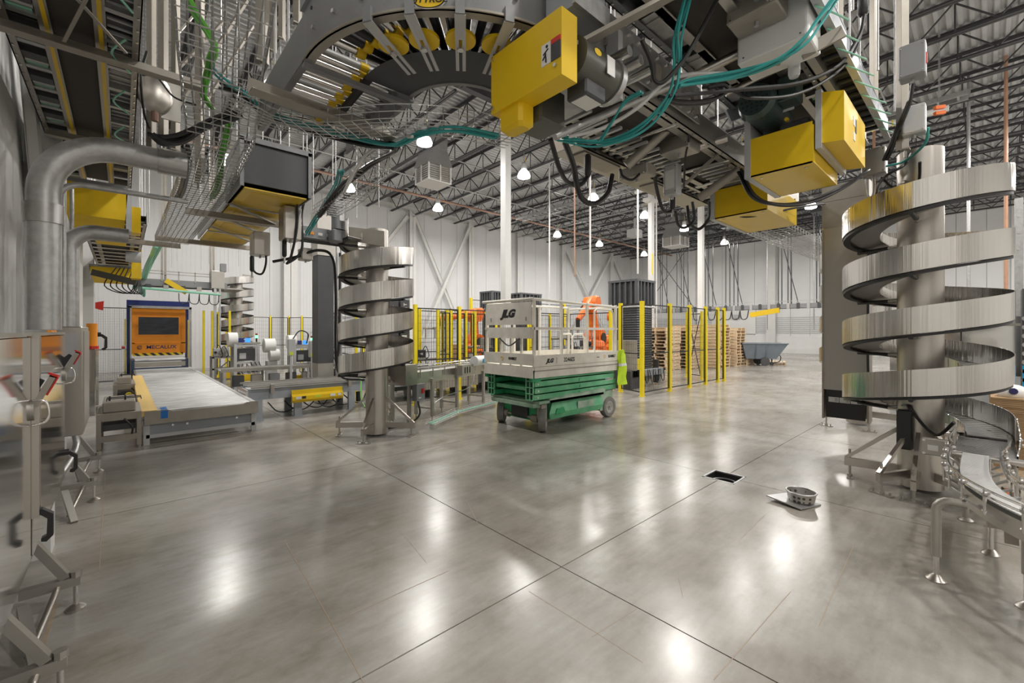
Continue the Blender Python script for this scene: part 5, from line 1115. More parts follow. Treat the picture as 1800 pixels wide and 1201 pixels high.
# line C, continuing the curve
t = thing('overhead_belt_conveyor', 'second overhead conveyor leaving the curved rollers toward the right', 'conveyor', (4.2, 2, 3.3), 'overhead conveyors')
belt_line(t, 2.0, 6.6, 1.66, 2.36, 3.3, 'satin', .12, .55)
bolts(t, [(2.1+.15*k, 2.34, 3.3) for k in range(30)]+[(2.1+.15*k, 1.68, 3.3) for k in range(30)])
for k in range(16): MB().box(2.6+k*.1, 2.0, 3.27, 2.63+k*.1, 2.32, 3.29).build('slat', ('lgrey', 'galv')[k % 2], t)
for k in range(14): MB().box(4.4+k*.1, 1.75, 3.27, 4.43+k*.1, 2.05, 3.29).build('slat', ('lgrey', 'galv')[k % 2], t)
MB().box(2.5, 2.37, 3.44, 6.2, 2.57, 3.45).build('bridge_plate', 'dgrey', t)
for k in range(30): MB().box(2.55+k*.12, 2.38, 3.40, 2.60+k*.12, 2.56, 3.44).build('bridge_rib', ('galv', 'dgrey', 'satin')[k % 3], t)
# line D behind it, stainless trough with boxes
t = thing('overhead_trough', 'stainless trough conveyor with hanging junction boxes below the roof, centre right', 'conveyor', (4, 2.7, 3.1), 'overhead conveyors')
MB().box(3.15, 2.57, 3.36, 6.0, 2.87, 3.37).build('trough', 'satin', t)
for y in (2.57, 2.87): MB().box(3.15, y, 3.36, 6.0, y+.008, 3.78).build('side_plate', 'stainless', t)
for k in range(12): MB().box(3.2+k*.23, 2.555, 3.38, 3.25+k*.23, 2.565, 3.76).build('rib', 'galv', t)
MB().box(3.3, 2.6, 3.345, 3.9, 2.8, 3.36).build('drip_plate', 'tan', t); MB().box(4.6, 2.6, 3.345, 5.2, 2.8, 3.36).build('drip_plate', 'tan', t)
# curved roller conveyor
CC, RO, RI = (2.0, 2.8), 1.15, .42
t = thing('roller_curve', 'grey curved roller conveyor overhead with a round yellow badge', 'conveyor', (2.0, 2.8, 3.3), 'overhead conveyors')
a0, a1 = R(176), R(282)
MB().lathe([(RO, 3.31), (RO+.012, 3.31), (RO+.012, 3.62), (RO, 3.62), (RO, 3.31)], (2.0, 2.8, 0), 40, a0=a0, a1=a1).build('outer_rail', 'grey', t, 40)
MB().lathe([(RO-.05, 3.31), (RO+.02, 3.31), (RO+.02, 3.322), (RO-.05, 3.322), (RO-.05, 3.31)], (2.0, 2.8, 0), 40, a0=a0, a1=a1).build('outer_flange', 'tan', t, 40)
MB().lathe([(RO+.012, 3.62), (RO+.03, 3.62), (RO+.03, 3.80), (RO+.024, 3.80), (RO+.024, 3.626), (RO+.012, 3.626)], (2.0, 2.8, 0), 40, a0=a0, a1=a1).build('side_guard', 'blue_grey', t, 40)
MB().lathe([(RI, 3.33), (RI+.03, 3.33), (RI+.03, 3.52), (RI, 3.52), (RI, 3.33)], (2.0, 2.8, 0), 24, a0=a0, a1=a1).build('inner_rail', 'grey', t, 40)
MB().lathe([(RI+.02, 3.335), (.78, 3.345)], (2.0, 2.8, 0), 30, a0=a0, a1=R(262)).build('inner_plate', 'dgrey', t, 40)
for k in range(17):
    a = R(181)+R(98)*k/16; c, s = math.cos(a), math.sin(a); r = MB().cyl((2+c*(RI+.03), 2.8+s*(RI+.03), 3.47), (2+c*(RO-.01), 2.8+s*(RO-.01), 3.47), .022, 12, .038).build('taper_roller', 'black' if k % 4 else 'chrome', t, True)  # black colour stands in for the shadow on the rollers, chrome for highlights
    if k < 6: MB().cyl((2+c*.80, 2.8+s*.80, 3.462), (2+c*.86, 2.8+s*.86, 3.464), .034, 12, .037).build('yellow_sleeve', 'yellow', r, True)
    if k % 2 == 0: MB().cyl((2+c*(RI+.4), 2.8+s*(RI+.4), 3.455), (2+c*(RO-.02), 2.8+s*(RO-.02), 3.455), .012, 8).build('axle', 'chrome', t, True)
for dg in (209, 221, 234, 247):
    a = R(dg); c, s = math.cos(a), math.sin(a); o = Vector((2+c*.93, 2.8+s*.93, 3.30)); d = Vector((c, s, 0)); br = Vector((-s, c, 0))
    dk_ = MB().cyl(o, o+Vector((0, 0, .018)), .088, 28).build('yellow_disc', 'yellow', t, 40)
    p = o+d*.24-Vector((0, 0, .0)); q_ = o-d*.2-Vector((0, 0, .05))
    for sd in (-1, 1): MB().beam(p+br*sd*.02+Vector((0, 0, -.02)), q_+br*sd*.02, .02, .006).build('slotted_arm', 'lgrey', t)
    MB().beam(p+Vector((0, 0, -.02)), o+d*.06-Vector((0, 0, .03)), .05, .006).build('arm_plate', 'lgrey', t)
    MB().beam(p+Vector((0, 0, .06)), p+Vector((0, 0, -.02)), .05, .02, d).build('arm_clip', 'grey', t); MB().cyl(o-Vector((0, 0, .055)), o, .02, 6).build('pivot_bolt', 'chrome', t)
for k in range(9): a = R(186+k*10.5); c, s = math.cos(a), math.sin(a); MB().cyl((2+c*(RO+.01), 2.8+s*(RO+.01), 3.42), (2+c*(RO+.028), 2.8+s*(RO+.028), 3.42), .012, 8).build('bolt', 'chrome', t)
for k in range(10): a = R(184+k*9); c, s = math.cos(a), math.sin(a); MB().cyl((2+c*(RO+.01), 2.8+s*(RO+.01), 3.56), (2+c*(RO+.016), 2.8+s*(RO+.016), 3.56), .014, 4).build('square_hole', 'black', t)
# badge on the outer rail
a = R(226); c, s = math.cos(a), math.sin(a); n_ = Vector((c, s, 0)); rt = Vector((-s, c, 0))
bp = Vector((2, 2.8, 3.35))+n_*(RO+.018)
for rr, m_, off in ((1, 'label', 0), (.92, 'ink', .002), (.84, 'yellow', .004)):
    mb = MB(); pts = [(bp+n_*off+rt*(.09*rr*math.cos(x))+Vector((0, 0, .045*rr*math.sin(x)))) for x in [2*PI*i/28 for i in range(28)]]
    mb.add([*pts], [tuple(range(28))]); mb.build('badge_plate', m_, t)
text('HYTROL', .046, bp+n_*.007, rt, (0, 0, 1), 'ink', t, shear=.25, sx=1.1, bold=.001)
# straight roller section left of the curve and its enclosed tail
t = thing('overhead_roller_conveyor', 'overhead roller conveyor with yellow roller sleeves left of the curve', 'conveyor', (1.2, 4, 3.3), 'overhead conveyors')
for x in (.84, 1.58): MB().box(x, 2.83, 3.31, x+.012, 4.1, 3.6).build('side_frame', 'grey', t); MB().box(x-.02 if x > 1 else x, 2.83, 3.305, x+.012 if x > 1 else x+.04, 4.1, 3.315).build('frame_flange', 'grey', t)
for k in range(15):
    y = 2.92+k*.078; r = MB().cyl((.86, y, 3.46), (1.57, y, 3.46), .024, 12).build('roller', 'chrome' if k % 3 else 'roller', t, True)
    MB().cyl((1.22+(k % 2)*.03, y, 3.46), (1.28+(k % 2)*.03, y, 3.46), .028, 12).build('yellow_sleeve', 'yellow', r, True)
MB().box(.84, 2.86, 3.28, 1.6, 2.9, 3.31).build('cross_bar', 'grey', t); MB().tube([(1.3, 2.9, 3.42), (1.33, 3.5, 3.42), (1.34, 4.0, 3.42)], .03, 8).build('drive_belt', 'black', t)
t = thing('conveyor_tunnel', 'grey boxed conveyor tunnel with perforated yellow undersides', 'conveyor', (1.35, 6, 3.25), 'overhead conveyors')
for x in (1.0, 1.7): MB().box(x-.01, 5.6, 3.25, x+.01, 9.4, 3.5).build('side_frame', 'galv', t); MB().box(x-.01, 5.6, 3.5, x+.01, 6.5, 3.78).build('side_panel', 'galv', t)
MB().box(1.01, 5.62, 3.30, 1.69, 5.65, 3.78).build('end_plate', 'char', t); MB().box(1.0, 5.6, 3.76, 1.7, 6.4, 3.8).build('top_plate', 'grey', t); MB().box(1.01, 5.8, 3.45, 1.69, 9.4, 3.47).build('belt', 'belt', t)
for y in (5.6, ): MB().box(.97, y-.02, 3.25, 1.01, y+.9, 3.8).build('end_flange', 'grey', t); MB().box(1.69, y-.02, 3.25, 1.73, y+.9, 3.8).build('end_flange', 'grey', t); MB().box(.97, y-.02, 3.76, 1.73, y+.02, 3.82).build('end_flange', 'grey', t)
for k, y in enumerate((5.62, 6.55, 7.5, 8.45)):
    p = MB().box(1.02, y, 3.235, 1.68, y+.86, 3.25).build('yellow_pan', 'yellow', t); MB().box(1.12, y+.1, 3.231, 1.58, y+.76, 3.236).build('perforated_grille', 'perfy', p)
    MB().box(1.02, y+.86, 3.22, 1.68, y+.92, 3.26).build('pan_joint', 'galv', t)
for y0_ in (6.3, 7.1, 7.9): MB().beam((1.0, y0_, 3.2), (1.72, y0_+.7, 3.16), .05, .02).build('diagonal_brace', 'tan', t)
# overhead conveyor along the left wall
t = thing('overhead_belt_conveyor', 'long overhead belt conveyor close along the left wall', 'conveyor', (-.3, 5, 3.7), 'overhead conveyors')
belt_line(t, 1.6, 8.6, -.62, .1, 3.75, 'satin', .22, .42, .25, 'y', idler=False)
bolts(t, [(-.60, 1.8+.16*k, 3.75) for k in range(42)]+[(.08, 1.8+.16*k, 3.75) for k in range(42)])
for x in (-.395, -.115): MB().box(x-.012, 1.62, 3.765, x+.012, 8.5, 3.785).build('yellow_strip', 'yellow', t)
for k in range(16):
    y = 2.0+k*.42
    p = MB().box(-.59, y, 3.765, -.44, y+.12, 3.84).build('drive_bracket', 'dgrey', t); MB().cyl((-.57, y+.16, 3.8), (-.44, y+.16, 3.8), .035, 10).build('cylinder', 'zinc', t, True)
    MB().box(-.57, y+.2, 3.78, -.45, y+.23, 3.83).build('green_clip', 'mint', t)
for k in range(60): MB().box(-.08, 1.8+k*.1, 3.80, .08, 1.82+k*.1, 3.82).build('slat', 'lgrey', t)
for k in range(5): MB().tube(smooth_path([(.02, 2.4+k*.9, 3.74), (-.06, 2.6+k*.9, 3.7), (.05, 2.9+k*.9, 3.73)], 4), .008, 5).build('green_cable', 'mint', t, True)
# angle irons, pipes and X brace beneath it
def iron(label, p, q, w_=.07, m='tan', name='support_angle', g='support steel under the left conveyor', up=(0, 0, 1)):
    mb = MB().angle(p, q, w_, .007, up); o = mb.solo(name, m, label, 'steel angle', g); return o
iron('long angle iron crossing above the pipe at the top left corner', (-.68, 2.55, 3.66), (.55, 2.58, 3.66), .09)
iron('angle iron carrying the left conveyor behind the big conduit elbow', (-.7, 4.5, 3.66), (.5, 4.5, 3.66), .09)
iron('angle iron above the large yellow pan on the left', (-.6, 6.6, 3.66), (.6, 6.6, 3.66), .08)
iron('angle iron beneath the left conveyor just past the yellow pan', (-.6, 9.4, 3.05), (.75, 9.4, 3.05), .08)
MB().tube([(-.75, 2.75, 3.62), (.12, 2.95, 3.60), (.42, 2.98, 3.60)], .03, 10).solo('cross_pipe', 'galv', 'round pipe crossing under the belt at the top left corner', 'pipe', smooth=True)
for p, q, lb in (((-.58, 2.9, 3.64), (.02, 4.2, 3.64), 'thin flat brace crossing the left belt from upper left'), ((.0, 2.9, 3.63), (-.3, 4.3, 3.63), 'thin flat brace crossing the left belt from upper right')):
    MB().beam(p, q, .02, .008).solo('flat_brace', 'tan', lb, 'brace')
iron('long pale angle iron hung below the wire basket and curve', (.60, 3.2, 3.15), (1.6, 3.24, 3.15), .11, 'tan', g='support steel under the curve')
iron('angle iron below the perforated yellow undersides', (.6, 6.9, 3.12), (1.95, 6.9, 3.12), .09, 'tan', g='support steel under the curve')
iron('farther angle iron below the perforated yellow undersides', (.4, 9.2, 3.12), (1.8, 9.2, 3.12), .08, 'tan', g='support steel under the curve')
# yellow pans under the left conveyor
def pan(label, y, x0, x1, z0, z1, d=.35):
    t = thing('yellow_guard_pan', label, 'machine guard', ((x0+x1)/2, y, z0), 'yellow guards under the left conveyor')
    MB().prism([(0, 0), (x1-x0, 0), (x1-x0-.03, -(z1-z0)*.72), (.05, -(z1-z0)*.72)], (x0, y, z1), (1, 0, 0), (0, 0, 1), -.01).build('front_face', 'yellow', t)
    MB().add([(x0+.05, y, z1-(z1-z0)*.72), (x1-.03, y, z1-(z1-z0)*.72), (x1-.05, y+d, z0-.02), (x0+.08, y+d, z0-.02), (x0+.05, y+.01, z1-(z1-z0)*.68), (x1-.03, y+.01, z1-(z1-z0)*.68), (x1-.05, y+d, z0+.0), (x0+.08, y+d, z0+.0)], [(3, 2, 1, 0), (4, 5, 6, 7), (0, 1, 5, 4), (1, 2, 6, 5), (2, 3, 7, 6), (3, 0, 4, 7)]).build('sloped_bottom', 'yellow', t)
    for x, s in ((x0, 1), (x1-.02, -1)): MB().box(x, y, z0+.05, x+.02, y+d, z1).build('side_wing', 'lgrey', t)
    MB().box(x0, y-.03, z1, x1, y+.01, z1+.05).build('top_bar', 'grey', t)
    return t
pan('large yellow guard pan under the left conveyor, nearest the big conduit', 8.2, -.6, .06, 3.02, 3.62)
t = thing('yellow_side_guard', 'small yellow guard hanging just right of the large yellow pan', 'machine guard', (.15, 8.4, 3), 'yellow guards under the left conveyor'); MB().box(.1, 8.3, 3.05, .2, 8.6, 3.42).build('case', 'yellow', t); MB().box(.06, 8.25, 3.05, .1, 8.62, 3.6).build('mount_plate', 'lgrey', t)
pan('narrow yellow guard pan farther along the left conveyor', 11.5, -.45, .1, 3.35, 3.5, .2)
pan('farthest yellow guard pan low over the left conveyor end', 14.6, -.6, .3, 2.85, 3.2, .4)
t = thing('yellow_side_guard', 'tall thin yellow guard beside the far left conveyor', 'machine guard', (.2, 13, 3), 'yellow guards under the left conveyor'); MB().box(.15, 12.8, 2.8, .32, 13.2, 3.5).build('case', 'yellow', t)
t = thing('overhead_belt_conveyor', 'far stretch of the left overhead conveyor above the mesh door', 'conveyor', (-.2, 12, 3.4), 'overhead conveyors'); belt_line(t, 9.2, 16, -.5, .3, 3.35, 'satin', .15, .6, .2, 'y')
MB().cyl((.05, 12.2, 3.2), (.3, 12.2, 3.2), .12, 16).build('drive_motor', 'lgrey', t, 40); MB().beam((-.5, 13.6, 2.95), (.25, 13.4, 2.75), .14, .14).build('gear_motor', 'motorg', t)
for k in range(6): MB().tube(smooth_path([(-.1+k*.07, 13.6, 3.1), (-.3+k*.1, 13.5, 2.65), (.1+k*.05, 13.4, 2.5), (.3, 13.5, 2.9)], 5), .012, 5).build('cable', 'cable', t, True)
# crossing conveyor above the portal toward the far spiral
t = thing('overhead_roller_conveyor', 'grey overhead conveyor crossing above the orange portal to the far spiral', 'conveyor', (2, 16.5, 2.9), 'overhead conveyors')
MB().box(.3, 16.4, 2.95, 2.5, 16.42, 3.15).build('side_frame', 'grey', t); MB().box(.3, 17.0, 2.95, 2.5, 17.02, 3.15).build('side_frame', 'grey', t); MB().box(.3, 16.42, 3.08, 2.5, 17.0, 3.1).build('belt', 'belt', t)
for z in (3.3, 3.38): MB().box(.3, 16.38, z, 2.3, 16.4, z+.025).build('guide_rail', 'satin', t)
for k in range(5): MB().box(.45+k*.4, 16.38, 3.1, .48+k*.4, 16.4, 3.42).build('rail_post', 'satin', t); MB().box(.5+k*.4, 16.3, 2.85, .62+k*.4, 16.4, 2.98).build('sensor', ('dgrey', 'satin')[k % 2], t)
MB().beam((.95, 16.3, 3.12), (1.45, 16.3, 2.78), .04, .14).build('yellow_cover', 'yellow', t)
MB().tube([(.2, 16.2, 2.86), (2.3, 16.2, 2.76)], .035, 7).build('green_cable_bundle', 'mint', t)
for x in (.85, .93, 2.05, 2.13): MB().box(x, 16.5, 3.15, x+.05, 16.56, 9.28).build('hanger_post', 'tan', t)
for k in range(4): MB().tube(smooth_path([(1.25+k*.25, 16.2, 2.75), (1.27+k*.25, 16.15, 2.48), (1.45+k*.25, 16.15, 2.46), (1.5+k*.25, 16.2, 2.75)], 5), .012, 5).build('cable_loop', 'cable', t, True)
MB().cbox(2.05, 16.2, 2.95, 2.4, 16.6, 3.5, .01).build('drive_case', 'satin', t); MB().box(2.3, 16.2, 3.5, 2.45, 16.4, 3.75).build('motor_case', 'grey', t); MB().box(2.12, 16.2, .0, 2.19, 16.27, 2.95).build('support_post', 'galv', t); MB().box(2.26, 16.2, 0, 2.3, 16.24, 2.95).build('support_post', 'galv', t)
MB().box(2.4, 16.6, 2.98, 3.0, 18.0, 3.02).build('transfer_bed', 'satin', t)
# connection to left spiral top: stainless chute and motor
t = thing('spiral_feed', 'overhead feed conveyor with a grey gear motor entering the left spiral top', 'conveyor', (2.4, 6.6, 3), 'overhead conveyors')
MB().box(1.75, 6.62, 2.98, 2.55, 6.64, 3.14).build('side_frame', 'grey', t); MB().box(1.75, 7.0, 2.98, 2.9, 7.02, 3.14).build('side_frame', 'grey', t); MB().box(1.75, 6.64, 3.03, 2.75, 7.0, 3.05).build('belt', 'slat', t)
MB().add([(2.5, 6.5, 3.0), (2.95, 6.15, 2.9), (2.95, 6.15, 3.14), (2.5, 6.5, 3.2), (2.52, 6.52, 3.0), (2.97, 6.17, 2.9), (2.97, 6.17, 3.14), (2.52, 6.52, 3.2)], [(0, 1, 2, 3), (7, 6, 5, 4), (0, 4, 5, 1), (1, 5, 6, 2), (2, 6, 7, 3), (3, 7, 4, 0)]).build('chute_wall', 'tan', t)
MB().cyl((2.36, 6.45, 3.12), (2.36, 6.45, 3.42), .085, 16).build('gear_motor', 'grey', t, 40); MB().cbox(2.28, 6.37, 3.42, 2.44, 6.53, 3.54, .02).build('motor_fan_cover', 'grey', t); MB().cbox(2.27, 6.38, 2.93, 2.43, 6.6, 3.12, .02).build('gearbox', 'grey', t)
MB().box(2.2, 6.36, 3.3, 2.28, 6.44, 3.42).build('terminal_box', 'dgrey', t); MB().box(2.355, 6.355, 3.24, 2.40, 6.365, 3.32).build('rating_plate', 'label', t)
for k, m_ in enumerate(('label', 'orange', 'label', 'white')): MB().box(1.9+k*.12, 6.612, 3.03, 1.96+k*.12, 6.62, 3.07).build('label_plate', m_, t)
for ob in [o for o in COL.objects if o.parent is None and o.name.startswith(('overhead_', 'roller_curve', 'conveyor_tunnel', 'spiral_feed'))]:
    bb = [c for c in ob.children if c.type == 'MESH']
    xs = [v.co.x+ob.location.x for c in bb for v in c.data.vertices]; ys = [v.co.y+ob.location.y for c in bb for v in c.data.vertices]; zs = [v.co.z+ob.location.z for c in bb for v in c.data.vertices]
    a, b, c_, d_ = min(xs), max(xs), min(ys), max(ys); zz = max(z for z in zs if z < 5)
    if a > 20: continue
    lng = (b-a) > (d_-c_)
    for fr in (.08, .36, .64, .92):
        for s_ in (0, 1):
            x, y = (a+(b-a)*fr, (c_+.02, d_-.02)[s_]) if lng else ((a+.02, b-.02)[s_], c_+(d_-c_)*fr)
            if ob.name.startswith('roller_curve'): aa = R(188+28*fr*3.2); x, y = 2+math.cos(aa)*1.17, 2.8+math.sin(aa)*1.17
            MB().cyl((x, y, zz-.05), (x, y, 9.28), .008, 6).build('hanger_rod', 'galv', ob)
# ---------------- motor drives with yellow guards ----------------
def drive(label, x0, x1, y0, y1, z, s=1.0, chain=True):
    t = thing('belt_drive_unit', label, 'conveyor drive', ((x0+x1)/2, (y0+y1)/2, z), 'motor drives under the right conveyors')
    MB().box(x0, y0, z, x1, y1, z+.012).build('bottom_pan', 'yellow', t); MB().box(x0, y0, z, x0+.01, y1, z+.33).build('end_panel', 'yellow', t); MB().box(x1-.01, y0, z, x1, y1, z+.33).build('end_panel', 'yellow', t)
    MB().box(x0-.01, y1, z-.005, x1+.01, y1+.05, z+.5).build('side_plate', 'lgrey', t); MB().box(x0, y0-.01, z, x1, y0, z+.3).build('side_panel', 'yellow', t)
    for k in range(5): MB().cyl((x0+.05+k*.15, y1+.05, z+.02), (x0+.05+k*.15, y1+.058, z+.02), .01, 8).build('bolt', 'chrome', t)
    for yy in (y0+.06, y1-.06): MB().cyl((x0+.08, yy, z-.008), (x0+.08, yy, z), .012, 8).build('bolt', 'chrome', t)
    xm = x0+.2; zm = z+.56
    ym = y1-.1; xf = xm-.42
    MB().cyl((xf+.06, ym, zm), (xm+.1, ym, zm), .14*s, 28).build('motor', 'motor', t, 40)
    fc = MB().cyl((xf+.06, ym, zm), (xf, ym, zm), .146*s, 28, .125*s).build('fan_cover', 'motor', t, 40)
    mb = MB()
    for rr, nn in ((.035, 6), (.065, 10), (.095, 14)):
        for k in range(nn): q = 2*PI*k/nn; mb.cyl((xf+.001, ym+rr*s*math.cos(q), zm+rr*s*math.sin(q)), (xf-.003, ym+rr*s*math.cos(q), zm+rr*s*math.sin(q)), .009, 6)
    mb.build('fan_holes', 'black', fc)['kind'] = 'stuff'
    for dx in (-.02,): MB().cbox(xf+.12, ym-.27, zm-.04, xf+.3, ym-.13, zm+.16, .01).build('terminal_box', 'motor', t)
    MB().cbox(xm-.1, y0+.04, z+.12, xm+.16, y0+.26, z+.42, .012).build('gearbox', 'dgrey', t)
    MB().box(xm-.104, y0+.07, z+.28, xm-.1, y0+.23, z+.32).build('yellow_label', 'lime', t); MB().box(xm-.104, y0+.07, z+.22, xm-.1, y0+.23, z+.265).build('blue_label', 'blueplate', t)
    MB().cyl((xm-.1, y0+.2, zm-.12), (xm-.13, y0+.2, zm-.12), .016, 8).build('oil_plug', 'yellow', t); MB().box(xm-.14, y0+.14, zm-.06, xm-.135, y0+.24, zm-.02).build('rating_plate', 'label', t)
    if chain:
        c = MB(); ya = y0-.2; c.add([(x0+.02, ya, z+.12), (x1+.06, ya, z+.12), (x1+.06, ya, z+.50), (x0+.02, ya, z+.50), (x0+.02, y0-.06, z+.14), (x1+.06, y0-.06, z+.14), (x1+.06, y0-.06, z+.54), (x0+.02, y0-.06, z+.54)], [(3, 2, 1, 0), (4, 5, 6, 7), (0, 1, 5, 4), (1, 2, 6, 5), (2, 3, 7, 6), (3, 0, 4, 7)])
        g = c.build('chain_guard', 'yellow', t); MB().box(x0-.0, y0-.06, z+.1, x1+.08, y0-.02, z+.56).build('guard_mount', 'lgrey', t)
        for zz in (z+.34, z+.22): MB().box(x0+.35, ya-.004, zz, x0+.42, ya, zz+.07).build('warning_label', 'label', g)
        MB().box(x0+.425, ya-.004, z+.3, x0+.47, ya, z+.41).build('warning_text', 'dgrey', g)
    return t
drive('yellow-guarded motor drive with round fan cover, nearest on the right', 4.06, 4.86, .93, 1.38, 2.96)
drive('yellow-guarded motor drive farther and lower, left of the perforated housing', 5.1, 6.15, 1.58, 2.12, 2.92, 1.1, False)
t = thing('belt_drive_unit', 'big yellow chain guard with a black motor hanging under the curve exit', 'conveyor drive', (1.75, 1.7, 2.8), 'motor drives under the right conveyors')
g = MB().box(1.62, 1.42, 2.9, 1.74, 1.97, 3.24).build('chain_guard', 'yellow', t); MB().cbox(1.64, 1.74, 2.78, 1.76, 1.93, 2.92, .02).build('lower_guard', 'yellow', t)
MB().box(1.615, 1.49, 2.99, 1.62, 1.555, 3.10).build('warning_pictogram', 'label', g); MB().box(1.615, 1.425+.0, 2.99, 1.62, 1.488, 3.075).build('warning_text', 'dgrey', g); MB().box(1.614, 1.425, 3.075, 1.62, 1.488, 3.10).build('warning_header', 'red', g)
mb = MB(); mb.beam((1.613, 1.52, 3.0), (1.613, 1.525, 3.05), .008, .003, (1, 0, 0)).beam((1.613, 1.505, 3.065), (1.613, 1.54, 3.045), .006, .003, (1, 0, 0)).beam((1.613, 1.525, 3.04), (1.613, 1.545, 3.02), .006, .003, (1, 0, 0)); mb.cyl((1.612, 1.515, 3.08), (1.615, 1.515, 3.08), .008, 8); mb.build('pictogram', 'ink', g)
for y, z in ((1.95, 2.93), (1.95, 3.22), (1.46, 2.96)): MB().cyl((1.608, y, z), (1.62, y, z), .01, 8).build('bolt', 'chrome', t)
MB().cyl((1.78, 1.5, 3.08), (2.1, 1.5, 3.08), .115, 26).build('motor', 'motorg', t, 40); MB().cyl((2.1, 1.5, 3.08), (2.14, 1.5, 3.08), .125, 26).build('end_bell', 'galv', t, 40)
MB().cbox(1.84, 1.44, 2.9, 2.02, 1.58, 2.99, .01).build('terminal_box', 'dgrey', t); MB().box(1.86, 1.46, 2.896, 2.0, 1.56, 2.901).build('rating_plate', 'label', t)
MB().cbox(1.76, 1.7, 2.83, 1.98, 1.92, 3.05, .015).build('gearbox', 'motorg', t); MB().box(1.755, 1.74, 2.98, 1.76, 1.84, 3.01).build('yellow_label', 'lime', t); MB().box(1.755, 1.76, 2.94, 1.76, 1.86, 2.97).build('white_label', 'label', t)
mb = MB().lathe([(0, 0), (.03, 0)], (0, 0, 0), 16); mb.v = [(1.87+x, 1.50-.117, 3.10+y*.6) for x, y, z in mb.v]; mb.build('motor_badge', 'yellow', t); MB().box(1.95, 1.38, 3.02, 2.02, 1.384, 3.12).build('side_label', 'label', t)
MB().box(1.98, 1.7, 3.1, 2.3, 2.1, 3.3).build('bearing_block', 'galv', t)
for k in range(3): MB().cyl((2.12+.12*k, 1.35, 3.2), (2.12+.12*k, 1.9, 3.2), .03, 14).build('idler', 'chrome', t, True)
for k in range(6): MB().cyl((2.0+.1*k, 1.62, 3.17), (2.0+.1*k, 1.62, 3.19), .012, 6).build('bolt', 'chrome', t)
t = thing('grey_cover_box', 'upright grey sheet-steel cover above the big yellow chain guard', 'machine cover', (1.85, 1.6, 3.3), 'sheet covers at the curve exit'); MB().box(1.72, 1.42, 3.3, 1.98, 1.62, 3.75).build('body', 'blue_grey', t); MB().box(1.7, 1.40, 3.29, 2.0, 1.42, 3.4).build('lip', 'galv', t)
t = thing('bolted_side_plate', 'perforated steel side plate full of bolts beneath the wide belt', 'machine cover', (2.6, 1.6, 3.4), 'sheet covers at the curve exit'); MB().box(2.1, 1.62, 3.36, 3.6, 1.632, 3.66).build('plate', 'galv', t)
for k in range(12):
    for z in (3.4, 3.5, 3.62): MB().cyl((2.16+.125*k, 1.605, z), (2.16+.125*k, 1.62, z), .011, 6).build('bolt', 'chrome', t)
for k in range(5): MB().box(2.25+.3*k, 1.6, 3.42, 2.33+.3*k, 1.62, 3.56).build('bearing_plate', ('tan', 'grey')[k % 2], t)
# steel boxes, flat bars and tubes around the drives
def bar(label, p, q, w_, h, m='tan', name='support_bar', cat='steel bar', g='support bars around the curve exit', rnd=False):
    mb = MB().cyl(p, q, w_, 12) if rnd else MB().beam(p, q, w_, h)
    return mb.solo(name, m, label, cat, g, smooth=40 if rnd else False)
bar('long flat bar passing in front of the big yellow chain guard', P(952, 115, 2.3), P(1250, -45, 2.3), .07, .02)
bar('rounded flat bar above the big yellow chain guard', P(952, 46, 2.5), P(1060, -25, 2.4), .05, .05)
bar('round conduit running up right below the black motor', P(975, 240, 2.9), P(1180, 150, 3.2), .028, 0, 'galv', rnd=True)
bar('upright grey channel beside the black motor', P(1080, 178, 2.7), P(1080, 60, 2.7), .09, .05, 'lgrey')
bar('shiny round crossbar under the wide overhead belt', P(1190, 148, 3.35), P(1445, 22, 2.9), .034, 0, 'stainless', rnd=True)
bar('second round crossbar under the wide overhead belt', P(1275, 165, 3.6), P(1400, 105, 3.4), .026, 0, 'stainless', rnd=True)
bar('slanting round strut banded with black ties, centre right', P(1102, 292, 3.9), P(1205, 197, 3.7), .045, 0, 'tan', rnd=True)
bar('slanting flat strut right of the banded strut', P(1195, 332, 4.3), P(1280, 255, 4.1), .05, .02, 'tan')
bar('slanting round strut meeting the farther yellow drive', P(1230, 348, 4.6), P(1300, 298, 4.3), .045, 0, 'tan', rnd=True)
bar('short strut between trough and wide belt frame', P(1225, 260, 4.0), P(1278, 243, 3.9), .03, 0, 'stainless', rnd=True)
bar('grey beam with holes behind the nearest fan cover', P(1280, 205, 4.0), P(1360, 170, 4.0), .03, .12, 'blue_grey')
bar('flat bar reaching right from the tool box, top right', P(1408, 95, 2.9), P(1482, 55, 2.8), .02, .08, 'tan')
bar('yellow edge strip above the flat bar at the top of the picture', P(1108, 36, 2.7), P(1262, -60, 2.6), .03, .02, 'yellow')
def ebox(label, c, sx, sy, sz, m='satin', lab=False, cat='electrical box', name='junction_box', g=None):
    t = thing(name, label, cat, (c[0], c[1], c[2]-sz/2), g); x, y, z = c
    MB().cbox(x-sx/2, y-sy/2, z-sz/2, x+sx/2, y+sy/2, z+sz/2, .008).build('case', m, t); MB().box(x-sx/2-.004, y-sy/2+.015, z-sz/2+.015, x-sx/2, y+sy/2-.015, z+sz/2-.015).build('cover', m, t)
    for dy in (-.4, .4):
        for dz in (-.4, .4): MB().cyl((x-sx/2-.008, y+dy*sy, z+dz*sz), (x-sx/2-.004, y+dy*sy, z+dz*sz), .006, 6).build('screw', 'chrome', t)
    if lab: MB().box(x-sx/2-.007, y-sy*.32, z-sz*.3, x-sx/2-.004, y+sy*.32, z+sz*.3).build('data_label', 'label', t)
    MB().cyl((x, y, z-sz/2-.03), (x, y, z-sz/2), .014, 8).build('cable_gland', 'galv', t)
    return t
ebox('white boxy drive unit with clear bowl under the wide overhead belt', P(1368, 68, 2.95), .3, .42, .3, 'white')
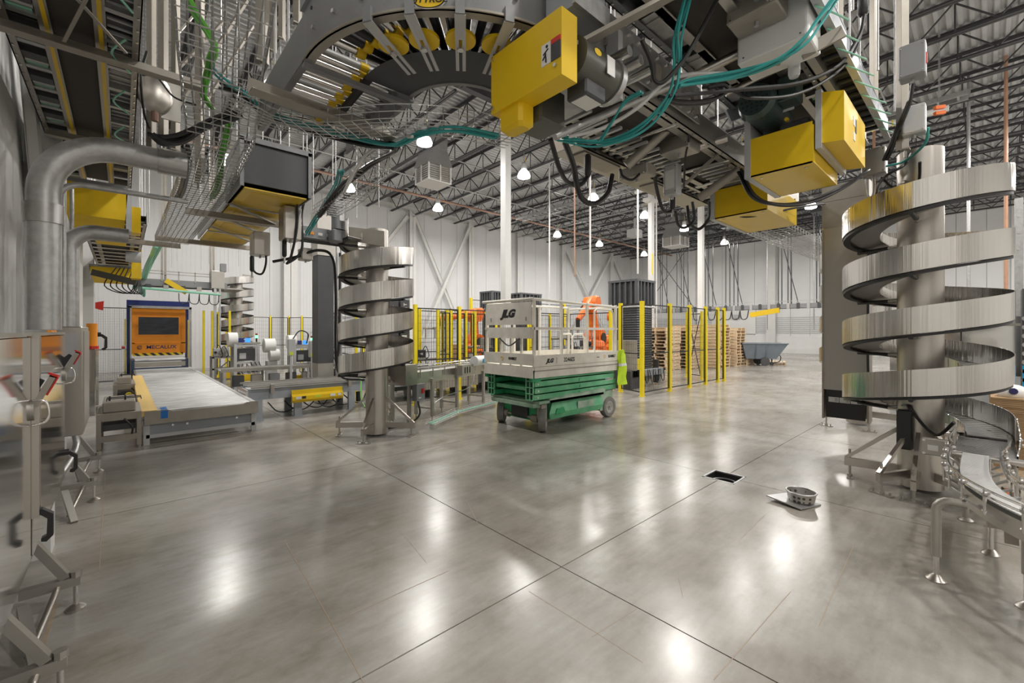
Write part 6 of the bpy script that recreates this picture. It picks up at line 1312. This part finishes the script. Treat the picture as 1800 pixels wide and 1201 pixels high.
t = thing('filter_bowl', 'clear plastic filter bowl hanging below the white boxy drive unit', 'filter bowl', P(1396, 128, 3.0)); q = P(1396, 122, 3.0)
MB().lathe([(.0, -.06), (.03, -.055), (.038, -.03), (.038, .05), (0, .05)], q, 12).build('bowl', 'clear', t, True); MB().cyl(q+Vector((0, 0, .05)), q+Vector((0, 0, .09)), .045, 12).build('collar', 'zinc', t)
ebox('steel junction box with cables at its top right, above the white drive unit', P(1330, 22, 2.8), .22, .3, .12, 'tan')
ebox('square steel junction box above the perforated housing', P(1537, 287, 4.6), .16, .2, .28, 'satin')
ebox('pale grey box with orange plugs on the tall post, right', P(1607, 213, 4.0), .12, .16, .26, 'lgrey')
t = ebox('grey isolator with red switch high on the tall post, right', P(1604, 110, 3.9), .14, .18, .3, 'grey'); q = P(1622, 104, 3.85); MB().cbox(q.x-.02, q.y-.03, q.z-.05, q.x+.02, q.y+.02, q.z+.05, .005).build('red_switch', 'red', t)
ebox('labelled inverter box hanging below the trough', P(1182, 318, 4.2), .1, .14, .3, 'lgrey', True)
ebox('steel box on the trough beside the first hanging brush', P(1120, 305, 4.0), .16, .3, .1, 'tan')
ebox('large square steel box over the trough', P(1195, 232, 3.9), .22, .28, .4, 'satin')
ebox('steel control box under the perforated yellow undersides, left one', P(457, 430, 6.0), .2, .25, .32, 'stainless')
ebox('steel control box under the perforated yellow undersides, right one', P(510, 395, 5.6), .2, .28, .42, 'stainless')
ebox('round-cornered small steel box below the spiral feed', P(537, 448, 6.6), .16, .2, .18, 'satin')
for u, v, m_ in ((1643, 190, 'robot'), (1643, 200, 'robot')): q = P(u, v, 3.95); MB().beam(q, q+Vector((.06, -.06, .01)), .03, .03).solo('cable_plug', m_, 'orange cable plug, upper of two on the pale grey box' if v == 190 else 'orange cable plug, lower of two on the pale grey box', 'plug')
t = thing('steel_hood', 'domed stainless cover hanging left of the green cables', 'cover', P(272, 200, 4.1)); q = P(272, 165, 4.1)
MB().sphere(q, .16, 20, 12, (.9, .5, 1.15)).build('dome', 'stainless', t, True); MB().box(q.x+.05, q.y+.03, q.z-.2, q.x+.2, q.y+.05, q.z+.2).build('back_plate', 'satin', t); MB().cyl((q.x, q.y, q.z-.26), (q.x, q.y, q.z-.17), .03, 10).build('outlet', 'rust', t)
# posts hanging from the roof
def hanger(label, u, v0, Z, w_=.06, m='tan', v1=None, d=.06, slots=True):
    q = P(u, v0, Z); zt = 9.28 if v1 is None else P(u, v1, Z).z
    t = thing('hanger_post', label, 'steel post', q, 'steel posts hanging from the roof'); a = w_/2
    MB().chan((q.x, q.y, q.z), (q.x, q.y, zt), w_, d, .006, up=(FW.x, FW.y, 0), flip=1).build('channel', m, t)
    MB().cyl((q.x, q.y, q.z-.08), (q.x, q.y, q.z), .01, 6).build('threaded_rod', 'zinc', t); MB().box(q.x-a, q.y-a, q.z-.012, q.x+a, q.y+a, q.z).build('end_plate', m, t)
for u, v, Z, w_, lb in ((262, 285, 4.4, .05, 'hanging steel post left of the paired posts near the domed cover'), (283, 250, 4.4, .06, 'hanging steel post just right of the domed cover'), (305, 262, 4.6, .05, 'hanging steel post nearest left of the green cables'),
                       (348, 320, 5.0, .07, 'wide hanging post running down behind the green cables'), (458, 108, 3.6, .08, 'thick hanging steel post above the angle iron, left of the curve'), (477, 88, 4.2, .045, 'thin hanging post right beside the thick one, left of the curve'),
                       (493, 66, 4.2, .04, 'second thin hanging post beside the curve rail'), (520, 40, 3.8, .05, 'hanging post touching the curve rail'), (1478, 160, 4.4, .05, 'hanging steel post above the nearest motor drive'),
                       (1540, 214, 4.6, .045, 'slim hanging steel post left of the isolator'), (1591, 262, 4.1, .07, 'tall hanging post carrying the isolator and grey boxes')):
    hanger(lb, u, v, Z, w_)
for (u0, v0), (u1, v1), Z, lb in (((312, 122), (392, 38), 5.2, 'upper pale diagonal strut left of the green cables'), ((310, 192), (435, 0), 5.0, 'long pale diagonal strut behind the green cables'), ((352, 195), (445, 45), 4.9, 'pale diagonal strut through the wire basket'), ((312, 60), (360, 5), 5.4, 'short pale diagonal strut at the top left')):
    MB().beam(P(u0, v0, Z), P(u1, v1, Z+.2), .05, .02).solo('diagonal_strut', 'tan', lb, 'brace', 'diagonal struts between hanging posts')
t = thing('mezzanine_post', 'galvanised framing post at the right picture edge behind the spiral', 'steel post', (8.6, -.05, 0)); q = P(1791, 600, 7.4); MB().box(q.x-.05, q.y-.05, 0, q.x+.05, q.y+.05, 3.9).build('post', 'galv', t)
for k in range(12): MB().cyl((q.x-.06, q.y, .5+.28*k), (q.x-.05, q.y, .5+.28*k), .02, 8).build('clamp', 'galv', t)
# hanging gland brushes with cable loops
def brush(label, u, v0, v1, Z, r=.028):
    a = P(u, v0, Z); b = P(u, v1, Z); t = thing('cable_sleeve', label, 'cable sleeve', b, 'black hanging cable sleeves'); MB().tube([a, a.lerp(b, .1), a.lerp(b, .9), b], [r*.7, r, r, r*.6], 12).build('sleeve', 'black', t, True)
    MB().cyl(b-Vector((0, 0, .08)), b, .012, 8).build('ferrule', 'zinc', t)
brush('black cable sleeve hanging from the trough, larger one', 1033, 272, 312, 3.6); brush('black cable sleeve hanging from the trough, farther one', 1182, 338, 368, 4.4); brush('black cable sleeve under the right control box below the yellow undersides', 500, 422, 452, 5.6); brush('black cable sleeve under the left control box below the yellow undersides', 443, 450, 478, 5.9)
brush('black cable sleeve at the top edge above the white drive unit', 1517, -10, 28, 3.3, .035)
CAB = 0
def cable(label, m, pts, r=.011, n=1, spread=.012, name='cable', cat='cable', g=None, k=6):
    P3 = [P(*p) for p in pts]
    if n == 1: return MB().tube(smooth_path(P3, k), r, 7).solo(name, m, label, cat, g, smooth=True)
    t = thing(name, label, cat, P3[0], g)
    for i in range(n):
        a = 2*PI*i/n; off = [Vector((spread*math.cos(a+.5*j), spread*math.sin(a+.5*j), spread*.8*math.sin(a*2+j))) for j in range(len(P3))]
        MB().tube(smooth_path([p+o for p, o in zip(P3, off)], k), r, 6).build('strand', m, t, True)
cable('big black cable loop hanging left below the trough', 'cable', [(968, 245, 3.0), (985, 300, 3.2), (1000, 322, 3.4), (1020, 325, 3.5), (1032, 312, 3.6)], .018)
cable('second big black cable loop hanging to the lamp, below the trough', 'cable', [(993, 250, 3.1), (1008, 290, 3.2), (1020, 345, 3.4), (1045, 358, 3.5), (1068, 340, 3.7), (1076, 308, 3.8)], .022)
cable('short black cable loop between trough boxes', 'cable', [(1090, 297, 3.9), (1095, 310, 3.9), (1112, 316, 3.9), (1130, 300, 3.9)], .012)
cable('long black cable falling from the trough to the far sleeve', 'cable', [(1148, 295, 4.0), (1155, 335, 4.2), (1166, 370, 4.3), (1178, 372, 4.4), (1183, 366, 4.4)], .016)
cable('double black loop right of the far sleeve', 'cable', [(1187, 372, 4.4), (1192, 395, 4.5), (1205, 400, 4.5), (1220, 385, 4.5), (1217, 355, 4.5)], .014)
cable('black cable loop under the end of the trough', 'cable', [(1208, 362, 4.5), (1212, 390, 4.5), (1228, 403, 4.6), (1245, 385, 4.6), (1247, 355, 4.6)], .016)
cable('thin black cable dropping beside the large square box', 'cable', [(1197, 205, 3.7), (1212, 235, 3.7), (1205, 275, 3.8), (1202, 330, 3.9)], .009)
cable('bundle of teal cables falling from the top edge to the trough', 'teal', [(1213, -20, 2.6), (1192, 60, 2.6), (1190, 110, 2.65), (1182, 160, 2.7), (1150, 205, 2.8), (1110, 235, 2.9), (1060, 250, 3.0), (985, 243, 3.0)], .008, 4, .022)
cable('loose teal cable hanging lowest below the big yellow guard', 'teal', [(1180, 165, 2.7), (1150, 215, 2.8), (1100, 245, 2.9), (1040, 258, 3.0), (975, 245, 3.0)], .007)
cable('teal cable arching left from the bundle', 'teal', [(1128, 162, 2.6), (1100, 180, 2.7), (1080, 210, 2.8), (1055, 248, 2.9)], .008, 2, .012)
cable('teal cable run sweeping right under the wide belt', 'teal', [(1190, 152, 2.7), (1215, 145, 2.75), (1300, 130, 2.72), (1370, 105, 2.6), (1410, 75, 2.55), (1440, 35, 2.55), (1480, -20, 2.55)], .009, 4, .018)
cable('black cable sweeping from the top edge down past the chain guard', 'cable', [(1128, 70, 2.5), (1145, 110, 2.55), (1150, 140, 2.6), (1165, 145, 2.6), (1190, 120, 2.6), (1215, 85, 2.6), (1265, -10, 2.6)], .013)
cable('pair of heavy black cables hanging in a long bow to the top right', 'cable', [(1520, 28, 3.3), (1508, 70, 3.3), (1470, 120, 3.2), (1400, 148, 3.1), (1300, 155, 2.9), (1180, 165, 2.7)], .013, 2, .018)
cable('second long bow of black cable below the first', 'cable', [(1520, 30, 3.35), (1500, 95, 3.3), (1450, 142, 3.2), (1390, 168, 3.1), (1320, 172, 3.0), (1290, 160, 3.0)], .012)
cable('black cable loops lying under the second conveyor', 'cable', [(1160, 172, 2.8), (1200, 185, 2.85), (1245, 182, 2.9), (1272, 165, 2.9), (1268, 148, 2.9), (1240, 150, 2.9)], .012, 2, .02)
cable('pale flexible conduit rising right from the black motor', 'white_steel', [(1000, 240, 2.95), (1060, 225, 2.95), (1120, 190, 2.9), (1170, 145, 2.9), (1220, 130, 2.9), (1290, 130, 2.95)], .013)
cable('white cable sweeping under the wide belt to the filter bowl', 'white_steel', [(1240, 130, 3.1), (1290, 132, 3.1), (1340, 118, 3.1), (1375, 100, 3.1)], .012)
cable('black cable bundle below the nearest motor drive', 'cable', [(1300, 300, 3.9), (1325, 345, 3.8), (1370, 360, 3.8), (1430, 352, 4.0), (1490, 325, 4.2), (1525, 300, 4.4)], .013, 3, .014)
cable('thin black cable under the farther yellow drive', 'cable', [(1270, 362, 5.0), (1300, 380, 4.9), (1340, 378, 4.9), (1400, 365, 5.0), (1450, 358, 5.2)], .012)
cable('black cable from the square box down the perforated housing', 'cable', [(1600, 270, 4.3), (1590, 290, 4.3), (1555, 312, 4.4), (1540, 345, 5.0), (1535, 420, 5.6), (1528, 500, 5.6)], .014)
cable('grey loops of cable beneath the square steel box', 'galv', [(1522, 315, 4.6), (1524, 340, 4.6), (1531, 350, 4.6), (1536, 335, 4.6), (1535, 312, 4.6)], .012)
cable('black cable loop from the square box to the spiral column', 'cable', [(1550, 312, 4.5), (1570, 330, 4.4), (1600, 335, 4.3), (1615, 318, 4.2), (1617, 285, 4.1)], .013)
cable('teal cables between the grey boxes and the square box', 'teal', [(1632, 225, 3.9), (1625, 255, 4.0), (1590, 285, 4.3), (1560, 292, 4.4)], .01, 2, .012)
cable('black cables climbing the tall post', 'cable', [(1605, 148, 3.85), (1597, 185, 3.9), (1580, 225, 4.0), (1565, 262, 4.3), (1556, 280, 4.4)], .016, 2, .014)
cable('thick green cable hanging from the top edge into the wire basket', 'green_c', [(322, -20, 3.6), (345, 25, 3.6), (368, 60, 3.6), (377, 85, 3.6), (368, 110, 3.65), (362, 140, 3.8), (358, 165, 3.9), (372, 190, 4.0)], .018, 3, .016)
cable('green cable running down inside the wire basket', 'green_c', [(402, 215, 4.4), (392, 260, 4.7), (388, 300, 5.0), (382, 330, 5.3), (372, 348, 5.6)], .017, 3, .02)
cable('thick black cable bundle leaving the big conduit', 'cable', [(268, 238, 3.55), (290, 248, 3.6), (315, 245, 3.7), (345, 228, 3.8), (380, 215, 3.9), (420, 200, 4.0)], .02, 4, .03)
cable('black cables running along inside the wire basket at left', 'cable', [(325, 255, 4.0), (330, 290, 4.4), (322, 330, 5.0), (312, 350, 5.6)], .02, 3, .02)
cable('thin black cable looping from the domed cover', 'cable', [(258, 90, 3.7), (248, 130, 3.7), (252, 190, 3.7), (262, 225, 3.6)], .010)
cable('thin black cable swinging right from the domed cover', 'cable', [(246, 132, 3.7), (275, 135, 3.8), (305, 170, 3.9), (345, 185, 4.0)], .008)
cable('blue-green cable bundle crossing the basket below the angle iron', 'teal', [(372, 120, 3.7), (400, 145, 3.7), (440, 170, 3.6), (470, 200, 3.6), (540, 220, 3.6), (620, 240, 3.5), (690, 255, 3.4), (740, 235, 3.2), (800, 228, 3.1), (875, 240, 3.0)], .010, 3, .016)
cable('black cable bundle crossing the basket below the angle iron', 'cable', [(390, 152, 3.8), (430, 165, 3.7), (465, 200, 3.7), (540, 228, 3.7), (640, 252, 3.6), (700, 260, 3.5), (650, 290, 4.2), (600, 330, 5.0), (560, 380, 5.8)], .015, 3, .022)
cable('white cable curling under the curve', 'white_steel', [(620, 300, 4.0), (605, 340, 4.4), (640, 275, 3.9), (700, 245, 3.4), (725, 240, 3.2)], .012)
cable('long black loops hanging below the right control box', 'cable', [(523, 350, 5.5), (522, 400, 5.5), (512, 450, 5.5), (505, 463, 5.5), (530, 440, 5.6), (530, 380, 5.6), (535, 352, 5.6)], .016)
cable('black cable loop hanging below the left control box', 'cable', [(462, 418, 6.0), (468, 455, 6.0), (462, 480, 6.0), (450, 480, 6.0), (443, 470, 6.0)], .014)
cable('teal cables falling from the basket to the gear motor', 'teal', [(600, 300, 4.6), (590, 330, 5.2), (570, 360, 5.8), (555, 385, 6.0), (540, 412, 6.1)], .010, 4, .03)
cable('green cable trunk sagging from the left baskets to the far conveyor', 'mint', [(278, 430, 9.5), (262, 465, 11), (252, 495, 13), (250, 518, 14)], .045, 3, .05)
cable('black cable from the gear motor curving to the vertical conduits', 'cable', [(480, 460, 6.5), (520, 452, 6.5), (560, 440, 6.6), (585, 455, 6.8), (590, 520, 7.2), (590, 620, 7.8), (600, 662, 7.8), (640, 668, 7.6)], .022)
# wire basket trays
basket('wide wire basket tray running away along the left conveyor', [(.44, 2.9, 3.62), (.52, 3.6, 3.5), (.66, 4.6, 3.34), (.72, 6.2, 3.3), (.72, 8.0, 3.3), (.70, 10.4, 3.3)], .5, .1, .0055, .1, 9)
pth = smooth_path([(.55, 3.6, 3.24), (.85, 3.62, 3.2), (1.15, 3.3, 3.12), (1.5, 2.85, 3.1), (1.85, 2.62, 3.1), (2.3, 2.52, 3.12)], 5)
basket('wire basket tray bending beneath the curved rollers', pth, .26, .1, .004, .1, 6)
basket('steep wire basket tray from the left tray to the gear motor', smooth_path([(1.55, 3.5, 3.25), (1.9, 4.2, 3.25), (2.05, 5.2, 3.22), (2.05, 6.1, 3.2)], 5), .3, .1, .004, .1, 6)
basket('wire basket tray hanging upright at the green cables', [(.45, 3.5, 3.9), (.47, 3.6, 3.72), (.5, 3.8, 3.5)], .3, .1, .0045, .1, 5)
basket('far wire basket tray under the right-hand roof', [(7.0, 2.4, 3.25), (9, 2.4, 3.25), (13, 2.4, 3.3)], .6, .1, .006, .16, 6)
# big conduits at the left wall
def conduit(label, pts, r, couple=()):
    t = thing('wall_conduit', label, 'conduit', pts[0], 'large conduits on the left wall'); MB().tube(pts, r, 20).build('pipe', 'galv', t, True)
    for a, b in couple: MB().cyl(a, b, r*1.12, 20).build('coupling', 'zinc', t, 40)
def elbow(x, y, z0, z1, dx, r, n=10):
    out = [Vector((x, y, z0)), Vector((x, y, z1-r))]
    for k in range(1, n+1): a = PI/2*k/n; out.append(Vector((x+r*(1-math.cos(a)), y, z1-r+r*math.sin(a))))
    out.append(Vector((x+dx, y, z1))); return out
c0 = P(77, 500, 3.32)
conduit('biggest galvanised conduit bending over at the top left', elbow(c0.x, c0.y, 1.63, 3.12, .85, .42), .098, [((c0.x, c0.y, 2.45), (c0.x, c0.y, 2.6)), ((c0.x+.68, c0.y, 3.12), (c0.x+.88, c0.y, 3.12))])
c1 = P(121, 520, 4.8)
conduit('second big galvanised conduit farther along the left wall', elbow(c1.x, c1.y, .9, 2.75, .5, .22), .085)
c2 = P(101, 500, 3.9)
conduit('thin galvanised conduit hooking over beside the biggest one', elbow(c2.x, c2.y, 1.0, 2.98, .95, .17), .026)
for x, lb in ((-.45, 'thin straight conduit on the wall between the big conduits'), (-.47, 'second thin straight conduit on the wall, farther along')): MB().cyl((x, 6.4 if x > -.46 else 7.7, .8), (x, 6.4 if x > -.46 else 7.7, 3.4), .022, 10).solo('thin_conduit', 'galv', lb, 'conduit', smooth=True)
# far overhead conveyor along the far side, with trussed hangers
t = thing('overhead_belt_conveyor', 'distant dark conveyor hung on rods in front of the far wall', 'conveyor', (29, 8, 2.85), 'overhead conveyors')
MB().box(28.8, 2, 2.95, 28.83, 17, 3.2).build('side_frame', 'grey', t); MB().box(29.5, 2, 2.95, 29.53, 17, 3.2).build('side_frame', 'grey', t); MB().box(28.83, 2, 3.05, 29.5, 17, 3.08).build('belt', 'belt', t)
for k in range(30): MB().box(28.76, 2.2+k*.5, 2.9, 28.8, 2.35+k*.5, 3.25).build('bracket', ('dgrey', 'galv')[k % 2], t)
MB().box(28.75, 2, 3.35, 28.78, 17, 3.38).build('hand_rail', 'galv', t); MB().beam((28.7, 8.2, 2.85), (28.7, 9.8, 2.6), .1, .3).build('yellow_cover', 'yellow', t)
for k in range(7): MB().tube(smooth_path([(28.75, 9.9+k*.5, 2.9), (28.7, 10+k*.5, 2.4), (28.7, 10.3+k*.5, 2.4), (28.75, 10.4+k*.5, 2.9)], 4), .03, 5).build('cable_loop', 'cable', t, True)
for i, y in enumerate((4.6, 6.4, 8.3, 11.3, 12.9, 14.6, 16.2)):
    t = thing('rod_hanger', ('threaded-rod hanger frame nearest the perforated housing', 'rod hanger frame, second left of the perforated housing', 'rod hanger frame left of the tub cart hoist', 'rod hanger frame above the tub cart', 'rod hanger frame right of the fence corner', 'rod hanger frame seen through the fence end', 'leftmost rod hanger frame, above the dark tower')[i], 'hanger', (29.1, y, 3.2), 'rod hangers of the distant conveyor')
    for x in (28.85, 29.5):
        MB().cyl((x, y, 3.2), (x, y, 8.3), .03, 6).build('rod', 'dgrey', t); MB().cyl((x, y-.5, 3.2), (x, y-.5, 8.3), .03, 6).build('rod', 'dgrey', t)
    MB().cyl((28.85, y+.1, 8.2), (28.85, y-1.0, 3.3), .025, 6).build('diagonal_rod', 'dgrey', t); MB().box(28.6, y-.75, 8.25, 29.8, y+.25, 9.28 if False else 8.44).build('top_channel', 'dgrey', t)
t = thing('rod_brace', 'X of crossed rods left of the distant rod hangers', 'hanger', (29, 15, 3.2), 'rod hangers of the distant conveyor'); MB().cyl((28.9, 13.2, 8.2), (28.9, 17.2, 3.2), .025, 6).build('rod', 'dgrey', t); MB().cyl((28.9, 17.0, 8.2), (28.9, 13.4, 3.2), .025, 6).build('rod', 'dgrey', t)
t = thing('hoist_hook', 'chain hoist hook with white sling hanging in front of the far wall', 'hoist', (30, 6.1, 1.1)); MB().cyl((30, 6.1, 2.0), (30, 6.1, 9.28), .035, 6).build('chain', 'white_steel', t); MB().cyl((30, 6.1, 1.75), (30, 6.1, 2.05), .08, 10).build('hook_block', 'black', t)
MB().tube([(30, 6.1+.28*math.cos(a), 1.42+.28*math.sin(a)) for a in [2*PI*i/16 for i in range(16)]], .09, 7, True).build('sling', 'white', t, True)
for y, lb in ((6.9, 'thin grey drop conduit left of the hoist'), (5.2, 'thin grey drop conduit right of the hoist'), (9.4, 'thin grey drop conduit above the tub cart')): MB().cyl((30.5, y, 1.7), (30.5, y, 9.28), .03, 6).solo('drop_conduit', 'galv', lb, 'conduit', 'drop conduits in front of the far wall')
for (x, y, u, lb) in ((11.2, 8.6, 0, 'white drop rod hanging to the tall dark tower'), (11.9, 7.3, 0, 'second white drop rod beside the tall dark tower'), (10.9, 9.0, 0, 'copper-stained drop pipe beside the white drop rods'), (13.8, 12.8, 0, 'thin white drop rod left of the tower group')):
    MB().cyl((x, y, 3.4 if x < 13 else 2.2), (x, y, 9.28), .03 if x != 10.9 else .022, 8).solo('drop_rod', 'white_steel' if x != 10.9 else 'copper', lb, 'drop pipe', 'drop rods over the fenced cell', True)
# ---------------- steel enclosures on leg stands along the left ----------------
def leg_stand(label, y, x0=-.42, x1=-.18, zt=.55, s=1):
    t = thing('leg_stand', label, 'stand', (x1, y, 0), 'stainless leg stands at the left edge')
    MB().beam((x0, y, .17), (x1, y, .17), .045, .05).build('foot_beam', 'satin', t)
    MB().beam((x1-.06, y, .2), (x1-.24, y+.02, .52), .04, .04).build('upper_strut', 'satin', t)
    MB().cyl((x1-.09, y, .16), (x1-.16, y-.42, .03), .016, 12).build('round_strut', 'stainless', t, True)
    MB().beam((x1-.2, y-.22, .19), (x1-.12, y-.55, .0), .045, .04).build('flat_strut', 'satin', t)
    MB().cyl((x1-.02, y, .03), (x1-.02, y, .22), .012, 10).build('foot_stem', 'chrome', t, True); MB().lathe([(0, .035), (.02, .03), (.045, .012), (.045, 0), (0, 0)], (x1-.02, y, 0), 18).build('foot_pad', 'stainless', t, True)
    MB().cyl((x1-.02, y, .19), (x1-.02, y, .225), .026, 8).build('nut', 'satin', t)
leg_stand('nearest stainless leg stand at the left picture edge', 3.56); leg_stand('stainless leg stand below the small enclosure, nearer one', 5.72); leg_stand('stainless leg stand below the small enclosure, farther one', 6.86); leg_stand('stainless leg stand cut by the lower left corner', 2.72)
t = thing('steel_enclosure', 'mirror-polished stainless enclosure filling the left picture edge', 'enclosure', (-.5, 3.4, .45))
MB().cbox(-.70, 1.9, .44, -.345, 4.92, 1.605, .008).build('case', 'mirror', t)
MB().cbox(-.345, 1.92, .47, -.338, 3.2, 1.59, .003).build('door', 'mirror', t); MB().cbox(-.345, 3.27, .47, -.338, 4.9, 1.59, .003).build('door', 'mirror', t)
MB().box(-.35, 1.9, 1.595, -.335, 4.92, 1.612).build('drip_lip', 'satin', t); MB().box(-.345, 3.9, 1.612, -.327, 4.2, 1.625).build('orange_strip', 'orange', t)
t = thing('steel_enclosure', 'narrow brushed stainless enclosure behind the mirror-polished one', 'enclosure', (-.33, 5.8, .66))
MB().cbox(-.44, 5.6, .66, -.27, 6.5, 1.66, .008).build('case', 'stainless', t); MB().box(-.43, 5.592, 1.2, -.30, 5.6, 1.6).build('screen_plate', 'lgrey', t); MB().box(-.27, 5.65, .7, -.262, 6.45, 1.62).build('door', 'satin', t)
MB().tube(smooth_path([(-.34, 5.9, .66), (-.33, 5.85, .5), (-.42, 5.5, .33), (-.55, 5.2, .25)], 5), .028, 10).build('bent_pipe', 'galv', t, True)
t = thing('steel_enclosure', 'third stainless enclosure with an orange lamp on top, beyond the narrow one', 'enclosure', (-.33, 8, .6))
MB().cbox(-.48, 7.9, .5, -.26, 8.9, 1.38, .008).build('case', 'mirror', t); MB().cyl((-.3, 8.0, 1.42), (-.3, 8.0, 1.72), .055, 14).build('orange_lamp', 'orange', t, 40); MB().cyl((-.3, 8.0, 1.38), (-.3, 8.0, 1.42), .07, 14).build('red_button', 'red', t)
def latch(label, x, y, z, s=1.0):
    t = thing('door_latch', label, 'door latch', (x, y, z-.17*s), 'red-tipped latches on the steel enclosures')
    MB().cyl((x, y, z-.085*s), (x+.014*s, y, z-.085*s), .06*s, 26).build('rose_plate', 'satin', t, 40)
    o = MB().beam((x+.012, y, z-.06*s), (x+.085*s, y-.03*s, z+.10*s), .05*s, .028*s, (1, 0, 0)).build('lever', 'stainless', t)
    MB().beam((x+.06*s, y-.022*s, z+.0*s), (x+.105*s, y-.035*s, z+.10*s), .052*s, .008*s, (1, 0, .6)).build('red_edge', 'red', o); MB().beam((x+.07*s, y-.03*s, z+.118*s), (x+.107*s, y-.035*s, z+.098*s), .052*s, .012*s, (1, 0, 1)).build('red_cap', 'red', o)
    MB().prism([(0, -.03*s), (.05*s, .075*s), (.03*s, .09*s), (0, .06*s)], (x, y+.03*s, z), (1, 0, 0), (0, 0, 1), .03*s).build('rubber_wedge', 'black', t)
    MB().tube(smooth_path([(x+.005, y-.03*s, z-.03*s), (x+.055*s, y-.03*s, z-.04*s), (x+.07*s, y-.03*s, z-.11*s), (x+.055*s, y-.03*s, z-.155*s), (x+.005, y-.03*s, z-.17*s)], 5), .006*s, 8).build('wire_bail', 'chrome', t, True)
def pull(label, x, y, z, s=1.0):
    t = thing('pull_handle', label, 'handle', (x, y, z-.12*s), 'black C-shaped pull handles on the steel enclosures')
    pl = [(0, .062), (.04, .06), (.08, .025), (.08, -.09), (.055, -.118), (.035, -.112), (.035, -.095), (.055, -.085), (.058, .005), (.032, .032), (0, .034)]
    MB().prism([(a*s, b*s) for a, b in pl], (x, y+.02*s, z), (1, 0, 0), (0, 0, 1), .04*s).build('grip', 'black', t)
    MB().cyl((x-.005, y, z+.055*s), (x+.03*s, y, z+.055*s), .024*s, 14).build('boss', 'black', t, 40)
XP = -.338
latch('large red-tipped latch lever on the polished enclosure, nearest the viewer', XP, 3.22, 1.30, .9)
t = thing('door_rail', 'vertical steel channel between the latch and the black handle on the polished enclosure', 'rail', (XP, 3.23, .7)); MB().box(XP, 3.205, .68, XP+.028, 3.225, 1.6).build('flange', 'stainless', t); MB().box(XP, 3.24, .68, XP+.028, 3.265, 1.6).build('flange', 'satin', t); MB().box(XP, 3.225, .68, XP+.01, 3.24, 1.6).build('seal', 'black', t)
pull('large black C-shaped handle below the rail of the polished enclosure', XP, 3.23, .66, .95)
latch('smaller red-tipped latch at the far end of the polished enclosure', XP, 4.84, 1.36, .9)
pull('black C-shaped handle at the far end of the polished enclosure', XP, 4.84, .62, .95)
pull('black C-shaped handle on the third enclosure, beside the mesh door', -.26, 8.3, 1.5, 1.3)
# ---------------- right picture edge ----------------
t = thing('cardboard_stack', 'tall stack of flat corrugated cardboard at the right edge behind the spiral exit', 'cardboard', (7.8, -.7, 0))
for k in range(38): MB().box(7.25+random.uniform(-.008, .008), -1.3+random.uniform(-.008, .008), .1+k*.0205, 8.5, -.03+random.uniform(-.01, .01), .1+k*.0205+.018).build('sheet', 'board', t)
MB().box(7.25, -1.3, 0, 8.5, -.03, .1).build('pallet_base', 'wood', t)
t = thing('white_cap', 'white cloth cap with a blue badge on the cardboard stack', 'cap', (7.45, -.2, .88)); MB().sphere((7.45, -.2, .92), .13, 18, 8, (1, 1, .75)).build('crown', 'white', t, True); MB().cyl((7.315, -.2, .95), (7.335, -.2, .95), .035, 14).build('badge', 'inkblue', t)
t = thing('partition_panel', 'grey glossy partition panel with a blue glint behind the right spiral', 'partition', (10.5, -.2, 0)); MB().box(10.5, -1.0, .9, 10.55, 1.2, 1.85).build('upper_panel', 'mirror', t); MB().box(10.5, -1.0, 0, 10.55, 1.2, .9).build('lower_panel', 'lgrey', t); MB().box(10.48, .28, .9, 10.5, .3, 1.85).build('joint', 'dgrey', t); MB().box(10.3, -1.2, 1.7, 10.48, 1.0, 1.74).build('light_rail', 'tan', t)
t = thing('valve_rack', 'rack of valves and a bright blue cover at the far right edge', 'machine', (8, -.85, 0)); q = P(1797, 640, 5.9)
MB().box(q.x, q.y-.6, 0, q.x+.4, q.y, 2.2).build('cabinet', 'dgrey', t); MB().box(q.x-.05, q.y-.55, .75, q.x-.01, q.y-.0, 1.15).build('blue_cover', 'blueplate', t)
for k in range(8): MB().cyl((q.x-.05, q.y-.03, .95+k*.12), (q.x, q.y-.03, .95+k*.12), .035, 10).build('valve', 'zinc', t, True)
for k, (y, lb) in enumerate(((4.3, 'copper-stained drop pipe behind the right spiral, left'), (.6, 'grey drop pipe with fittings behind the right spiral'), (-.6, 'copper-stained drop pipe behind the right spiral, right'))):
    MB().cyl((19-k*.4, y*.6, 1.9), (19-k*.4, y*.6, 9.28), .04, 8).solo('drop_pipe', 'copper' if k != 1 else 'galv', lb, 'pipe', 'drop pipes behind the right spiral', True)
